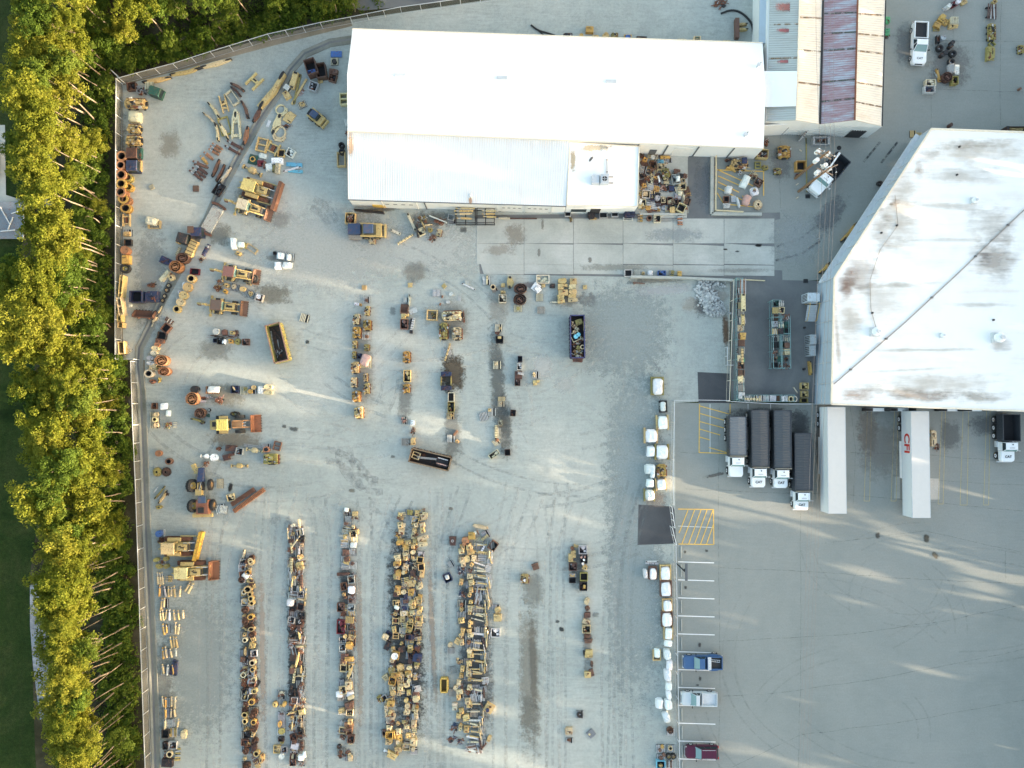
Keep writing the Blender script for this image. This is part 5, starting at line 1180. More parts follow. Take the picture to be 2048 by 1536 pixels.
def tipper(x, y, ang, Lb, label, hood='CAT', Lc=2.9, bedc=(.07, .074, .08), open_bed=False, nrib=22):
    """long black tipping body behind a white bonneted cab; x,y is the middle of the whole length"""
    q = G(x, y, 2.4); t = thing('dump_truck', label, 'dump truck', (q.x, q.y, .03), R(ang)); Lt = Lb + Lc; x0 = -Lt / 2; xb = x0 + Lb
    wh = (.80, .82, .82); b = MB(); yb = 1.24; zt = 2.75
    for s in (-1, 1): b.box((x0 + xb) / 2, s * yb, 1.15, Lb - .15, .09, zt - 1.15)
    b.box(x0 + .1, 0, 1.15, .09, yb * 2, zt - 1.15); b.box(xb - .12, 0, 1.15, .09, yb * 2, zt - 1.0); b.box((x0 + xb) / 2, 0, 1.1, Lb - .2, yb * 2, .1, m=1)
    for s in (-1, 1):
        for i in range(nrib): b.box(x0 + .3 + i * (Lb - .6) / nrib, s * (yb + .07), 1.2, .07, .08, zt - 1.25)
    b.obj('tipping_body', [CL, M['dark']], t, color=(.045, .05, .058))
    if not open_bed:
        b = MB(); n = nrib * 2
        for i in range(n):
            xa, xc = x0 + .15 + (Lb - .35) * i / n, x0 + .15 + (Lb - .35) * (i + 1) / n; za, zc = (zt + .02 + .05 * (i % 2), zt + .02 + .05 * ((i + 1) % 2))
            for k in range(4):
                ya, yc = -yb + .06 + (2 * yb - .12) * k / 4, -yb + .06 + (2 * yb - .12) * (k + 1) / 4; s0, s1 = .10 * (1 - (abs(k - 2)) / 2) , .10 * (1 - abs(k - 1) / 2)
                b.quad((xa, ya, za - .12 + .06 * min(k, 4 - k)), (xc, ya, zc - .12 + .06 * min(k, 4 - k)), (xc, yc, zc - .12 + .06 * min(k + 1, 3 - k)), (xa, yc, za - .12 + .06 * min(k + 1, 3 - k)))
        b.obj('tarpaulin', M['cloth'], t, color=bedc)
        b = MB(); b.cyl((xb - .12, -yb, zt + .1), (xb - .12, yb, zt + .1), .09, 8); b.obj('tarp_roller', P, t, color=(.2, .19, .16))
    f = Lt / 2
    MB().box((xb + f) / 2 - .2, 0, .8, Lc - .2, .9, .4).obj('chassis', M['dark'], t)
    MB().box((x0 + xb) / 2, 0, .75, Lb, .9, .3).obj('frame_rail', M['dark'], t)
    cb = MB(); cb.box(xb + .75, 0, 1.0, 1.35, 2.15, 1.1, tx=.98); cb.obj('cab', CL, t, color=wh)
    cabin(t, xb + .08, xb + 1.45, 1.04, 2.1, 2.72, wh, .32, .06, win=1)
    rounded(xb + 1.3, f, 1.02, 1.0, 1.75, t, 'bonnet', wh, .42, .86)
    b = MB(); [b.box(xb + .9, -.3 + i * .15, 2.78, .07, .06, .05) for i in range(5)]; b.obj('roof_marker', M['dark'], t); MB().cyl((xb + .4, .1, 2.77), (xb + .4, .1, 2.84), .09, 8).obj('roof_vent', M['dark'], t)
    for s in (-1, 1):
        m = MB(); m.bar((xb + 1.3, s * 1.08, 2.1), (xb + 1.35, s * 1.4, 2.1), .05); m.box(xb + 1.35, s * 1.42, 1.8, .1, .2, .5); m.obj('mirror', M['galv'], t)
        MB().box(xb + .4, s * 1.15, .55, .9, .3, .5).obj('fuel_tank', M['galv'], t)
        MB().box(f - .15, s * .75, 1.05, .12, .3, .25).obj('headlight', M['lamp'], t)
    MB().box(f + .02, 0, .55, .2, 2.1, .35).obj('front_bumper', M['galv'], t)
    wheel_pair(t, f - .85, .98, .5, .3, (.75, .75, .75))
    for k, xx in enumerate((x0 + .9, x0 + 2.1) + ((xb - .9, xb - 2.1) if Lb > 7.5 else (x0 + 3.3,))): wheel_pair(t, xx, 1.12, .5, .5, (.75, .75, .75))
    if hood: text(t, hood, .5, (f - .75, 0, 1.8), (0, 0, R(90)), M['black_text'])
    return t
def trailer(x, y, ang, L, label, side=None):
    q = G(x, y, 4.05); t = thing('box_trailer', label, 'trailer', (q.x, q.y, .03), R(ang)); z0, z1 = 1.2, 4.05
    b = MB(); b.box(0, 0, z0, L, 2.6, z1 - z0); [b.box(-L / 2 + .3 + i * (L - .6) / 26, s * 1.305, z0 + .1, .03, .02, z1 - z0 - .2) for i in range(27) for s in (-1, 1)]
    b.obj('cargo_box', CL, t, color=(.64, .66, .66)); b = MB(); b.box(0, 0, z1 + .003, L - .1, 2.5, .02); [b.box(-L / 2 + .5 + i * (L - 1) / 26, 0, z1 + .02, .03, 2.45, .008) for i in range(27)]; b.obj('roof_panel', CL, t, color=(.62, .59, .55))
    b = MB(); [b.box(0, s * 1.31, z1 - .08, L, .05, .1) for s in (-1, 1)]; [b.box(0, s * 1.31, z0, L, .05, .14) for s in (-1, 1)]; b.obj('edge_rail', M['galv'], t)
    b = MB(); b.box(0, 0, .95, L * .95, 1.0, .25); b.box(L / 2 - 2.2, .8, .1, .15, .15, 1.0); b.box(L / 2 - 2.2, -.8, .1, .15, .15, 1.0); b.obj('underframe', M['dark'], t)
    MB().box(-L / 2 - .03, 0, z0 + .05, .05, 2.4, z1 - z0 - .2).obj('rear_door', M['galv'], t)
    MB().box(-.5, -1.28, .45, 5.5, .06, .7).obj('side_skirt', M['white_paint'], t)
    for xx in (-L / 2 + 1.2, -L / 2 + 2.5): wheel_pair(t, xx, 1.1, .5, .5, (.75, .75, .75))
    if side: text(t, side, 2.1, (-L / 2 + 4.7, -1.34, 2.75), (R(90), 0, 0), M['red_text'], 'lettering', .01)
    return t

def shoes(par, L, y, w, h, col=(.17, .08, .05)):
    for s in (-1, 1):
        o = MB(); o.side([(-L / 2 + .3, .12), (L / 2 - .3, .12), (L / 2 - .02, h * .5), (L / 2 - .3, h - .08), (-L / 2 + .3, h - .08), (-L / 2 + .02, h * .5)], s * y - w * .3, s * y + w * .3); tr_ = o.obj('crawler_frame', M['dark'], par)
        n = int(L / .2); b = MB()
        for i in range(n): x = -L / 2 + .15 + (L - .3) * (i + .5) / n; b.box(x, s * y, h - .06, .15, w, .06); b.box(x - .05, s * y, h, .03, w, .05); b.box(x, s * y, .02, .15, w, .06)
        for sx in (-1, 1): [b.bar((sx * (L / 2 - .3 + .3 * math.cos(a)), s * y - w / 2, h / 2 + (h / 2 - .06) * math.sin(a)), (sx * (L / 2 - .3 + .3 * math.cos(a)), s * y + w / 2, h / 2 + (h / 2 - .06) * math.sin(a)), .12, .07) for a in (-.9, -.3, .3, .9)]
        q = b.obj('crawler_shoes', RS, par, color=col); q['kind'] = 'stuff'
YL = (.50, .38, .16); CRM = (.62, .52, .36)
def dozer(x, y, ang, label, blade=(.20, .10, .065), roof=(.56, .46, .17), sc=1, bucket=False, bang=0):
    q = G(x, y, 1.5); t = thing('track_loader' if bucket else 'bulldozer', label, 'track loader' if bucket else 'bulldozer', (q.x, q.y, .03), R(ang)); t.scale = (sc,) * 3
    shoes(t, 3.6, 1.0, .5, .95)
    b = MB(); b.box(-.1, 0, .5, 3.3, 1.2, .7); b.obj('hull', P, t, color=YL)
    b = MB(); b.box(1.0, 0, 1.2, 1.5, .85, .62, tx=.9); b.box(1.0, 0, 1.8, .5, .12, .1, m=1); b.cyl((.8, .2, 1.75), (.8, .2, 2.35), .07, 8, 1); b.cyl((1.3, -.2, 1.75), (1.3, -.2, 2.0), .13, 8, 0); b.box(1.72, 0, 1.2, .06, .8, .6, m=1); b.obj('engine_hood', MATS, t, color=YL)
    for s in (-1, 1): MB().box(-.3, s * .95, 1.0, 1.7, .5, .35).obj('fender', P, t, color=YL)
    b = MB()
    for sx in (-1.35, .15):
        for s in (-1, 1): b.bar((sx, s * .62, 1.2), (sx * .97, s * .6, 2.5), .09, .09)
    b.box(-.6, 0, 1.2, .7, .6, .5, m=1); b.obj('cab_posts', [P, D_], t, color=YL); MB().box(-.6, 0, 2.5, 1.75, 1.5, .12, tx=.94).obj('canopy_roof', P, t, color=roof)
    b = MB(); b.box(-1.8, 0, .7, .6, 1.0, .5); b.bar((-2.1, -.3, .8), (-2.6, -.4, .5), .14); b.bar((-2.1, .3, .8), (-2.6, .4, .5), .14); b.obj('rear_drawbar', P, t, color=YL)
    b = MB()
    for s in (-1, 1): b.bar((.3, s * .6 if bucket else s * 1.35, .6 if not bucket else 1.4), (2.55, s * .55 if bucket else s * 1.3, .5), .16, .22); b.cyl((.9, s * .5, 1.3), (2.3, s * .5, .9), .07, 8, 2)
    b.obj('lift_arm', MATS, t, color=YL)
    if bucket:
        o = link('bucket', KM['bucket'][0], t, (3.0, 0, .15), R(-90), (2.5, 1.2, 1.0), blade)
    else:
        b = MB(); n = 6; W2 = 1.9
        for i in range(n):
            z0, z1 = .1 + i * .17, .1 + (i + 1) * .17; f = lambda z: .28 * (1 - math.sin(math.pi * (z - .1) / 1.1))
            b.add([(f(z0), -W2, z0), (f(z0), W2, z0), (f(z1), W2, z1), (f(z1), -W2, z1), (f(z0) - .12, -W2, z0), (f(z0) - .12, W2, z0), (f(z1) - .12, W2, z1), (f(z1) - .12, -W2, z1)], [(0, 1, 2, 3), (7, 6, 5, 4), (3, 2, 6, 7), (0, 4, 5, 1), (0, 3, 7, 4), (1, 5, 6, 2)])
        b.box(-.05, -W2, .1, .4, .06, 1.05); b.box(-.05, W2, .1, .4, .06, 1.05); b.box(-.1, 0, 1.08, .3, W2 * 2, .06); b.obj('blade', RS, t, (2.7, 0, 0), R(bang), color=blade)
    return t
def backhoe(x, y, ang, label, roof=CRM, bk=(.18, .11, .08), L=0, bed=False):
    q = G(x, y, 1.5); t = thing('backhoe_loader', label, 'backhoe loader', (q.x, q.y, .03), R(ang))
    MB().box(.2, 0, .6, 3.6, .9, .5).obj('hull', P, t, color=YL)
    b = MB(); b.box(1.35, 0, 1.1, 1.7, .8, .6, tx=.88); b.box(2.15, 0, .8, .1, .85, .85, m=1); b.cyl((1.1, .2, 1.65), (1.1, .2, 2.3), .06, 8, 1); b.box(1.3, 0, 1.7, .9, .3, .05, m=1); b.obj('engine_hood', MATS, t, color=YL)
    b = MB()
    for sx in (-1.1, .3):
        for s in (-1, 1): b.bar((sx, s * .7, .9), (sx * .95, s * .66, 2.5), .09)
    b.box(-.45, 0, .9, .6, .6, .7, m=1); b.obj('cab_posts', [P, D_], t, color=YL); MB().box(-.4, 0, 2.5, 1.65, 1.55, .12, tx=.94).obj('cab_roof', P, t, color=roof); b = MB(); b.quad((.34, -.62, 1.2), (.34, .62, 1.2), (.30, .6, 2.4), (.30, -.6, 2.4)); b.obj('windscreen', M['screen'], t)
    for s in (-1, 1): MB().box(-.55, s * .95, 1.15, 1.4, .42, .12, tx=.9).obj('fender', P, t, color=YL)
    wheel_pair(t, -.6, .95, .68, .42, YL); wheel_pair(t, 1.7, .85, .42, .3, YL)
    b = MB()
    for s in (-1, 1): b.bar((.4, s * .6, 1.5), (2.5, s * .55, .75), .14, .2); b.cyl((1.1, s * .5, 1.1), (2.4, s * .5, .8), .06, 8, 2)
    b.bar((1.9, -.55, 1.0), (1.9, .55, 1.0), .14); b.obj('loader_arm', MATS, t, color=YL); link('front_bucket', KM['bucket'][0], t, (3.1, 0, .12), R(-90), (2.3, .95, .8), bk)
    b = MB(); b.box(-1.75, 0, .5, .3, 1.9, .5); b.bar((-1.9, 0, 1.0), (-2.4, 0, 2.3), .28, .34); b.bar((-2.4, 0, 2.3), (-3.5, .1, 1.5), .24, .3); b.cyl((-1.9, 0, 1.5), (-2.6, 0, 2.4), .07, 8, 2); b.obj('boom', MATS, t, color=YL)
    for s in (-1, 1): b = MB(); b.bar((-1.75, s * .8, .6), (-2.0, s * 1.3, .15), .14); b.box(-2.0, s * 1.4, .02, .4, .4, .1); b.obj('stabiliser', P, t, color=YL)
    MB().box(-3.5, .1, .6, .5, .5, .6, tx=.7).obj('digging_bucket', RS, t, color=bk); return t
def loader(x, y, ang, label):
    q = G(x, y, 1.6); t = thing('wheel_loader', label, 'wheel loader', (q.x, q.y, .03), R(ang))
    b = MB(); b.box(-1.6, 0, .8, 2.0, 1.5, 1.0, tx=.92); b.box(-2.7, 0, .9, .4, 1.4, .7); b.box(-2.1, .1, 1.8, .6, .7, .25, m=1); b.box(-1.7, -.5, 1.8, .4, .3, .2, m=3); b.obj('engine_hood', MATS, t, color=YL)
    MB().box(-.7, 0, 1.2, 1.5, 1.4, 1.0, tx=.95).obj('cab_glass', M['glass'], t)
    b = MB(); b.box(-.7, 0, 2.7, 1.75, 1.65, .14, tx=.94); [b.box(-1.35 + i * .25, 0, 2.84, .06, 1.3, .03) for i in range(6)]; b.obj('cab_roof', P, t, color=(.66, .56, .16))
    b = MB(); [b.bar((sx, s * .68, 1.2), (sx, s * .66, 2.7), .1) for sx in (-1.4, 0) for s in (-1, 1)]; b.obj('cab_posts', P, t, color=YL)
    b = MB(); b.box(1.1, 0, .8, 1.6, 1.0, .7)
    for s in (-1, 1): b.bar((.5, s * .5, 1.7), (2.9, s * .5, .8), .2, .3); b.cyl((.7, s * .2, 1.3), (2.3, s * .2, 1.3), .09, 8, 2)
    b.bar((1.7, -.5, 1.35), (1.7, .5, 1.35), .2); b.obj('lift_arm', MATS, t, color=(.34, .19, .09))
    for s in (-1, 1): MB().box(-.9, s * 1.05, 1.45, 1.3, .5, .1).obj('fender', P, t, color=YL)
    wheel_pair(t, 1.3, 1.1, .72, .5, YL); wheel_pair(t, -1.5, 1.1, .72, .5, YL)
    link('bucket', KM['bucket'][0], t, (3.6, 0, .15), R(-90), (2.6, 1.35, 1.1), (.26, .11, .06)); return t
def grader(x, y, ang, label):
    q = G(x, y, 1.5); t = thing('articulated_tractor', label, 'scraper tractor', (q.x, q.y, .03), R(ang)); OR = (.25, .11, .07)
    b = MB(); b.box(-1.5, -.3, .7, 2.2, 1.9, 1.1, tx=.92); b.box(-1.9, -.2, 1.8, .8, .8, .25, m=1); b.obj('body', MATS, t, color=OR)
    b = MB(); b.box(-2.8, 0, .4, .5, 2.9, .6); b.bar((-2.7, .9, .8), (-2.2, 1.2, .8), .3); b.obj('rear_push_block', P, t, color=YL)
    b = MB(); b.box(-.3, -.6, 1.8, .9, 1.0, .7, m=1); b.box(-.3, -.6, 2.5, 1.0, 1.1, .1); b.obj('cab', [P, M['glass']], t, color=(.05, .08, .14))
    b = MB(); b.box(.7, .3, .7, .9, .9, .8); b.box(1.6, .1, .9, 1.3, 1.1, .5, m=1); b.bar((1.2, -.2, 1.5), (2.2, .1, 1.4), .14, .14, 0); b.bar((1.1, .4, 1.5), (2.1, .3, 1.5), .12, .12, 0); b.bar((1.0, .1, 1.6), (2.4, -.2, 1.5), .08, .08, 2); b.obj('hitch', MATS, t, color=YL)
    b = MB(); b.side([(2.2, .8), (4.3, .8), (4.3, 1.3), (2.3, 2.0)], -.5, .3); b.obj('goose_neck', P, t, color=(.035, .06, .13)); b = MB(); b.box(3.9, .6, .6, .9, .8, .6); b.box(4.4, 1.1, .5, .9, .6, .5, .4); b.obj('front_hitch', MATS, t, color=YL)
    for xx, yy in ((-1.3, 1.25), (1.7, 1.35)):
        w = link('wheel', KM['wheel'][0], t, (xx, yy + .3, 1.0), 0, (1.9, 1.9, .8), (.6, .45, .15)); w.rotation_euler = (R(62), 0, 0)
    w = link('wheel', KM['wheel'][0], t, (1.7, -1.0, .85), 0, (1.6, 1.6, .6), (.3, .2, .1)); w.rotation_euler = (R(90), 0, 0)
    w = link('wheel', KM['wheel'][0], t, (-1.3, -1.3, .85), 0, (1.6, 1.6, .6), (.3, .2, .1)); w.rotation_euler = (R(90), 0, 0); return t
def skid(x, y, ang, label, col=YL):
    q = G(x, y, 1.2); t = thing('skid_steer', label, 'skid steer', (q.x, q.y, .03), R(ang))
    MB().box(0, 0, .35, 2.4, 1.25, .75).obj('hull', P, t, color=col); MB().box(-.1, 0, 1.1, 1.35, 1.05, .8, tx=.85).obj('cab_glass', M['glass'], t)
    MB().box(-.2, 0, 1.9, 1.15, 1.05, .1, tx=.92).obj('cab_roof', P, t, color=(.04, .07, .13)); b = MB()
    for s in (-1, 1): b.bar((-1.2, s * .7, 1.3), (1.1, s * .7, .8), .14, .2); b.bar((1.0, s * .7, .9), (1.5, s * .6, .3), .12)
    b.obj('lift_arm', P, t, color=col); MB().box(1.55, 0, .1, .2, 1.5, .6).obj('coupler_plate', P, t, color=col); MB().box(-1.2, 0, .7, .3, 1.0, .6).obj('engine_door', M['dark'], t)
    wheel_pair(t, .65, .72, .4, .3, col); wheel_pair(t, -.65, .72, .4, .3, col); return t
def dumpster(x, y, ang, w, l, col, rimc, label, h=1.9, inner=(.05, .04, .035)):
    q = G(x, y, h); t = thing('roll_off_container', label, 'waste container', (q.x, q.y, .03), R(ang)); b = MB()
    for s in (-1, 1): b.box(0, s * w / 2, .15, l, .1, h - .15)
    for s in (-1, 1): b.box(s * l / 2, 0, .15, .1, w, h - .15)
    n = 12
    for i in range(n):
        for s in (-1, 1): b.box(-l / 2 + .3 + i * (l - .6) / (n - 1), s * (w / 2 + .1), .2, .1, .12, h - .4)
    b.obj('container_wall', P, t, color=col); b = MB()
    for s in (-1, 1): b.box(0, s * w / 2, h, l + .1, .16, .08); b.box(s * l / 2, 0, h, .16, w + .1, .08)
    b.obj('rim', P, t, color=rimc); MB().box(0, 0, .16, l - .1, w - .1, .06).obj('floor_plate', P, t, color=inner)
    b = MB(); [b.box(0, s * .5, .02, l, .16, .14) for s in (-1, 1)]; b.obj('skid_rail', M['dark'], t)
    return t

# ---- placement
tipper(1475, 893, -90, 6.0, 'shortest white dump truck with grey load bed, leftmost of the parked row', None, 3.0, (.15, .16, .17), nrib=14)
tipper(1519.5, 897, -90, 8.6, 'long dump truck with ribbed black tarpaulin, second from left in the row', 'CAT', 2.9)
tipper(1564.5, 898, -90, 8.75, 'long tarped dump truck with a loose pole behind its cab, third in the row', 'CAT', 2.8, (.06, .07, .08))
tipper(1606, 943, -90, 8.7, 'long tarped dump truck parked lowest, beside the plain white trailer', 'CAT', 2.75, (.055, .06, .066))
tipper(2021, 876, -90, 4.1, 'short dump truck with open grey bed at the right edge of the docks', 'CAT', 3.0, open_bed=True, nrib=9)
trailer(1673.5, 920.5, -90, 15.4, 'plain white box trailer backed against the depot beside the dump trucks')
trailer(1841, 929, -90, 15.4, 'white box trailer with red CFI lettering on its side at the depot dock', 'CFI')
_p = pickup(1839, 86, -93, (.82, .83, .82), 'white crew pickup with open dark bed near the faded metal shed', 6.2, 'CAT', None, 'dark'); _p.scale = (1.05, 1.1, 1.1)
pickup(1406, 1325, 180, (.05, .11, .23), 'blue pickup with a silver toolbox in its bed beside the fence', 5.9, '', 'galv', 'dark', True, True)
pickup(1399, 1398, 179, (.52, .56, .58), 'silver pickup with light bed liner in the parking stalls', 5.4, '', None, 'galv')
suv(1404, 1505, 180, (.075, .01, .032), 'maroon family car parked lowest in the stalls')
tr2 = tipper(1660, 347, -130, 3.6, 'white service truck with black open bed and crane arm under the utility poles', None, 2.9, open_bed=True, nrib=6)
b = MB(); b.bar((-3.0, -.9, 1.6), (-2.9, -.9, 3.0), .3); b.bar((-2.9, -.9, 3.0), (1.0, -.6, 3.2), .22); b.obj('crane_arm', CL, tr2, color=(.75, .77, .77))
dozer(512, 378, -17, 'yellow bulldozer with rust-brown tracks and blade beside the backhoe', sc=1.16)
backhoe(494, 413, -16, 'yellow backhoe with cream cab roof just below the big bulldozer')
backhoe(467, 546, -8, 'dismantled backhoe with brown cab roof beside a loose tyre', (.25, .12, .10))
backhoe(442, 612, -5, 'yellow backhoe with dark roof and rust-brown front bucket', (.14, .10, .08))
loader(459, 849, 2, 'yellow wheel loader with big orange-brown bucket')
grader(401, 994, 92, 'orange and yellow articulated tractor with big bare tyres and black neck')
dozer(352, 1094, 0, 'yellow bulldozer with angled bright yellow blade beside the drain channel', (.60, .36, .06), (.55, .42, .22), 1.12, False, -13)
dozer(378, 1143, 0, 'yellow track loader with square roof and rust-brown toothed bucket', (.22, .10, .055), (.62, .54, .26), 1.12, True)
skid(632, 233, -38, 'skid steer with dark blue roof between the swale and the warehouse end')
_p = skid(742, 460, 0, 'skid steer with yellow nose and navy rear box by the workshop wall'); _p.scale = (1.3, 1.35, 1.1); MB().box(-1.9, .1, .5, 1.5, 1.2, .9, tx=.95).obj('rear_box', P, _p, color=(.035, .06, .12)); MB().box(-1.9, -.7, .3, 1.5, .5, .3).obj('side_step', P, _p, color=(.3, .28, .24))
dumpster(553.5, 685.5, -75.5, 2.15, 5.7, (.40, .36, .13), (.33, .19, .14), 'open roll-off container with yellow flank and rust-red rim, burnt inside')
dumpster(860, 919, -13.5, 2.0, 6.0, (.10, .07, .05), (.22, .16, .10), 'rust-brown open roll-off container tilted across the sunlit gravel')
dumpster(1155, 673, 90.5, 2.05, 6.3, (.03, .032, .06), (.045, .055, .15), 'blue-rimmed open container heaped with scrap parts')
dumpster(888, 1371, 90, .95, 2.0, (.52, .36, .08), (.58, .40, .10), 'small yellow open skip standing alone between two parts rows', 1.0, (.15, .11, .04))

# ---- utility poles with transformers and wires
POLES = []
for k, (bx, by, h, lab) in enumerate(((1590, 357, 12.8, 'upper brown utility pole hung with white transformers'), (1597, 383, 12.0, 'lower brown utility pole beside the white service truck'))):
    q = G(bx, by); t = thing('utility_pole', lab, 'utility pole', (q.x, q.y, 0)); MB().cyl((0, 0, 0), (0, 0, h), .2, 10, 0, .13).obj('pole', WD, t, color=(.22, .13, .07)); POLES.append((q, h))
    b = MB(); b.bar((-1.3, .6 * (1 - 2 * k), h - .6), (1.3, -.6 * (1 - 2 * k), h - .6), .12); b.bar((-1.1, .5, h - 1.8), (1.1, -.5, h - 1.8), .12); b.obj('crossarm', WD, t, color=(.35, .25, .18))
    for j in range(4): MB().cyl((-1.1 + j * .7, .5 - j * .33, h - .54), (-1.1 + j * .7, .5 - j * .33, h - .3), .07, 6).obj('insulator', M['white_paint'], t)
    for j, (ox, oy) in enumerate(((-.75, -.5), (.75, .4), (-.5, .75)) if k == 0 else ((-.8, .1), (.7, .5), (.2, 1.0))):
        MB().cyl((ox, oy, h - 3.0), (ox, oy, h - 1.9), .31, 14).obj('transformer', M['white_paint'], t)
def wire(pts, label):
    b = MB()
    for (p, q) in zip(pts, pts[1:]):
        n = 14; prev = None
        for i in range(n + 1):
            f = i / n; c = p.lerp(q, f); c.z -= 1.2 * 4 * f * (1 - f) * .5
            if prev is not None: b.bar(prev, c, .03, .03)
            prev = c
    tag(b.obj('power_line', M['cable']), label, 'power line', 'overhead wires')
p0, p1 = POLES[0][0], POLES[1][0]
for k, (dx, x_end, x_far) in enumerate(((-.9, 1592, 1632), (-.2, 1597, 1650), (.5, 1604, 1664), (1.0, 1609, 1672))):
    a_ = Vector((p1.x + dx, p1.y, 11.6)); e = G(x_end, 1800, 11.0); n_ = Vector((p0.x + dx, p0.y, 12.4)); f_ = G(x_far, -60, 11.0)
    wire([f_, n_, a_, e], f'thin overhead wire, {ordw(k + 1)} from the left, running down over the dump trucks')
# light pole by the gate, its shade on the wall
q = G(1352, 1126); t = thing('lamp_post', 'dark lamp post with long flat heads by the sliding gate', 'lamp post', (q.x, q.y, 0)); MB().cyl((0, 0, 0), (0, 0, 6.5), .09, 8).obj('pole', M['dark'], t); MB().box(.1, 0, 6.5, .35, 2.4, .18).obj('lamp_head', M['trim_dark'], t); MB().bar((0, 0, 6.3), (-1.0, 1.0, 6.3), .1).obj('bracket', M['dark'], t)

# ---- pallet racks
TEAL = (.18, .30, .30)
def rack(x0, y0, x1, y1, label, bays, h=2.6, levels=(.9, 1.8), depth=1):
    a_, c_ = G(x0, y0, h), G(x1, y1, h); t = thing('storage_rack', label, 'storage rack', (0, 0, 0)); lo = Vector((min(a_.x, c_.x), min(a_.y, c_.y), 0)); hi = Vector((max(a_.x, c_.x), max(a_.y, c_.y), 0)); dy = (hi.y - lo.y) / bays
    vert = (hi.y - lo.y) > (hi.x - lo.x)
    if not vert: dx = (hi.x - lo.x) / bays
    for i in range(bays + 1):
        b = MB()
        pts = [(lo.x, lo.y + i * dy), (hi.x, lo.y + i * dy)] if vert else [(lo.x + i * dx, lo.y), (lo.x + i * dx, hi.y)]
        for p in pts: b.box(p[0], p[1], 0, .09, .09, h)
        for z in (.3, 1.3, h - .05): b.bar((*pts[0], z), (*pts[1], z), .07)
        b.bar((*pts[0], .3), (*pts[1], h - .1), .05); b.obj('upright', P, t, color=TEAL)
    for z in levels + (h - .08,):
        b = MB()
        for s in (0, 1):
            if vert: X = (lo.x, hi.x)[s]; b.bar((X, lo.y, z), (X, hi.y, z), .07, .1)
            else: Y = (lo.y, hi.y)[s]; b.bar((lo.x, Y, z), (hi.x, Y, z), .07, .1)
        b.obj('cross_beam', P, t, color=TEAL)
    return t
rack(1473, 556, 1488, 800, 'long teal storage rack against the left fence of the rack yard', 6)
rack(1546, 600, 1563, 736, 'left half of the island storage rack in the middle of the dark yard', 4)
rack(1564, 632, 1582, 736, 'right half of the island storage rack in the middle of the dark yard', 3)
rack(1479, 790, 1590, 803, 'low storage rack along the lower fence of the rack yard', 4, 1.8, (.8,))
# stairs, box units on the depot wall
def wallbox(x, y, w, l, h, label, col, z=0):
    q = G(x, y, h); t = thing('wall_unit', label, 'box unit', (q.x, q.y, z)); MB().box(0, 0, 0, w, l, h - z, tx=.98).obj('housing', P, t, color=col); MB().box(0, 0, h - z, w * .9, l * .9, .05).obj('lid', P, t, color=tuple(c * .9 for c in col)); b = MB(); [b.box(-w / 2 - .01, -l / 3 + i * l / 6, .3, .03, .1, h - z - .6) for i in range(5)]; b.obj('louvre', M['dark'], t); return t
wallbox(1628, 594, 1.8, 1.3, 2.6, 'pale blue cabinet beside the steps of the depot wall', (.62, .68, .72)); wallbox(1627, 679, .9, 1.5, 2.4, 'upper grey cabinet against the depot wall', (.38, .42, .44)); wallbox(1626, 701, .9, 1.6, 2.2, 'lower grey cabinet against the depot wall', (.36, .40, .42))
q = G(1624, 624, 1.0); t = thing('metal_steps', 'metal steps with yellow handrails against the depot wall', 'stairs', (q.x, q.y, 0))
for i in range(9): MB().box(0, -1.2 + i * .26, .15 + i * .13, 1.5, .26, .05).obj('tread', M['galv'], t)
for s in (-.7, .7): b = MB(); b.bar((s, -1.3, 1.0), (s, 1.2, 2.3), .06); b.bar((s, -1.3, .1), (s, -1.3, 1.0), .05); b.bar((s, 1.2, .1), (s, 1.2, 2.3), .05); b.obj('handrail', M['yellow_line'], t)
MB().box(0, 1.6, 1.2, 1.5, .8, .06).obj('landing', M['galv'], t)
# culvert bridge over the channel
q = G(425, 439); t = thing('channel_crossing', 'grey corrugated crossing plate with two rusty curved end beams', 'crossing', (q.x, q.y, .15), R(62)); b = MB()
for i in range(20): b.cyl((-1.9 + i * .2, -.9, 0), (-1.9 + i * .2, .9, 0), .13, 6)
b.obj('deck_plate', P, t, color=(.42, .42, .38))
for s in (-1, 1):
    b = MB(); pr = [(s * (2.15 + .25 * math.cos(a)), 1.1 * math.sin(a)) for a in [R(-90 + i * 18) for i in range(11)]]
    for p_, q_ in zip(pr, pr[1:]): b.bar((p_[0], p_[1], .15), (q_[0], q_[1], .15), .35, .35)
    b.obj('end_beam', RS, t, color=(.15, .07, .05))
# ram stands by the workshop wall
def stand(x, y, w, l, label):
    q = G(x, y, 1.5); t = thing('ram_stand', label, 'stand', (q.x, q.y, .05)); 
    for sx in (-w / 2, 0, w / 2):
        b = MB(); [b.box(sx, sy, 0, .1, .1, 1.5) for sy in (-l / 2, 0, l / 2)]; b.bar((sx, -l / 2, 1.5), (sx, l / 2, 1.5), .1); b.bar((sx, -l / 2, .5), (sx, l / 2, .5), .1); b.obj('upright', M['dark'], t)
    b = MB(); [b.bar((-w / 2, sy, z), (w / 2, sy, z), .1) for sy in (-l / 2, l / 2) for z in (.1, 1.5)]; b.obj('long_rail', M['dark'], t)
stand(931, 431, 2.9, 2.2, 'left black steel stand loaded with yellow rams by the workshop'); stand(971, 431, 2.6, 2.2, 'right black steel stand holding fewer rams by the workshop')
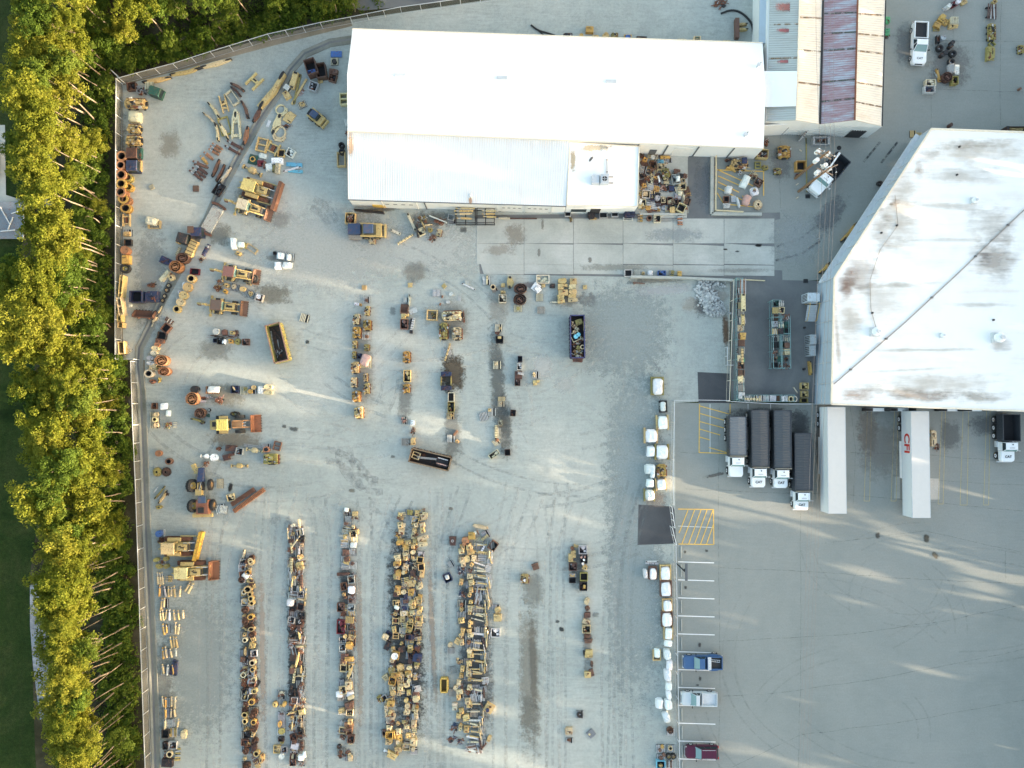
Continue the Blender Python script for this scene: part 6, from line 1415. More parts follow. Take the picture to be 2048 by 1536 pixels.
# hoses / dark cables behind the warehouse
def hose(pts, r, label, mat='dark', z=.12):
    ps = [G(x, y, z) for x, y in pts]
    for _ in range(2): ps = [ps[0]] + [k for a, c in zip(ps, ps[1:]) for k in (a * .75 + c * .25, a * .25 + c * .75)] + [ps[-1]]
    b = MB(); [b.cyl(a, c, r, 6) for a, c in zip(ps, ps[1:])]; tag(b.obj('hose', M[mat]), label, 'hose')
hose([(1442, 27), (1460, 20), (1478, 22), (1496, 36), (1506, 52), (1507, 84)], .16, 'thick black hose curving round the scrap behind the warehouse')
hose([(1062, 50), (1076, 61), (1095, 66), (1110, 71)], .14, 'dark hose bent beside the upper edge of the long warehouse'); hose([(1066, 53), (1078, 62), (1088, 71)], .1, 'thinner dark hose crossing under the bent one'); hose([(1508, 10), (1512, 40), (1505, 90)], .1, 'straight black hose beside the narrow lean-to')
# left edge: flatbed with pipes, car, building edge
q = G(18, 440, 1); t = thing('flatbed_trailer', 'grey flatbed with loose pipes at the far left edge', 'flatbed', (q.x, q.y, .03)); MB().box(0, 0, .7, 4.4, 5.6, .15).obj('deck', P, t, color=(.16, .19, .22)); b = MB(); [b.box(s * 2.15, 0, .85, .1, 5.6, .15) for s in (-1, 1)]; b.obj('side_rail', M['galv'], t); wheel_pair(t, 0, 2.1, .4, .3)
for i, (dx, dy, an, ln) in enumerate(((-.6, .6, 2.1, 3.2), (.2, -.5, 1.2, 2.0), (1.0, 1.2, .3, 1.4), (-.2, -1.6, .1, 2.2))):
    b = MB(); b.cyl((-ln / 2, 0, 0), (ln / 2, 0, 0), .09, 8); tag(b.obj('steel_pipe', M['galv'], None, (q.x + dx, q.y + dy, .97), an), ('longest', 'middle', 'shortest', 'lowest')[i] + ' pale pipe lying loose on the grey flatbed', 'pipe')
pickup(-22, 320, 90, (.5, .5, .52), 'pale vehicle just cut by the left picture edge')
# ================================================================== YARD ITEMS BY PLACE
Z('against the climbing fence, upper left', 'arm 313 158 13 55 -80 Y; arm 371 142 11 60 -75 Y; arm 432 125 13 60 -74 T')
Z('in the top left fence corner', '''crate 262 172 18 16 5 B; junk 280 178 20 20 10 A 1.0; cab 308 181 26 20 -20 E 1.6; pallet 299 171 16 15 0 C .15 1.2; engine 268 204 24 45 88 Y 1.3; wrap 266 231 27 23 -4 C 1.2; engine 266 255 20 28 85 Y; engine 265 279 24 32 92 Y''')
Z('beside the collar row on the left fence', 'cab 262 305 24 24 0 B 1.7; cab 262 330 24 24 0 N 1.7; cover 278 305 8 22 0 E .8; cover 277 330 7 22 0 Y .8')
Z('of the collar row on the left fence', 'ring 243 312 21 21 0 O 1.6; ring 241 330 19 19 0 O 1.6; ring 242 349 21 21 0 O 1.5; ring 242 367 21 20 0 G 1.5; ring 241 384 20 20 0 O 1.5; ring 246 397 20 20 0 G 1.2; ring 252 400 18 18 0 O 1.0; ring 251 416 22 20 0 G .9; ring 256 355 16 16 0 D .9; ring 257 374 16 16 0 G .9')
Z('below the collars on the left fence', 'frame 252 440 15 24 0 Y .5; pallet 255 466 18 14 0 A; cover 252 467 14 9 0 Y .6 .15; crate 255 485 15 13 0 K .6; drum 249 500 17 17 0 O 1.2; cover 249 518 16 18 0 G 1.2; wheel 250 537 20 18 0 D .6; frame 241 572 7 44 -4 Y 1.5; frame 239 612 9 36 10 T 1.5; frame 238 632 8 21 0 Y 1.4; frame 240 650 11 10 0 Y 1.2; frame 242 695 12 25 5 Y 1.3; rods 252 700 20 20 40 C .3')
Z('alone on the open gravel, upper left', 'wrap 300 441 26 17 -10 C 1.1; frame 308 449 26 16 0 Y .4; sheet 303 374 9 9 30 C .2; sheet 390 376 11 12 0 R .5; sheet 259 611 6 5 0 W .5')
Z('beside the drain channel crossing', '''cab 363 475 24 22 -15 K 1.8; cover 357 478 10 18 -20 Y 1.2; cab 391 463 24 20 0 N 1.7; sheet 380 459 12 14 0 R .2 1.7; beam 382 496 15 34 -24 Y .9; beam 356 503 5 18 -25 T .3; coil 364 516 24 20 0 R 1.3; coil 350 533 23 23 0 O 1.6; cover 331 522 28 15 -25 N .9; beam 328 551 6 26 -40 C .3; beam 333 553 4 24 -38 T .25; casting 340 554 18 20 30 T .7''')
Z('left of the drain channel', '''wheel 337 571 10 10 0 T .4; wheel 333 580 10 10 0 Y .4; wheel 329 592 9 10 0 T .4; wheel 325 601 8 9 0 Y .4; arm 319 619 7 16 -20 T .3; arm 309 638 6 18 -35 T .3; ram 304 650 4 8 -25 C .2; crate 271 593 25 23 0 N 1.4; cover 300 592 26 22 0 N 1.4; bucket 284 627 42 16 -4 R 1.3; junk 303 570 20 10 5 K .4''')
Z('right of the drain channel, upper part', '''ram 410 499 12 26 -28 N .9; junk 403 519 12 14 0 C .5; crate 389 543 18 12 -5 M .6; ring 382 557 17 16 0 Y .9; drum 374 574 18 18 0 Y .9; cover 367 572 8 18 10 W .8; drum 366 590 17 16 0 Y .9; cover 359 588 7 16 12 L .8; drum 360 604 16 15 0 T .9; ring 353 618 15 15 0 Y .8; cover 357 602 10 16 10 L .5''')
Z('of the rusty line beside the channel bend', '''rods 337 641 18 10 -35 R .5; crate 331 656 15 17 -40 R .8; crate 323 671 17 14 -10 K .7; cover 318 682 18 11 -8 R .7; drum 314 689 11 10 0 O .6; drum 310 697 15 11 -15 T .7; drum 307 706 13 10 -10 C .7; drum 300 716 14 9 0 L .6; drum 300 726 14 9 0 L .6; coil 322 721 25 21 0 O 1.3; cover 304 734 15 12 -10 T .7; ring 297 747 18 16 0 C .9; casting 315 737 12 14 20 Y .7; coil 327 743 22 17 0 O 1.2; casting 303 763 17 10 0 R .6; casting 317 760 8 14 -15 D .5''')
Z('in the machine-part field, upper left', '''arm 543 180 24 84 -30 Y .9; beam 587 160 11 34 -16 Y .7; beam 594 178 4 62 -12 D .25; beam 598 183 4 60 -30 Y .2; cab 573 174 13 12 -35 L 1.0; cover 572 188 13 16 30 Y .8; hframe 508 162 26 32 -40 Y .5; arm 474 173 12 30 68 R .5; arm 471 182 11 26 55 B .5; frame 464 195 16 32 35 C .5; hframe 447 207 16 36 18 Y .4; arm 427 220 13 38 42 T .5; arm 419 237 9 36 52 T .5; arm 433 264 12 34 15 T .5; arm 446 262 12 34 28 T .5; aframe 471 246 22 54 2 C .6; frame 449 252 22 38 16 D .25; arm 489 218 13 36 28 R .5; arm 512 229 13 30 -28 R .6; arm 490 270 13 36 -12 O .5;
 ram 469 289 9 36 62 B .4; ram 464 299 9 36 60 B .4; rams 430 297 20 24 58 O .5; ram 416 311 9 24 50 O .4; ram 407 319 9 22 42 G .4; ram 400 328 10 34 66 R .4; rams 395 343 24 34 52 B .5; arm 430 335 9 36 -22 R .6; arm 440 345 9 36 -22 R .6; arm 450 348 10 36 -30 C .6; crate 436 378 16 26 -32 K .6''')
Z('between the channel and the skid steer', '''flatring 562 220 26 24 40 T; cover 578 234 18 24 -35 Y .3; arm 551 247 24 40 -20 T .25; flatring 559 267 30 32 -10 T; junk 574 252 16 14 0 A .5; casting 603 207 16 12 10 Y .6; pallet 604 209 16 14 25 H; junk 600 185 20 12 20 P .15; sheet 537 247 6 14 -20 L .1''')
Z('in the mixed heap above the bulldozer', '''frame 523 289 22 28 -14 Y .6; frame 545 296 24 26 -26 Y .5; crate 562 306 14 15 -5 Y .6; crate 580 305 16 16 -30 L .7; sheet 506 319 18 20 -15 E .15; ring 505 318 11 11 0 G .3 .1; wrap 525 311 18 12 -15 L .4; cover 520 325 13 12 0 M .7; sheet 528 329 4 14 -10 R .5; sheet 553 321 24 12 0 W .7; sheet 537 334 14 15 5 W .5; sheet 554 336 8 20 -5 C .8; beam 548 336 5 16 -10 D .5; sheet 588 329 32 8 -5 S .3; sheet 590 342 30 6 -5 S .3; beam 584 338 4 38 -75 L .2; axle 503 340 42 15 -27 Y .8''')
Z('at the left end of the long warehouse', '''crate 621 132 22 32 18 B 1.7; cover 622 142 18 10 18 U 1.3; crate 641 140 20 30 10 B 1.3; cover 640 161 10 10 5 Y .4; sheet 672 107 22 12 0 U .4; pallet 669 123 15 15 0 C; drum 668 122 9 9 0 K .6 .15; cover 666 142 18 12 -5 R .7; crate 665 155 15 15 -15 R .7; crate 626 172 17 18 -20 A .8; frame 687 197 16 24 2 T 1.0; wrap 692 244 8 15 10 L .9; junk 693 262 8 12 0 A .8; wheel 682 289 12 12 0 K 1.0; wheel 683 302 12 12 0 N 1.0; frame 682 318 17 30 2 Y .8''')
Z('in the film-covered group above the backhoe', '''wrap 465 486 13 25 5 W 1.0; wrap 481 489 15 12 -5 W .8; frame 503 497 11 26 55 Y .2; casting 475 506 18 12 -10 Y .7; frame 486 491 10 12 0 D .5''')
Z('in the group of four white bundles', '''pallet 562 511 18 16 -5 A; wrap 560 511 16 14 -5 W .8 .15; pallet 578 514 20 16 -5 A; wrap 576 514 8 14 -3 W .7 .15; wrap 554 530 14 16 0 W .9; wrap 573 530 20 14 2 W .9; crate 549 506 6 6 0 K .4''')
Z('in the slanting row below the brown-roofed backhoe', '''junk 439 562 13 10 10 O .5; casting 452 570 18 11 -15 Y .6; junk 434 576 17 14 -20 D .6; casting 449 582 14 12 -20 G .6; pallet 469 575 16 15 -12 A; gear 467 573 10 10 0 C .3 .15; pallet 485 581 15 14 -15 A; drum 485 578 12 10 0 Y .5 .15; pallet 500 588 16 16 -16 A; casting 500 587 11 12 0 Y .5 .15; crate 518 595 15 15 -15 L .7; drum 517 593 9 9 0 W .7 .05; wheel 508 557 16 16 0 T .6; beam 500 556 9 28 -14 Y .5''')
Z('in the two short rows left of the burnt container', '''drum 432 663 13 13 0 L .9; cover 447 664 11 12 5 R .8; casting 463 665 16 10 0 Y .7; junk 444 672 44 6 0 K .4; crate 430 681 8 8 0 N .5; crate 441 682 14 13 0 K .7; wrap 447 683 7 11 -20 W .7; casting 460 682 15 13 0 G .7; gear 475 683 13 13 0 D .4; crate 491 684 14 13 0 R .6; junk 472 667 10 14 20 B .4''')
Z('in the line of bundles above the wheel loader', '''drum 389 779 17 15 0 K .8; coil 383 798 23 25 0 O 1.4; pallet 425 780 27 15 0 O; wrap 425 779 24 14 0 W .8 .15; crate 469 779 15 15 0 N .6; arm 467 777 5 11 30 T .3 .3; pallet 488 781 15 16 0 C; cover 490 778 7 7 0 D .3 .15; pallet 504 780 16 16 0 A; drum 507 775 9 9 0 Y .5 .15; drum 500 783 9 9 0 G .5 .15; wrap 520 780 13 17 0 W .7; drum 536 774 17 11 0 T .8; drum 536 785 17 9 0 T .8; junk 438 801 19 16 0 P .6; junk 411 797 26 12 0 A .15; drum 405 803 15 5 0 A .15''')
Z('around the yellow wheel loader', '''coil 399 827 20 20 0 R 1.1; wheel 418 820 6 6 0 W .4; casting 414 831 9 9 0 E .6; arm 394 841 9 26 80 D .7; casting 403 846 12 7 0 N .5; wheel 468 828 18 10 0 D .9; frame 554 892 15 18 -14 R .4''')
Z('in the rusty row under the wheel loader', '''junk 437 898 12 9 0 K .5; cover 460 897 22 12 -3 B .8; crate 478 903 14 14 -8 A .7; cover 455 914 22 12 15 B .8; rods 508 893 6 46 82 A .2; axle 508 901 34 11 -8 T .6; ring 532 899 13 12 0 O .7; pallet 533 895 14 14 0 A; engine 541 919 34 22 0 D 1.2; cover 532 921 20 12 0 A .5; axle 412 913 24 10 -4 W .6; drum 428 915 16 15 0 W .5; axle 478 932 34 10 0 Y .5''')
Z('beside the channel, level with the burnt tree gap', '''crate 308 812 10 12 0 R .6; wrap 326 813 15 14 5 W .6; wrap 335 827 9 13 0 W .6; pallet 309 829 17 9 0 C; drum 312 829 9 9 0 T .5 .15; pallet 309 840 17 11 0 C; ring 309 839 10 10 0 T .5 .15; pallet 310 851 18 11 0 C; drum 312 850 9 9 0 T .5 .15; junk 335 851 14 14 0 D .7; rods 350 850 12 8 90 C .15; drum 316 907 12 12 0 O .8; ring 337 923 14 13 0 R .7; gear 314 944 18 18 0 D .4; gear 332 944 19 18 0 B .4''')
Z('left of the orange articulated tractor', '''arm 319 985 6 30 -35 D .4; ram 311 980 4 12 -35 L .2; ram 319 993 4 12 -40 L .2; arm 325 994 7 28 -30 Y .4; junk 333 988 9 8 0 K .4; casting 316 1015 18 10 8 D .6; junk 376 981 8 8 0 B .4''')
Z('right of the orange articulated tractor', '''pallet 440 967 13 19 0 C; pallet 441 1018 18 17 15 L; pallet 447 1019 14 16 -10 L .15 .15; crate 461 995 15 14 15 T .5; track 485 994 9 54 -56 R .5; track 497 1001 9 74 -54 O .5; junk 411 928 12 12 0 O .6''')
Z('around the angled-blade bulldozer', '''drum 317 1068 13 13 0 U .9; beam 328 1066 3 14 0 L .2; junk 320 1083 14 13 0 R .7; drum 312 1120 12 8 10 D .7; drum 331 1118 10 9 0 D .7; drum 317 1133 13 9 -20 D .7; drum 332 1133 10 9 0 D .7; frame 324 1124 14 14 0 L .2; rams 319 1157 14 26 5 T .4; rams 337 1158 13 13 90 Y .3; ram 374 1174 7 22 -28 T .5; ram 380 1177 7 22 -28 T .5''')
cr = random.Random(33)
for yy, xs_ in ((1182, (318, 329, 336, 342, 348, 359)), (1207, (322, 327)), (1231, (320, 325, 331, 338, 347, 356, 365)), (1258, (326, 332, 350, 356)), (1284, (341, 347, 352)), (1307, (325, 331, 341, 351)), (1341, (325, 334, 345)), (1405, (325, 330, 342, 349)), (1426, (330, 341, 348)), (1448, (329, 355)), ):
    for x_ in xs_: Z('of the ram rows beside the channel', f'ram {x_} {yy + cr.uniform(-2, 2)} {cr.uniform(4.5, 6)} {cr.uniform(16, 24)} {cr.uniform(-8, 12)} {cr.choice("TTYTLG")} .45 .12')
    if cr.random() < .7: Z('under the ram rows beside the channel', f'pallet {xs_[0] + 6} {yy} 17 18 0 A')
Z('at the bottom of the ram rows', '''beam 345 1335 6 30 -15 N .4; beam 351 1337 6 28 -5 N .4; crate 330 1468 14 16 0 K .6; rods 347 1466 14 20 0 D .5; casting 338 1472 10 8 -30 Y .4; cover 366 1470 12 18 0 T .6; crate 330 1492 10 14 0 K .6; crate 345 1491 16 15 0 A .5; ring 339 1509 13 13 0 T .4; rods 354 1510 26 12 90 D .5; ram 329 1513 4 20 0 R .3; cover 332 1528 22 16 -4 K .9; sheet 342 1446 16 14 0 L .1''')
Z('in the first engine column', '''sheet 728 575 9 9 0 Y .2; pallet 733 600 13 13 0 L; casting 732 600 9 9 0 R .4 .15; cover 713 608 10 6 -10 W .6; casting 720 609 8 8 0 G .6; engine 734 621 12 20 -5 Y; engine 712 638 15 22 -3 T; engine 734 650 19 22 0 G; engine 713 665 20 24 0 G; pallet 733 672 16 15 0 L; casting 733 673 11 9 0 O .4 .15; engine 709 689 12 16 0 Y .9; engine 733 695 13 14 0 D .9; engine 708 710 10 15 0 D .8; crate 719 712 9 10 0 N .6; pallet 732 724 22 24 0 C; wrap 729 720 19 24 -20 P .9 .15; engine 710 735 19 24 0 Y; engine 731 755 11 17 0 Y .9; engine 707 765 15 21 0 T; engine 733 777 14 22 0 Y; engine 712 793 20 23 0 G 1.2; engine 717 826 21 24 0 Y 1.3''')
Z('in the second, shorter engine column', '''sheet 820 570 9 9 0 Y .2; pallet 812 600 10 10 0 L; arm 818 601 5 24 0 C .3; bucket 808 617 15 20 0 R 1.0; cover 809 632 15 12 0 Y 1.2; crate 808 648 15 20 0 R 1.0; sheet 826 622 16 11 25 L .2; beam 825 648 5 24 -12 L .5; beam 823 652 6 30 -4 K .4; engine 813 714 18 24 0 G 1.1; crate 814 752 14 24 0 Y .9; engine 813 777 17 18 0 G .9; pallet 808 841 13 15 0 A; junk 808 841 11 12 0 P .4 .15; cover 825 846 8 11 0 W .4; junk 825 862 10 15 0 R .7; cover 825 883 9 15 0 Y 1.0; junk 818 884 8 12 0 A .2; pallet 810 884 14 14 0 H''')
Z('in the third engine column', '''sheet 888 572 8 8 45 Y .2; pallet 873 586 15 14 0 L; casting 884 593 5 7 -20 O .3; casting 880 608 5 7 -30 O .3; drum 902 588 9 8 0 L .2; cover 896 604 9 6 0 L .2; rods 919 597 6 12 0 L .1; frame 864 630 22 21 -3 Y .8; junk 868 630 12 12 0 D .6; engine 904 630 22 42 92 T 1.5; junk 924 634 12 22 0 K .9; engine 887 662 20 35 0 D 1.5; engine 914 667 23 26 0 T 1.5; beam 895 704 3 36 -17 Y .2 .15; pallet 895 704 14 14 18 L; cover 892 748 22 10 0 N .9; cover 892 776 22 10 0 N .9; beam 882 762 2 20 0 D .5; beam 902 762 2 20 0 D .5; crate 902 794 12 18 0 C .7; crate 902 814 13 21 0 D .8; pallet 901 832 15 13 0 T; casting 902 831 9 8 0 Y .3 .15; beam 911 866 4 12 -40 O .2; pallet 902 877 14 15 0 L; casting 914 883 12 9 -20 Y .4''')
Z('in the fourth, dirt-stained column', '''pallet 973 561 14 18 0 L; beam 974 560 3 20 0 T .1 .2; pallet 971 556 13 8 5 L; ring 986 574 11 11 0 T .6; pallet 990 580 12 6 30 H; cover 1006 570 8 8 0 Y .4; cover 1006 584 10 6 0 Y .5; crate 1005 597 15 16 0 C .9; cover 1006 594 8 8 0 T .5 .2; pallet 934 566 9 9 0 L; beam 937 573 3 30 65 L .15; pallet 997 656 14 15 0 C; casting 1000 656 7 7 0 Y .3 .15; junk 995 666 11 8 0 N .3; crate 999 679 15 15 0 K .7; sheet 999 675 7 5 0 Y .1 .7; pallet 994 730 16 16 0 C; cover 992 727 6 6 0 T .2 .15; pallet 1003 798 14 9 0 T; pallet 1002 808 13 11 0 C; casting 1001 807 7 6 0 T .2 .15; pallet 984 824 15 15 0 L; cover 979 820 6 6 0 Y .2 .15; pallet 967 833 16 16 15 L; crate 1001 845 7 10 0 C .5; beam 992 863 5 24 0 T .5; pallet 998 862 6 13 0 L; pallet 992 884 13 13 40 C; casting 994 880 8 10 -40 O .3 .15; crate 988 909 10 22 -55 C .7''')
Z('in the loose group above the blue container', '''arm 1018 564 22 22 0 Y .7; coil 1041 577 25 20 0 B 1.1; coil 1040 599 25 22 0 B 1.1; pallet 1036 617 16 14 0 C; sheet 1036 617 7 7 0 D .1 .15; rocks 1086 557 26 17 0 C .9; sheet 1072 574 15 16 -35 W .5; sheet 1075 578 13 12 -50 W .5; cover 1087 571 8 8 0 Y .4; cover 1105 571 11 9 0 K .6; pallet 1079 595 14 15 0 C; pallet 1082 620 14 14 0 H; cover 1125 561 18 12 0 Y .9; cover 1126 573 20 12 0 Y .9; cover 1127 585 20 11 0 Y .9; cover 1122 595 15 12 0 Y .9; cover 1123 602 15 6 8 Y .9; cover 1147 562 14 12 0 Y .9; cover 1145 573 15 11 0 T .9; cover 1146 583 17 10 0 Y .9; cover 1145 591 17 8 0 Y .9; cover 1146 599 19 9 0 T .9; ram 1108 604 4 15 90 C .4; cover 1170 574 8 8 0 Y .3''')
Z('left of the blue container lower down', '''crate 1040 718 9 12 0 N .7; crate 1039 733 9 13 0 L .7; cover 1037 750 15 16 0 B 1.0; rods 1042 747 5 14 80 L .2 1.0; crate 1035 765 11 13 0 B .8; pallet 1071 750 15 14 0 L; casting 1068 749 8 12 0 T .4 .15; cover 1073 765 14 10 5 Y .8; crate 1026 826 11 13 -5 B .7; crate 1015 905 11 13 3 B .7''')
Z('alone right of the burnt container', 'pallet 609 636 17 16 -15 C')
Z('heaped inside the blue container', '''cover 1158 644 14 12 20 D .4 1.1; junk 1149 650 12 14 0 T .5 1.0; junk 1156 705 18 14 0 Y .5 1.1; casting 1153 657 14 9 -20 C .5 1.0; casting 1149 664 11 10 30 T .5 1.2; crate 1151 673 18 18 25 C .4 1.2; drum 1152 673 9 9 0 S .4 1.4; drum 1157 669 8 8 0 S .4 1.4; junk 1162 682 16 16 0 T .5 1.1; ring 1165 694 9 9 0 T .5 1.3; casting 1157 695 12 11 0 D .5 1.2; junk 1151 690 11 12 0 C .4 1.1; casting 1158 713 16 10 0 C .5 1.1; cover 1156 720 20 8 -5 B .5 1.0; beam 1168 652 3 18 0 D .2 1.3''', .8)
Z('lying in the burnt yellow-flanked container', '''beam 545 682 2 40 10 A .1 .3; beam 552 680 2 44 16 B .1 .35; beam 557 694 2 30 8 A .1 .3; beam 549 700 2 24 30 A .1 .35; junk 556 705 14 16 0 K .3 .3; beam 553 668 1.5 30 40 B .1 .4''')
Z('lying in the rust-brown tilted container', '''frame 832 911 16 14 -20 T .4 .9; casting 837 908 8 8 0 R .4 .8; rods 858 917 4 54 84 L .3 1.2; cover 884 925 20 26 75 K .5 1.0; beam 886 918 2 20 75 L .1 1.6; beam 884 929 2 22 75 P .1 1.6; junk 848 910 8 8 0 K .4 .6''')
Z('by the workshop wall', '''crate 700 436 20 22 -3 Y 1.0; junk 700 436 12 13 0 L .6 .7; frame 737 421 2 60 84 K 1.2; pallet 711 476 14 12 0 A; casting 711 475 9 8 0 T .5 .15; engine 744 480 16 15 0 T .8; beam 791 464 5 20 65 C .4; beam 810 478 3 36 -58 T .4; beam 823 444 5 38 25 C .5; junk 845 437 16 16 0 D .6; arm 846 450 5 22 25 Y .4; arm 856 449 5 16 -75 T .4; crate 842 463 13 14 25 C .6; casting 860 459 14 12 10 D .6; junk 864 475 16 14 0 R .6; engine 878 465 13 15 -15 T .7; junk 880 443 26 14 -10 B .5; beam 876 438 2 38 68 L .5; frame 902 434 13 12 -10 A .6; beam 834 460 2 26 5 K 1.0; pallet 905 443 14 8 0 A''')
Z('resting on the black stands by the workshop', '''ram 927 421 6 38 90 Y .5 1.5; ram 927 427 5 34 92 T .5 1.4; ram 928 436 6 30 88 Y .5 1.4; ram 930 416 5 38 90 T .5 1.5; ram 978 421 5 28 90 T .5 1.5; ram 977 427 5 26 90 Y .5 1.4; ram 979 433 5 26 88 Y .4 1.4''')
Z('on the paving under the workshop wall', '''ram 1004 436 6 32 90 C .5; beam 1044 437 2 60 90 B .2; crate 1136 427 12 11 0 L .6; junk 1142 438 6 12 0 D .5; cover 1183 428 16 18 0 K .9; cover 1187 437 14 4 0 Y .3; crate 1207 428 16 16 0 A .6; crate 1230 426 14 14 0 A .7; cover 1261 423 22 17 2 N 1.6; frame 1256 437 20 6 0 L .4''')
# ---- crowded court beside the annex
_cj = random.Random(91)
for _y in range(312, 424, 13):
    for _x in range(1288, 1374, 14):
        if 1340 < _x and _y < 340: continue
        if 1316 < _x < 1352 and 384 < _y < 396: continue
        Z('low in the crowded court beside the annex', f'{_cj.choice(["junk", "crate", "casting", "pallet", "cover", "pallet"])} {_x + _cj.uniform(-3, 3)} {_y + _cj.uniform(-3, 3)} {_cj.uniform(11, 15)} {_cj.uniform(11, 15)} {_cj.uniform(-25, 25)} {_cj.choice("RBATKCGA")} {_cj.uniform(.2, .45)}')
Z('in the crowded court beside the annex', '''junk 1285 309 10 12 0 B .8; casting 1291 318 14 14 0 G .8; pallet 1308 314 16 16 10 C; drum 1306 314 9 9 0 L .6 .15; cover 1331 314 20 7 0 G .5; pallet 1336 320 16 10 0 A; cover 1322 323 13 9 -3 S .6; crate 1307 330 12 14 0 R .7; crate 1322 333 14 12 0 T .7; wheel 1297 342 9 9 0 L .4; junk 1302 341 12 10 0 P .5; casting 1313 342 9 9 0 T .5; engine 1333 345 18 20 10 D 1.0; cover 1355 342 13 10 -8 R .6; junk 1296 356 14 12 0 T .6; casting 1312 355 12 11 30 G .5; wrap 1318 357 5 16 15 W .4; engine 1333 353 12 12 0 T .8; crate 1352 358 16 20 8 A .8; wrap 1357 356 8 12 0 W .6 .5; crate 1366 361 9 8 0 T .7; crate 1365 373 15 12 0 T .7; casting 1289 370 14 12 0 G .6; pallet 1308 373 14 15 0 L; pallet 1327 376 18 16 0 A; junk 1327 376 14 12 0 P .3 .15; cover 1344 376 12 10 0 N .6; crate 1293 388 16 16 -5 L .6; cover 1291 387 10 9 0 T .6 .2; casting 1282 386 8 10 0 Y .6; crate 1306 394 10 12 0 N .7; drum 1315 396 11 11 0 A .7; crate 1327 399 9 12 0 T .6; crate 1340 401 10 15 -5 R .6; crate 1352 402 8 11 0 R .6; pallet 1360 388 14 16 0 C; wrap 1361 386 10 10 0 C .5 .15; wrap 1282 402 6 10 -15 W .8; rods 1308 411 14 30 85 L .6; pallet 1282 412 13 9 20 C; cover 1297 415 12 9 0 G .6; junk 1310 418 18 10 0 N .4; casting 1318 419 10 9 0 G .5; pallet 1329 415 12 10 0 A; frame 1336 418 10 13 0 T .3; cover 1346 418 12 13 0 Y .9; crate 1363 415 16 17 -25 T .9; cover 1368 398 4 20 0 C .4; rams 1281 435 17 10 90 G .6; ring 1299 436 11 11 0 R .6; crate 1315 437 14 15 0 C .7; rods 1361 438 24 12 90 O .5''')
Z('on the hatched concrete pad', '''engine 1482 326 20 34 80 Y 1.3; cover 1490 320 10 12 0 N .4 1.1; arm 1464 336 12 20 70 G .7; junk 1458 320 14 8 0 K .5; casting 1481 344 11 13 0 A .6; pallet 1506 352 16 16 -35 C; junk 1508 350 14 14 -35 T .5 .15; crate 1518 364 15 14 -30 R .7; frame 1516 330 12 14 0 D .4; wrap 1492 361 16 30 -25 W .9; wrap 1459 378 14 16 -10 L 1.0; wrap 1510 382 16 18 15 W .6; junk 1509 380 7 8 0 Y .3 .5; crate 1453 398 11 12 0 R .6; pallet 1467 398 9 13 0 W; wrap 1477 404 5 22 15 L .5; wrap 1495 399 16 22 -18 P .9; cover 1454 411 16 10 0 L .6; gear 1516 409 18 20 15 T .5''')
Z('on the drive between pad and twin shed', '''crate 1526 307 22 18 -5 Y 1.1; junk 1527 308 14 12 0 K .5 .7; junk 1533 284 14 16 0 L .8; engine 1571 302 28 26 0 G 1.3; casting 1532 334 18 14 0 D .7; engine 1557 341 17 13 0 D .9; crate 1603 331 20 20 0 G 1.1; junk 1599 348 16 6 30 M .4; beam 1601 301 5 2 -40 C .1; sheet 1595 368 6 2 35 C .2; sheet 1595 395 6 2 35 C .2; frame 1643 281 34 16 0 A .9; junk 1646 278 20 10 0 L .6; beam 1612 265 2 24 -35 L 2.0; beam 1613 330 2 110 0 D .1''')
Z('in the small-parts line on the retaining wall', '''crate 1257 546 15 14 0 L .6 .1; pallet 1274 546 11 13 0 L .3; casting 1287 546 9 9 0 Y .5; wrap 1301 546 11 12 0 L .6; crate 1324 546 16 10 0 U .6; rams 1344 546 13 10 80 D .5; cover 1360 547 8 11 0 G .6; beam 1278 566 2 24 85 R .3; drum 1269 566 5 5 0 R .4''')
# ---- white wrapped machines by the fence, frames peeping out
WL = [(1317, 773, 22, 34, 0), (1327, 813, 12, 20, 2), (1327, 846, 21, 27, 2), (1304, 872, 24, 28, 0), (1303, 903, 17, 22, 0), (1326, 905, 25, 28, 0), (1300, 939, 18, 20, 0), (1307, 944, 9, 28, -5), (1302, 967, 15, 17, 0), (1324, 970, 18, 22, 5), (1301, 991, 18, 22, 0)]
for i, (x, y, w, l, a) in enumerate(WL):
    Z('in the upper bundle group by the fence', f'wrap {x} {y} {w} {l} {a} W {cr.uniform(.9, 1.4)}')
    if i in (0, 2, 3, 5, 9, 10): Z('peeping from under the upper white bundles', f'frame {x - 2} {y - 1} {w + 4} {l + 3} {a} {cr.choice("YDO")} .6')
Z('in the upper bundle group by the fence', 'engine 1325 942 22 26 0 G 1.2; pallet 1327 813 15 24 2 K .5; rods 1294 904 8 20 0 A .4')
WL2 = [(1292, 1149, 8, 19), (1307, 1149, 14, 23), (1332, 1148, 20, 27), (1333, 1180, 21, 29), (1336, 1213, 17, 22), (1335, 1241, 20, 28), (1338, 1268, 16, 25), (1338, 1288, 16, 14), (1336, 1311, 14, 21), (1340, 1332, 13, 20), (1337, 1353, 14, 24), (1339, 1374, 13, 18), (1339, 1392, 10, 17), (1338, 1411, 15, 21), (1320, 1410, 15, 20), (1334, 1437, 14, 22), (1315, 1308, 13, 18)]
for i, (x, y, w, l) in enumerate(WL2):
    Z('in the long bundle row beside the parking fence', f'wrap {x} {y} {w} {l} {cr.uniform(-6, 6) if i < 15 else 18 - 18 * (i == 16)} W {cr.uniform(.8, 1.3)}')
    if i in (1, 2, 3, 4, 5, 6, 16): Z('peeping from under the long white bundle row', f'frame {x - 1} {y - (3 if i < 16 else -3)} {w + 3} {l + 3} 0 {cr.choice("YRY")} .55')
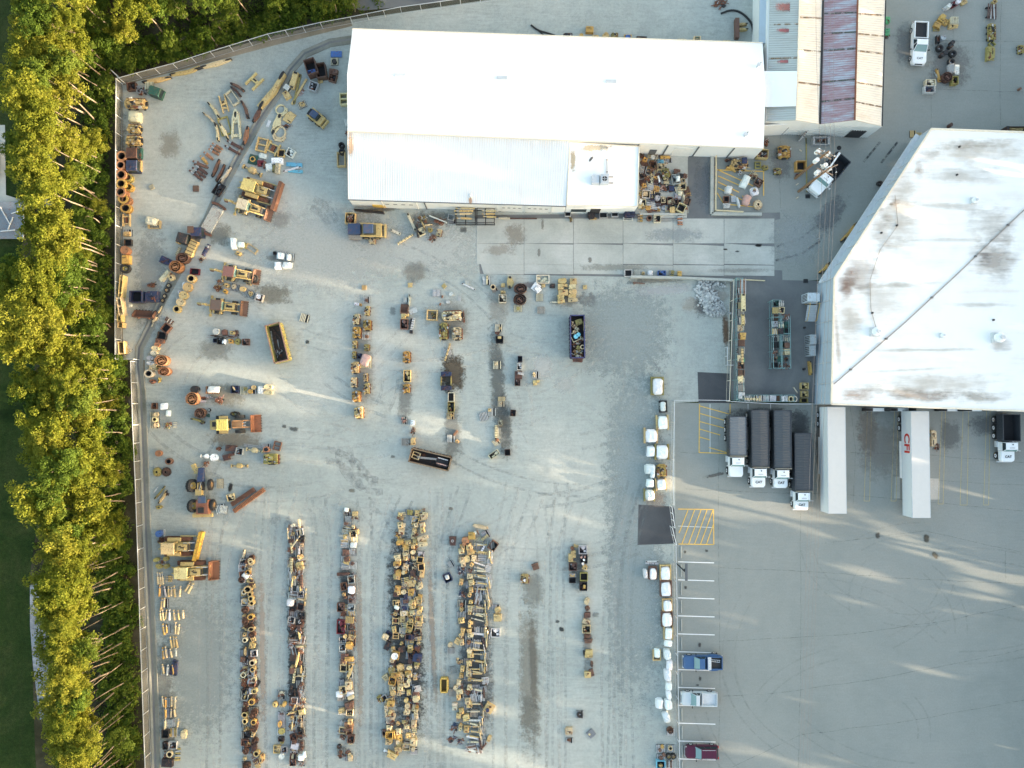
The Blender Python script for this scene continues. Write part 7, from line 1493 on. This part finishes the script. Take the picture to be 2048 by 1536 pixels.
Z('near the lower end of the long bundle row', '''beam 1304 1123 3 25 90 L .2; beam 1304 1127 3 25 88 L .2; pallet 1341 1464 15 14 0 L; coil 1341 1462 12 12 0 R .6 .15; pallet 1321 1497 16 15 0 L; drum 1325 1494 7 7 0 G .4 .15; drum 1320 1501 6 6 0 R .4 .15; pallet 1341 1497 15 14 0 L; ring 1341 1497 9 9 0 T .4 .15; pallet 1322 1515 15 13 0 L; drum 1328 1510 7 7 0 R .4 .15; drum 1322 1517 8 8 0 R .4 .15; wheel 1338 1514 11 11 0 Y .6; wheel 1347 1514 11 11 0 Y .6; crate 1322 1530 17 16 0 S .8; casting 1322 1533 10 8 0 Y .5 .4; rods 1341 1530 11 18 0 R .5''')
Z('on the empty gravel of the lower middle', '''pallet 1160 1429 14 15 0 L; wheel 1160 1430 12 12 0 K .3 .15; cover 1138 1463 15 14 3 T .6; pallet 1139 1481 14 10 0 L; junk 1139 1481 9 7 0 R .3 .15; pallet 1182 1468 14 14 40 A; sheet 1179 1469 4 4 40 T .1 .15; cover 1071 1134 13 13 20 R .6; engine 1050 1159 19 19 -5 Y .9; sheet 1049 1161 4 5 40 W .1 1.0; cover 905 1083 15 18 0 B .7; ring 905 1082 5 5 0 L .1 .7; crate 895 1156 15 17 25 N .8; wrap 894 1155 9 10 20 L .4 .5; pallet 902 1128 11 14 30 A''')
Z('in the short column of crates, lower middle', '''casting 1145 1098 9 12 5 O .6; cover 1152 1093 10 5 -20 Y .7; cover 1147 1105 11 7 20 Y .7; cover 1145 1117 15 16 0 Y .9; crate 1166 1100 16 16 0 L .8; crate 1146 1134 16 15 0 B .7; crate 1168 1118 14 18 0 K .8; drum 1168 1120 4 4 0 W .5 .5; drum 1166 1128 5 5 0 W .6 .5; drum 1163 1115 4 4 0 P .5 .5; drum 1170 1114 4 4 0 P .5 .5; casting 1170 1136 15 14 0 Y .8; crate 1145 1151 14 7 0 A .5; cover 1145 1151 12 6 0 Y .6; crate 1145 1161 13 10 0 K .6; crate 1168 1154 15 16 0 D .8; crate 1167 1173 15 17 0 K .8; cover 1169 1174 5 7 0 G .4 .5''')
Z('in the thin rusty column, lower middle', '''cover 1174 1203 10 14 -15 T .6; casting 1175 1218 12 13 0 R .6; cover 1175 1231 13 10 0 R .6; cover 1173 1245 15 9 -20 T .6; casting 1177 1247 7 7 0 R .7; crate 1173 1259 16 15 0 T .9; cover 1175 1273 13 8 0 R .6; cover 1177 1283 18 8 0 R .6; cover 1178 1309 16 15 2 Y .8; cover 1169 1307 5 8 0 K .6; casting 1184 1330 8 16 0 R .6; cover 1176 1351 13 12 0 Y .8; cover 1183 1347 10 14 15 R .6''')
# ---- behind the warehouse
Z('behind the upper edge of the long warehouse', '''cover 1136 68 19 8 0 K .9; ram 1142 69 3 6 0 L 1.0; drum 1163 70 8 7 0 G .7; cover 1180 57 16 13 -3 G .9; cover 1191 72 16 7 0 Y .8; cover 1212 69 13 12 35 Y .8; engine 1230 69 15 12 0 D .9; drum 1256 73 10 7 0 U .8; frame 1256 73 15 8 0 G .6; cover 1284 74 22 6 0 K .8; cover 1365 79 20 6 0 T .8; frame 1395 76 14 8 0 T .8; drum 1395 76 8 6 0 E .7; sheet 1453 82 16 3 0 T .6; beam 1475 55 8 40 0 R .9; arm 1484 47 8 22 -85 Y .7; arm 1484 57 7 24 -90 Y .7; junk 1440 5 30 20 0 R .4''')
# ---- court upper right
Z('in the group beside the white crew pickup', '''drum 1899 11 9 9 0 L 1.0; cover 1895 14 13 9 30 L .6; crate 1910 7 16 10 30 M .6; drum 1918 2 9 9 0 W 1.0; cover 1929 3 14 9 30 Y .5; cover 1886 34 11 17 -35 G .7; cover 1877 48 13 12 -28 G .7; cover 1893 43 11 13 -35 G .7; cover 1909 46 19 20 0 Y .7; sheet 1910 40 15 14 0 C .4 .7; frame 1873 57 13 10 0 D .2; frame 1877 78 6 16 0 K .6; drum 1887 75 11 10 0 A .6; wheel 1881 95 14 14 0 K .6; drum 1906 84 9 8 0 K .9; drum 1903 91 9 8 0 K .9; drum 1892 104 10 9 0 K .9; drum 1886 109 9 8 0 K .9; wheel 1907 106 15 14 0 K .6; wheel 1904 123 14 14 0 K .6; sheet 1904 136 10 18 3 L .8; sheet 1917 137 9 20 -2 L .8; coil 1895 154 20 20 0 B .9; crate 1911 160 12 16 0 D .9; beam 1877 150 4 27 12 G .4; ram 1873 150 3 14 30 L .3; crate 1862 165 20 13 0 C .8; crate 1860 178 21 14 0 L .8; junk 1860 178 16 10 0 N .4 .5''')
Z('in the column of attachments at the upper right', '''frame 1990 3 8 8 45 Y .5; rods 1989 19 20 32 0 B 1.2; engine 1987 62 18 36 0 D 1.0; casting 1986 66 12 14 0 G .9; cover 1984 106 16 30 -4 D .8; frame 1985 88 10 12 45 D .4; engine 2045 97 14 18 0 D .8; drum 2041 177 5 5 0 R .6; cover 1776 38 12 13 0 F .8; cover 1776 62 12 14 0 F .8; junk 1776 72 10 8 0 K .4''')
Z('beside the cut corner of the depot', '''pallet 1826 268 12 14 0 Y; pallet 1838 270 10 10 0 Y; arm 1700 463 10 44 -35 G .9; arm 1651 535 10 26 -35 G .9; wheel 1761 366 12 10 0 K .6; frame 2036 257 44 10 0 K 1.5; cover 2036 257 34 8 0 Y 1.3; drum 1903 249 6 8 0 B 1.0; cover 1870 877 11 34 0 T .9; drum 1863 870 8 8 0 A .4; junk 1875 894 10 14 0 R .4''')
# ---- rack contents
rr = random.Random(12)
for y in range(566, 800, 15):
    if 575 < y: 
        Z('in the long rack by the left rack-yard fence', f'{rr.choice(["pallet", "crate", "pallet", "rods", "cover"])} {1484 + rr.uniform(-2, 2)} {y} 12 13 {rr.uniform(-5, 5)} {rr.choice("TCLRH")} .35 {rr.choice([1.9, 2.6])}')
        if rr.random() < .6: Z('in the long rack by the left rack-yard fence', f'{rr.choice(["rods", "crate"])} {1476} {y} 9 12 0 {rr.choice("AELR")} .3 1.0')
Z('on top of the long rack by the rack-yard fence', 'rods 1487 573 12 34 0 O .4 2.3; beam 1487 605 8 34 0 T .3 2.7; beam 1486 640 6 22 0 Y .3 2.7; cover 1487 672 13 14 0 G .6 2.6; beam 1485 713 4 30 0 Y .3 2.7; cover 1482 756 11 14 0 T .4 2.6; drum 1487 720 4 10 0 F .3 2.6')
for y in range(606, 736, 14):
    for x in (1551, 1563, 1575):
        if x == 1575 and y < 634: continue
        Z('in the island rack of the dark yard', f'{rr.choice(["pallet", "crate", "rods", "junk", "cover", "rams"])} {x + rr.uniform(-1, 1)} {y + rr.uniform(-1, 1)} 11 12 {rr.uniform(-6, 6)} {rr.choice("TCLRHEKYA")} .4 {rr.choice([1.0, 1.9, 2.6])}')
for x in (1484, 1496, 1508, 1519, 1532, 1546, 1560, 1570):
    Z('in the low rack above the dump trucks', f'{rr.choice(["pallet", "crate", "rods"])} {x} {797} 12 12 {rr.uniform(-4, 4)} {rr.choice("TLWCR")} .4 {rr.choice([.9, 1.6])}')
Z('in the low rack above the dump trucks', 'beam 1505 798 4 30 88 T .3 1.9; ring 1582 798 10 12 0 T .4 1.2; ring 1590 798 9 12 0 C .4 1.2')
Z('against the depot wall in the dark yard', 'crate 1610 772 15 13 0 Y .8; crate 1610 788 13 13 0 Y .8; crate 1609 801 14 8 0 D .7; beam 1591 780 2 16 35 C .1; beam 1622 736 3 28 5 G 1.0; drum 1609 738 5 5 0 K .5; drum 1610 655 4 4 0 K .4; cover 1570 792 6 6 0 K .3')

# ---- the dense rows: two to four columns of pallets, covers, rams, collars and scrap
SC = .88; RB_ = ('ram', 'beam')
def dense(zone, top, bot, cols, step, pal, table, seed, skip=0.0, size=(13, 19), gaps=(), zb=.15):
    """top/bot: (x_left, x_right, y)"""
    dr = random.Random(seed); y = top[2] + 6
    while y < bot[2] - 4:
        f = (y - top[2]) / (bot[2] - top[2]); xl = top[0] + (bot[0] - top[0]) * f; xr = top[1] + (bot[1] - top[1]) * f; w = (xr - xl) / cols
        for c in range(cols):
            x = xl + w * (c + .5) + dr.uniform(-1.5, 1.5); yy = y + dr.uniform(-2.5, 2.5)
            if any(g[0] <= f <= g[1] and (g[2] is None or g[2] == c) for g in gaps): continue
            if dr.random() < skip: continue
            if dr.random() < pal: Z(zone, f'pallet {x} {yy} {min(w, 17)} {dr.uniform(14, 16)} {dr.uniform(-6, 6)} {dr.choice("HAHAL")}')
            for _ in range(dr.choice(table[c % len(table)][1])):
                k, cc, ws, ls, hh = dr.choice(table[c % len(table)][0])
                a = dr.choice([0, 90, 0]) + dr.uniform(-14, 14)
                if k in ('ram', 'beam', 'rams'): a = ls[2] + dr.uniform(-10, 10)
                Z(zone, f'{k} {x + dr.uniform(-3, 3)} {yy + dr.uniform(-4, 4)} {dr.uniform(*ws) * SC} {dr.uniform(*ls[:2]) * (1 if k in RB_ else SC)} {a} {dr.choice(cc)} {dr.uniform(*hh)} {zb}')
        y += step * dr.uniform(.88, 1.1)
cov = [('junk', 'KNA', (13, 17), (13, 17), (.3, .6)), ('pallet', 'LH', (13, 15), (13, 15), (.2, .4)), ('cover', 'KN', (9, 14), (9, 14), (.3, .6))] + [('cover', 'YTTYTDG', (10, 17), (10, 17), (.3, .9))] * 3 + [('hatch', 'YTTYT', (9, 15), (10, 16), (.3, .8))] * 3 + [('casting', 'YTYTGR', (9, 14), (9, 14), (.4, .8)), ('crate', 'YTRB', (13, 16), (13, 16), (.5, .8)), ('junk', 'YTR', (12, 16), (12, 16), (.4, .7)), ('cover', 'RB', (9, 15), (9, 14), (.4, .8)), ('drum', 'TYL', (8, 12), (8, 12), (.5, .8)), ('frame', 'YT', (13, 16), (13, 18), (.3, .5)), ('rams', 'YT', (10, 13), (14, 18, 90), (.4, .5))]
left = [('cover', 'OGRB', (15, 19), (9, 13), (.9, 1.3)), ('crate', 'GRB', (15, 18), (13, 17), (.8, 1.2)), ('cover', 'YTG', (12, 17), (12, 16), (.6, 1.0)), ('casting', 'GTYC', (10, 15), (10, 15), (.5, .9)), ('junk', 'GTR', (14, 17), (14, 17), (.6, .9))]
dense('of the widest parts row', (794, 853, 1021), (770, 834, 1512), 4, 12.2, .22, [(left + cov, (1, 2, 2)), (cov, (1, 2, 2)), (cov, (1, 2, 2)), (cov, (1, 2, 2))], 5, .02, gaps=((.03, .12, 1), (.58, .64, 1), (.76, .86, 1)))
Z('of the widest parts row', 'drum 789 1313 13 13 0 W .5 1.0; cover 834 1317 18 17 -10 N .8 .2; wrap 793 1216 11 7 -20 W .4 .5; cover 846 1089 17 10 2 T .5 .9; cover 845 1077 22 9 15 T .5 .9; cover 783 1513 24 12 -25 Y .8 .2; cover 776 1506 20 5 -30 W .3 .2')
r5c = [('cover', 'YTYTY', (9, 15), (10, 15), (.5, .9))] * 2 + [('hatch', 'YTYTY', (9, 15), (10, 15), (.5, .9))] * 2 + [('casting', 'YTO', (10, 14), (11, 15), (.5, .8)), ('junk', 'AYN', (12, 16), (12, 16), (.3, .5))]
r5r = [('ram', 'YTTYC', (3.5, 5.5), (20, 28, 85), (.4, .6))] * 4 + [('rods', 'AR', (12, 16), (20, 24), (.3, .4)), ('beam', 'TYL', (3, 5), (18, 26, 80), (.2, .4))]
r5e = [('ram', 'YTTL', (3.5, 5), (18, 26, 5), (.4, .6))] * 4 + [('rods', 'LAR', (12, 16), (16, 22), (.3, .4)), ('beam', 'TB', (3, 5), (18, 26, 10), (.2, .4)), ('pallet', 'LA', (13, 15), (13, 15), (.15, .2))]
dense('of the ram-filled parts row', (916, 990, 1085), (912, 966, 1512), 4, 12.6, .3, [(r5c, (1, 0, 1)), (r5c, (1, 1, 1)), (r5r, (1, 2, 2)), (r5e, (1, 2, 2))], 6, .06)
Z('at the top of the ram-filled parts row', 'cover 961 1054 32 8 -12 T .5; pallet 972 1069 14 15 30 L; pallet 970 1075 15 6 40 T .3 .1; pallet 957 1083 15 17 25 C; cover 943 1073 14 14 0 G 1.2; cover 930 1084 14 16 10 O 1.2; cover 937 1094 10 13 0 Y 1.2; drum 950 1066 6 6 0 W .6; ram 955 1064 3 14 30 R .4; crate 986 1092 15 18 -35 R 1.0; beam 965 1099 4 20 -30 W .4; drum 934 1118 12 14 0 Y .7; cover 940 1105 13 12 5 Y .8')
Z('beside the ram-filled parts row', 'pallet 992 1214 15 9 0 L; cover 995 1221 12 11 20 Y .7; cover 995 1237 16 14 0 Y .9; crate 991 1266 18 17 0 L .4; cover 978 1418 18 18 -30 Y .8; drum 975 1421 7 7 0 N .5 .5; cover 978 1478 7 13 -20 Y .4; beam 967 1493 3 16 -40 R .2; pallet 906 1340 12 14 10 A; cover 909 1410 11 7 0 C .8; cover 909 1418 10 8 0 C .8; drum 911 1376 9 9 0 T .7; drum 900 1290 9 9 0 T .7; cover 915 1284 11 12 -30 Y .8; pallet 902 1301 14 12 0 A; pallet 905 1385 14 16 0 H; junk 908 1455 16 18 0 N .15; junk 905 1480 18 16 0 N .15')
Z('left of the widest parts row', 'cover 770 1275 13 12 -30 T .7; crate 776 1271 14 14 -35 N .5; cover 774 1293 11 17 -25 K .9; cover 771 1357 13 12 35 T .7; engine 760 1399 12 14 30 D .6; crate 768 1398 13 13 30 A .5; cover 773 1405 7 10 0 T .6; cover 772 1424 7 24 3 T .7; pallet 768 1468 14 15 0 L; crate 770 1466 11 9 0 R .6 .15; cover 770 1474 10 4 0 Y .4 .15; cover 776 1446 11 11 30 K .5')
mix = [('casting', 'YTRGB', (9, 15), (9, 15), (.4, .8)), ('ring', 'YTYC', (10, 14), (10, 14), (.5, .9)), ('junk', 'RTY', (13, 17), (13, 17), (.4, .7)), ('junk', 'TAB', (13, 17), (13, 17), (.4, .7)), ('cover', 'YTRB', (9, 14), (10, 14), (.4, .8)), ('arm', 'YT', (7, 10), (16, 22), (.4, .6)), ('crate', 'ARK', (13, 15), (13, 15), (.5, .7)), ('rams', 'YR', (10, 14), (14, 18, 20), (.4, .6)), ('coil', 'RB', (12, 15), (12, 15), (.5, .8))]
rings = [('ring', 'YTYYG', (10, 15), (10, 15), (.6, 1.1))] * 3 + mix
dense('of the collar-studded parts row', (479, 505, 1105), (481, 520, 1540), 2, 12, .35, [(mix, (1, 2, 1)), (rings, (1, 1, 2))], 9, .03)
Z('beside the collar-studded parts row', 'casting 509 1351 6 10 -10 Y .5; sheet 513 1367 11 14 -30 K .3; casting 521 1520 14 26 -15 Y .7; casting 506 1235 8 6 0 O .4; ring 506 1383 9 9 0 Y .6; wrap 498 1383 15 13 0 L .6; wrap 500 1363 15 13 0 L .5; cover 494 1152 14 12 -25 L .5; sheet 487 1161 8 8 -30 L .4')
Z('in the collar-studded parts row, near its top', 'coil 497 1123 13 12 0 O 1.0; ring 495 1179 16 14 10 Y 1.0; pallet 484 1136 14 15 0 L .15 .2; casting 482 1120 12 8 0 C .6 .1; wrap 490 1152 14 12 -30 W .5 .3')
r2 = [('junk', 'RTA', (13, 17), (13, 17), (.3, .6)), ('junk', 'TAY', (13, 17), (13, 17), (.3, .6)), ('beam', 'RLTA', (3, 5), (22, 34, 3), (.2, .4)), ('rods', 'RAB', (12, 15), (16, 22), (.3, .5)), ('casting', 'RTYB', (9, 14), (9, 14), (.4, .7)), ('cover', 'BRY', (10, 15), (9, 14), (.4, .7)), ('arm', 'TY', (5, 8), (18, 26), (.4, .5)), ('crate', 'BAK', (13, 15), (13, 15), (.4, .6))]
dense('of the dark narrow parts row', (575, 607, 1049), (578, 610, 1540), 2, 12.6, .5, [(r2, (1, 1, 2)), (r2, (1, 2, 1))], 13, .02, gaps=((.62, .67, 0),))
Z('of the dark narrow parts row', 'wrap 579 1207 15 14 0 W .8 .3; beam 583 1131 4 26 0 T .4 .3; ram 575 1068 4 22 4 T .4 .4; ram 590 1085 4 30 -35 T .4 .6; drum 585 1051 6 6 0 C .6 .5; casting 597 1115 11 13 10 Y .8 .2; cover 597 1130 14 10 8 Y .8 .2; cover 599 1137 13 9 0 Y .8 .2; drum 587 1156 7 7 0 Y .6 .4; arm 593 1320 7 32 -12 Y .5 .5; wrap 601 1517 13 12 0 W .6 .3; wrap 608 1511 6 12 10 W .5 .3; sheet 589 1493 15 13 -10 L .3 .3')
Z('beside the dark narrow parts row', 'ram 610 1195 4 34 -4 Y .5; pallet 563 1390 17 16 0 A; junk 561 1390 14 12 0 C .4 .15; gear 550 1409 12 12 0 Y .5; pallet 563 1405 15 13 0 A; cover 568 1409 8 11 -20 G .5 .15; casting 561 1413 8 7 0 T .4 .15; pallet 563 1432 13 16 0 L; junk 563 1427 8 8 0 A .3 .15; pallet 563 1448 15 15 0 A; drum 559 1449 7 12 0 G .5 .15; pallet 562 1463 15 14 0 L; drum 563 1463 13 12 0 D .4 .15; crate 562 1479 11 8 0 K .5; casting 563 1486 11 7 0 D .4; frame 553 1499 13 16 0 Y .4; cover 557 1498 9 11 0 Y .7; crate 568 1500 12 13 0 A .6; drum 563 1513 11 11 0 L .6')
r3 = [('junk', 'KAB', (12, 15), (12, 15), (.2, .4)), ('cover', 'YTYR', (10, 16), (10, 15), (.4, .8)), ('junk', 'RAT', (12, 15), (12, 15), (.2, .5)), ('pallet', 'LHA', (14, 16), (14, 16), (.15, .3)), ('crate', 'RTA', (13, 15), (14, 18), (.5, .7)), ('casting', 'YTR', (8, 13), (8, 13), (.4, .6)), ('rods', 'AY', (12, 15), (14, 18), (.3, .4))]
dense('of the pallet-strewn parts row', (686, 715, 1018), (673, 705, 1530), 2, 14, .6, [(r3, (1, 1, 2)), (r3, (1, 1, 2))], 17, .04, gaps=((.25, .29, 0), (.74, .78, 0), (.80, .84, None)))
Z('of the pallet-strewn parts row', 'wrap 692 1020 10 8 -10 W .5 .2; cover 715 1064 8 9 30 Y .4 .6; wrap 706 1091 13 11 0 L .4 .3; cover 685 1149 25 6 4 B .6 .2; wrap 702 1181 15 15 0 W .7 .2; crate 681 1215 14 17 0 R .7 .2; crate 681 1254 15 28 -2 M .7 .1; sheet 699 1240 17 13 -5 Y .3 .3; drum 690 1273 8 8 0 Y .4 .5; cover 702 1276 16 11 -15 Y .7 .2; cover 698 1292 16 16 -5 G .9 .2; cover 697 1319 17 8 0 G .6 .3; arm 698 1345 12 28 -12 Y .6 .2; cover 696 1373 14 17 0 T .8 .1; wrap 678 1390 15 12 0 W .5 .2; wrap 699 1389 15 12 0 W .5 .2; cover 701 1396 14 8 20 T .5 .5; cover 698 1414 17 15 15 R .8 .2; cover 696 1456 18 17 -5 O .8; cover 695 1460 18 4 8 R .3 .8; wheel 678 1494 9 9 0 R .4')
flush()
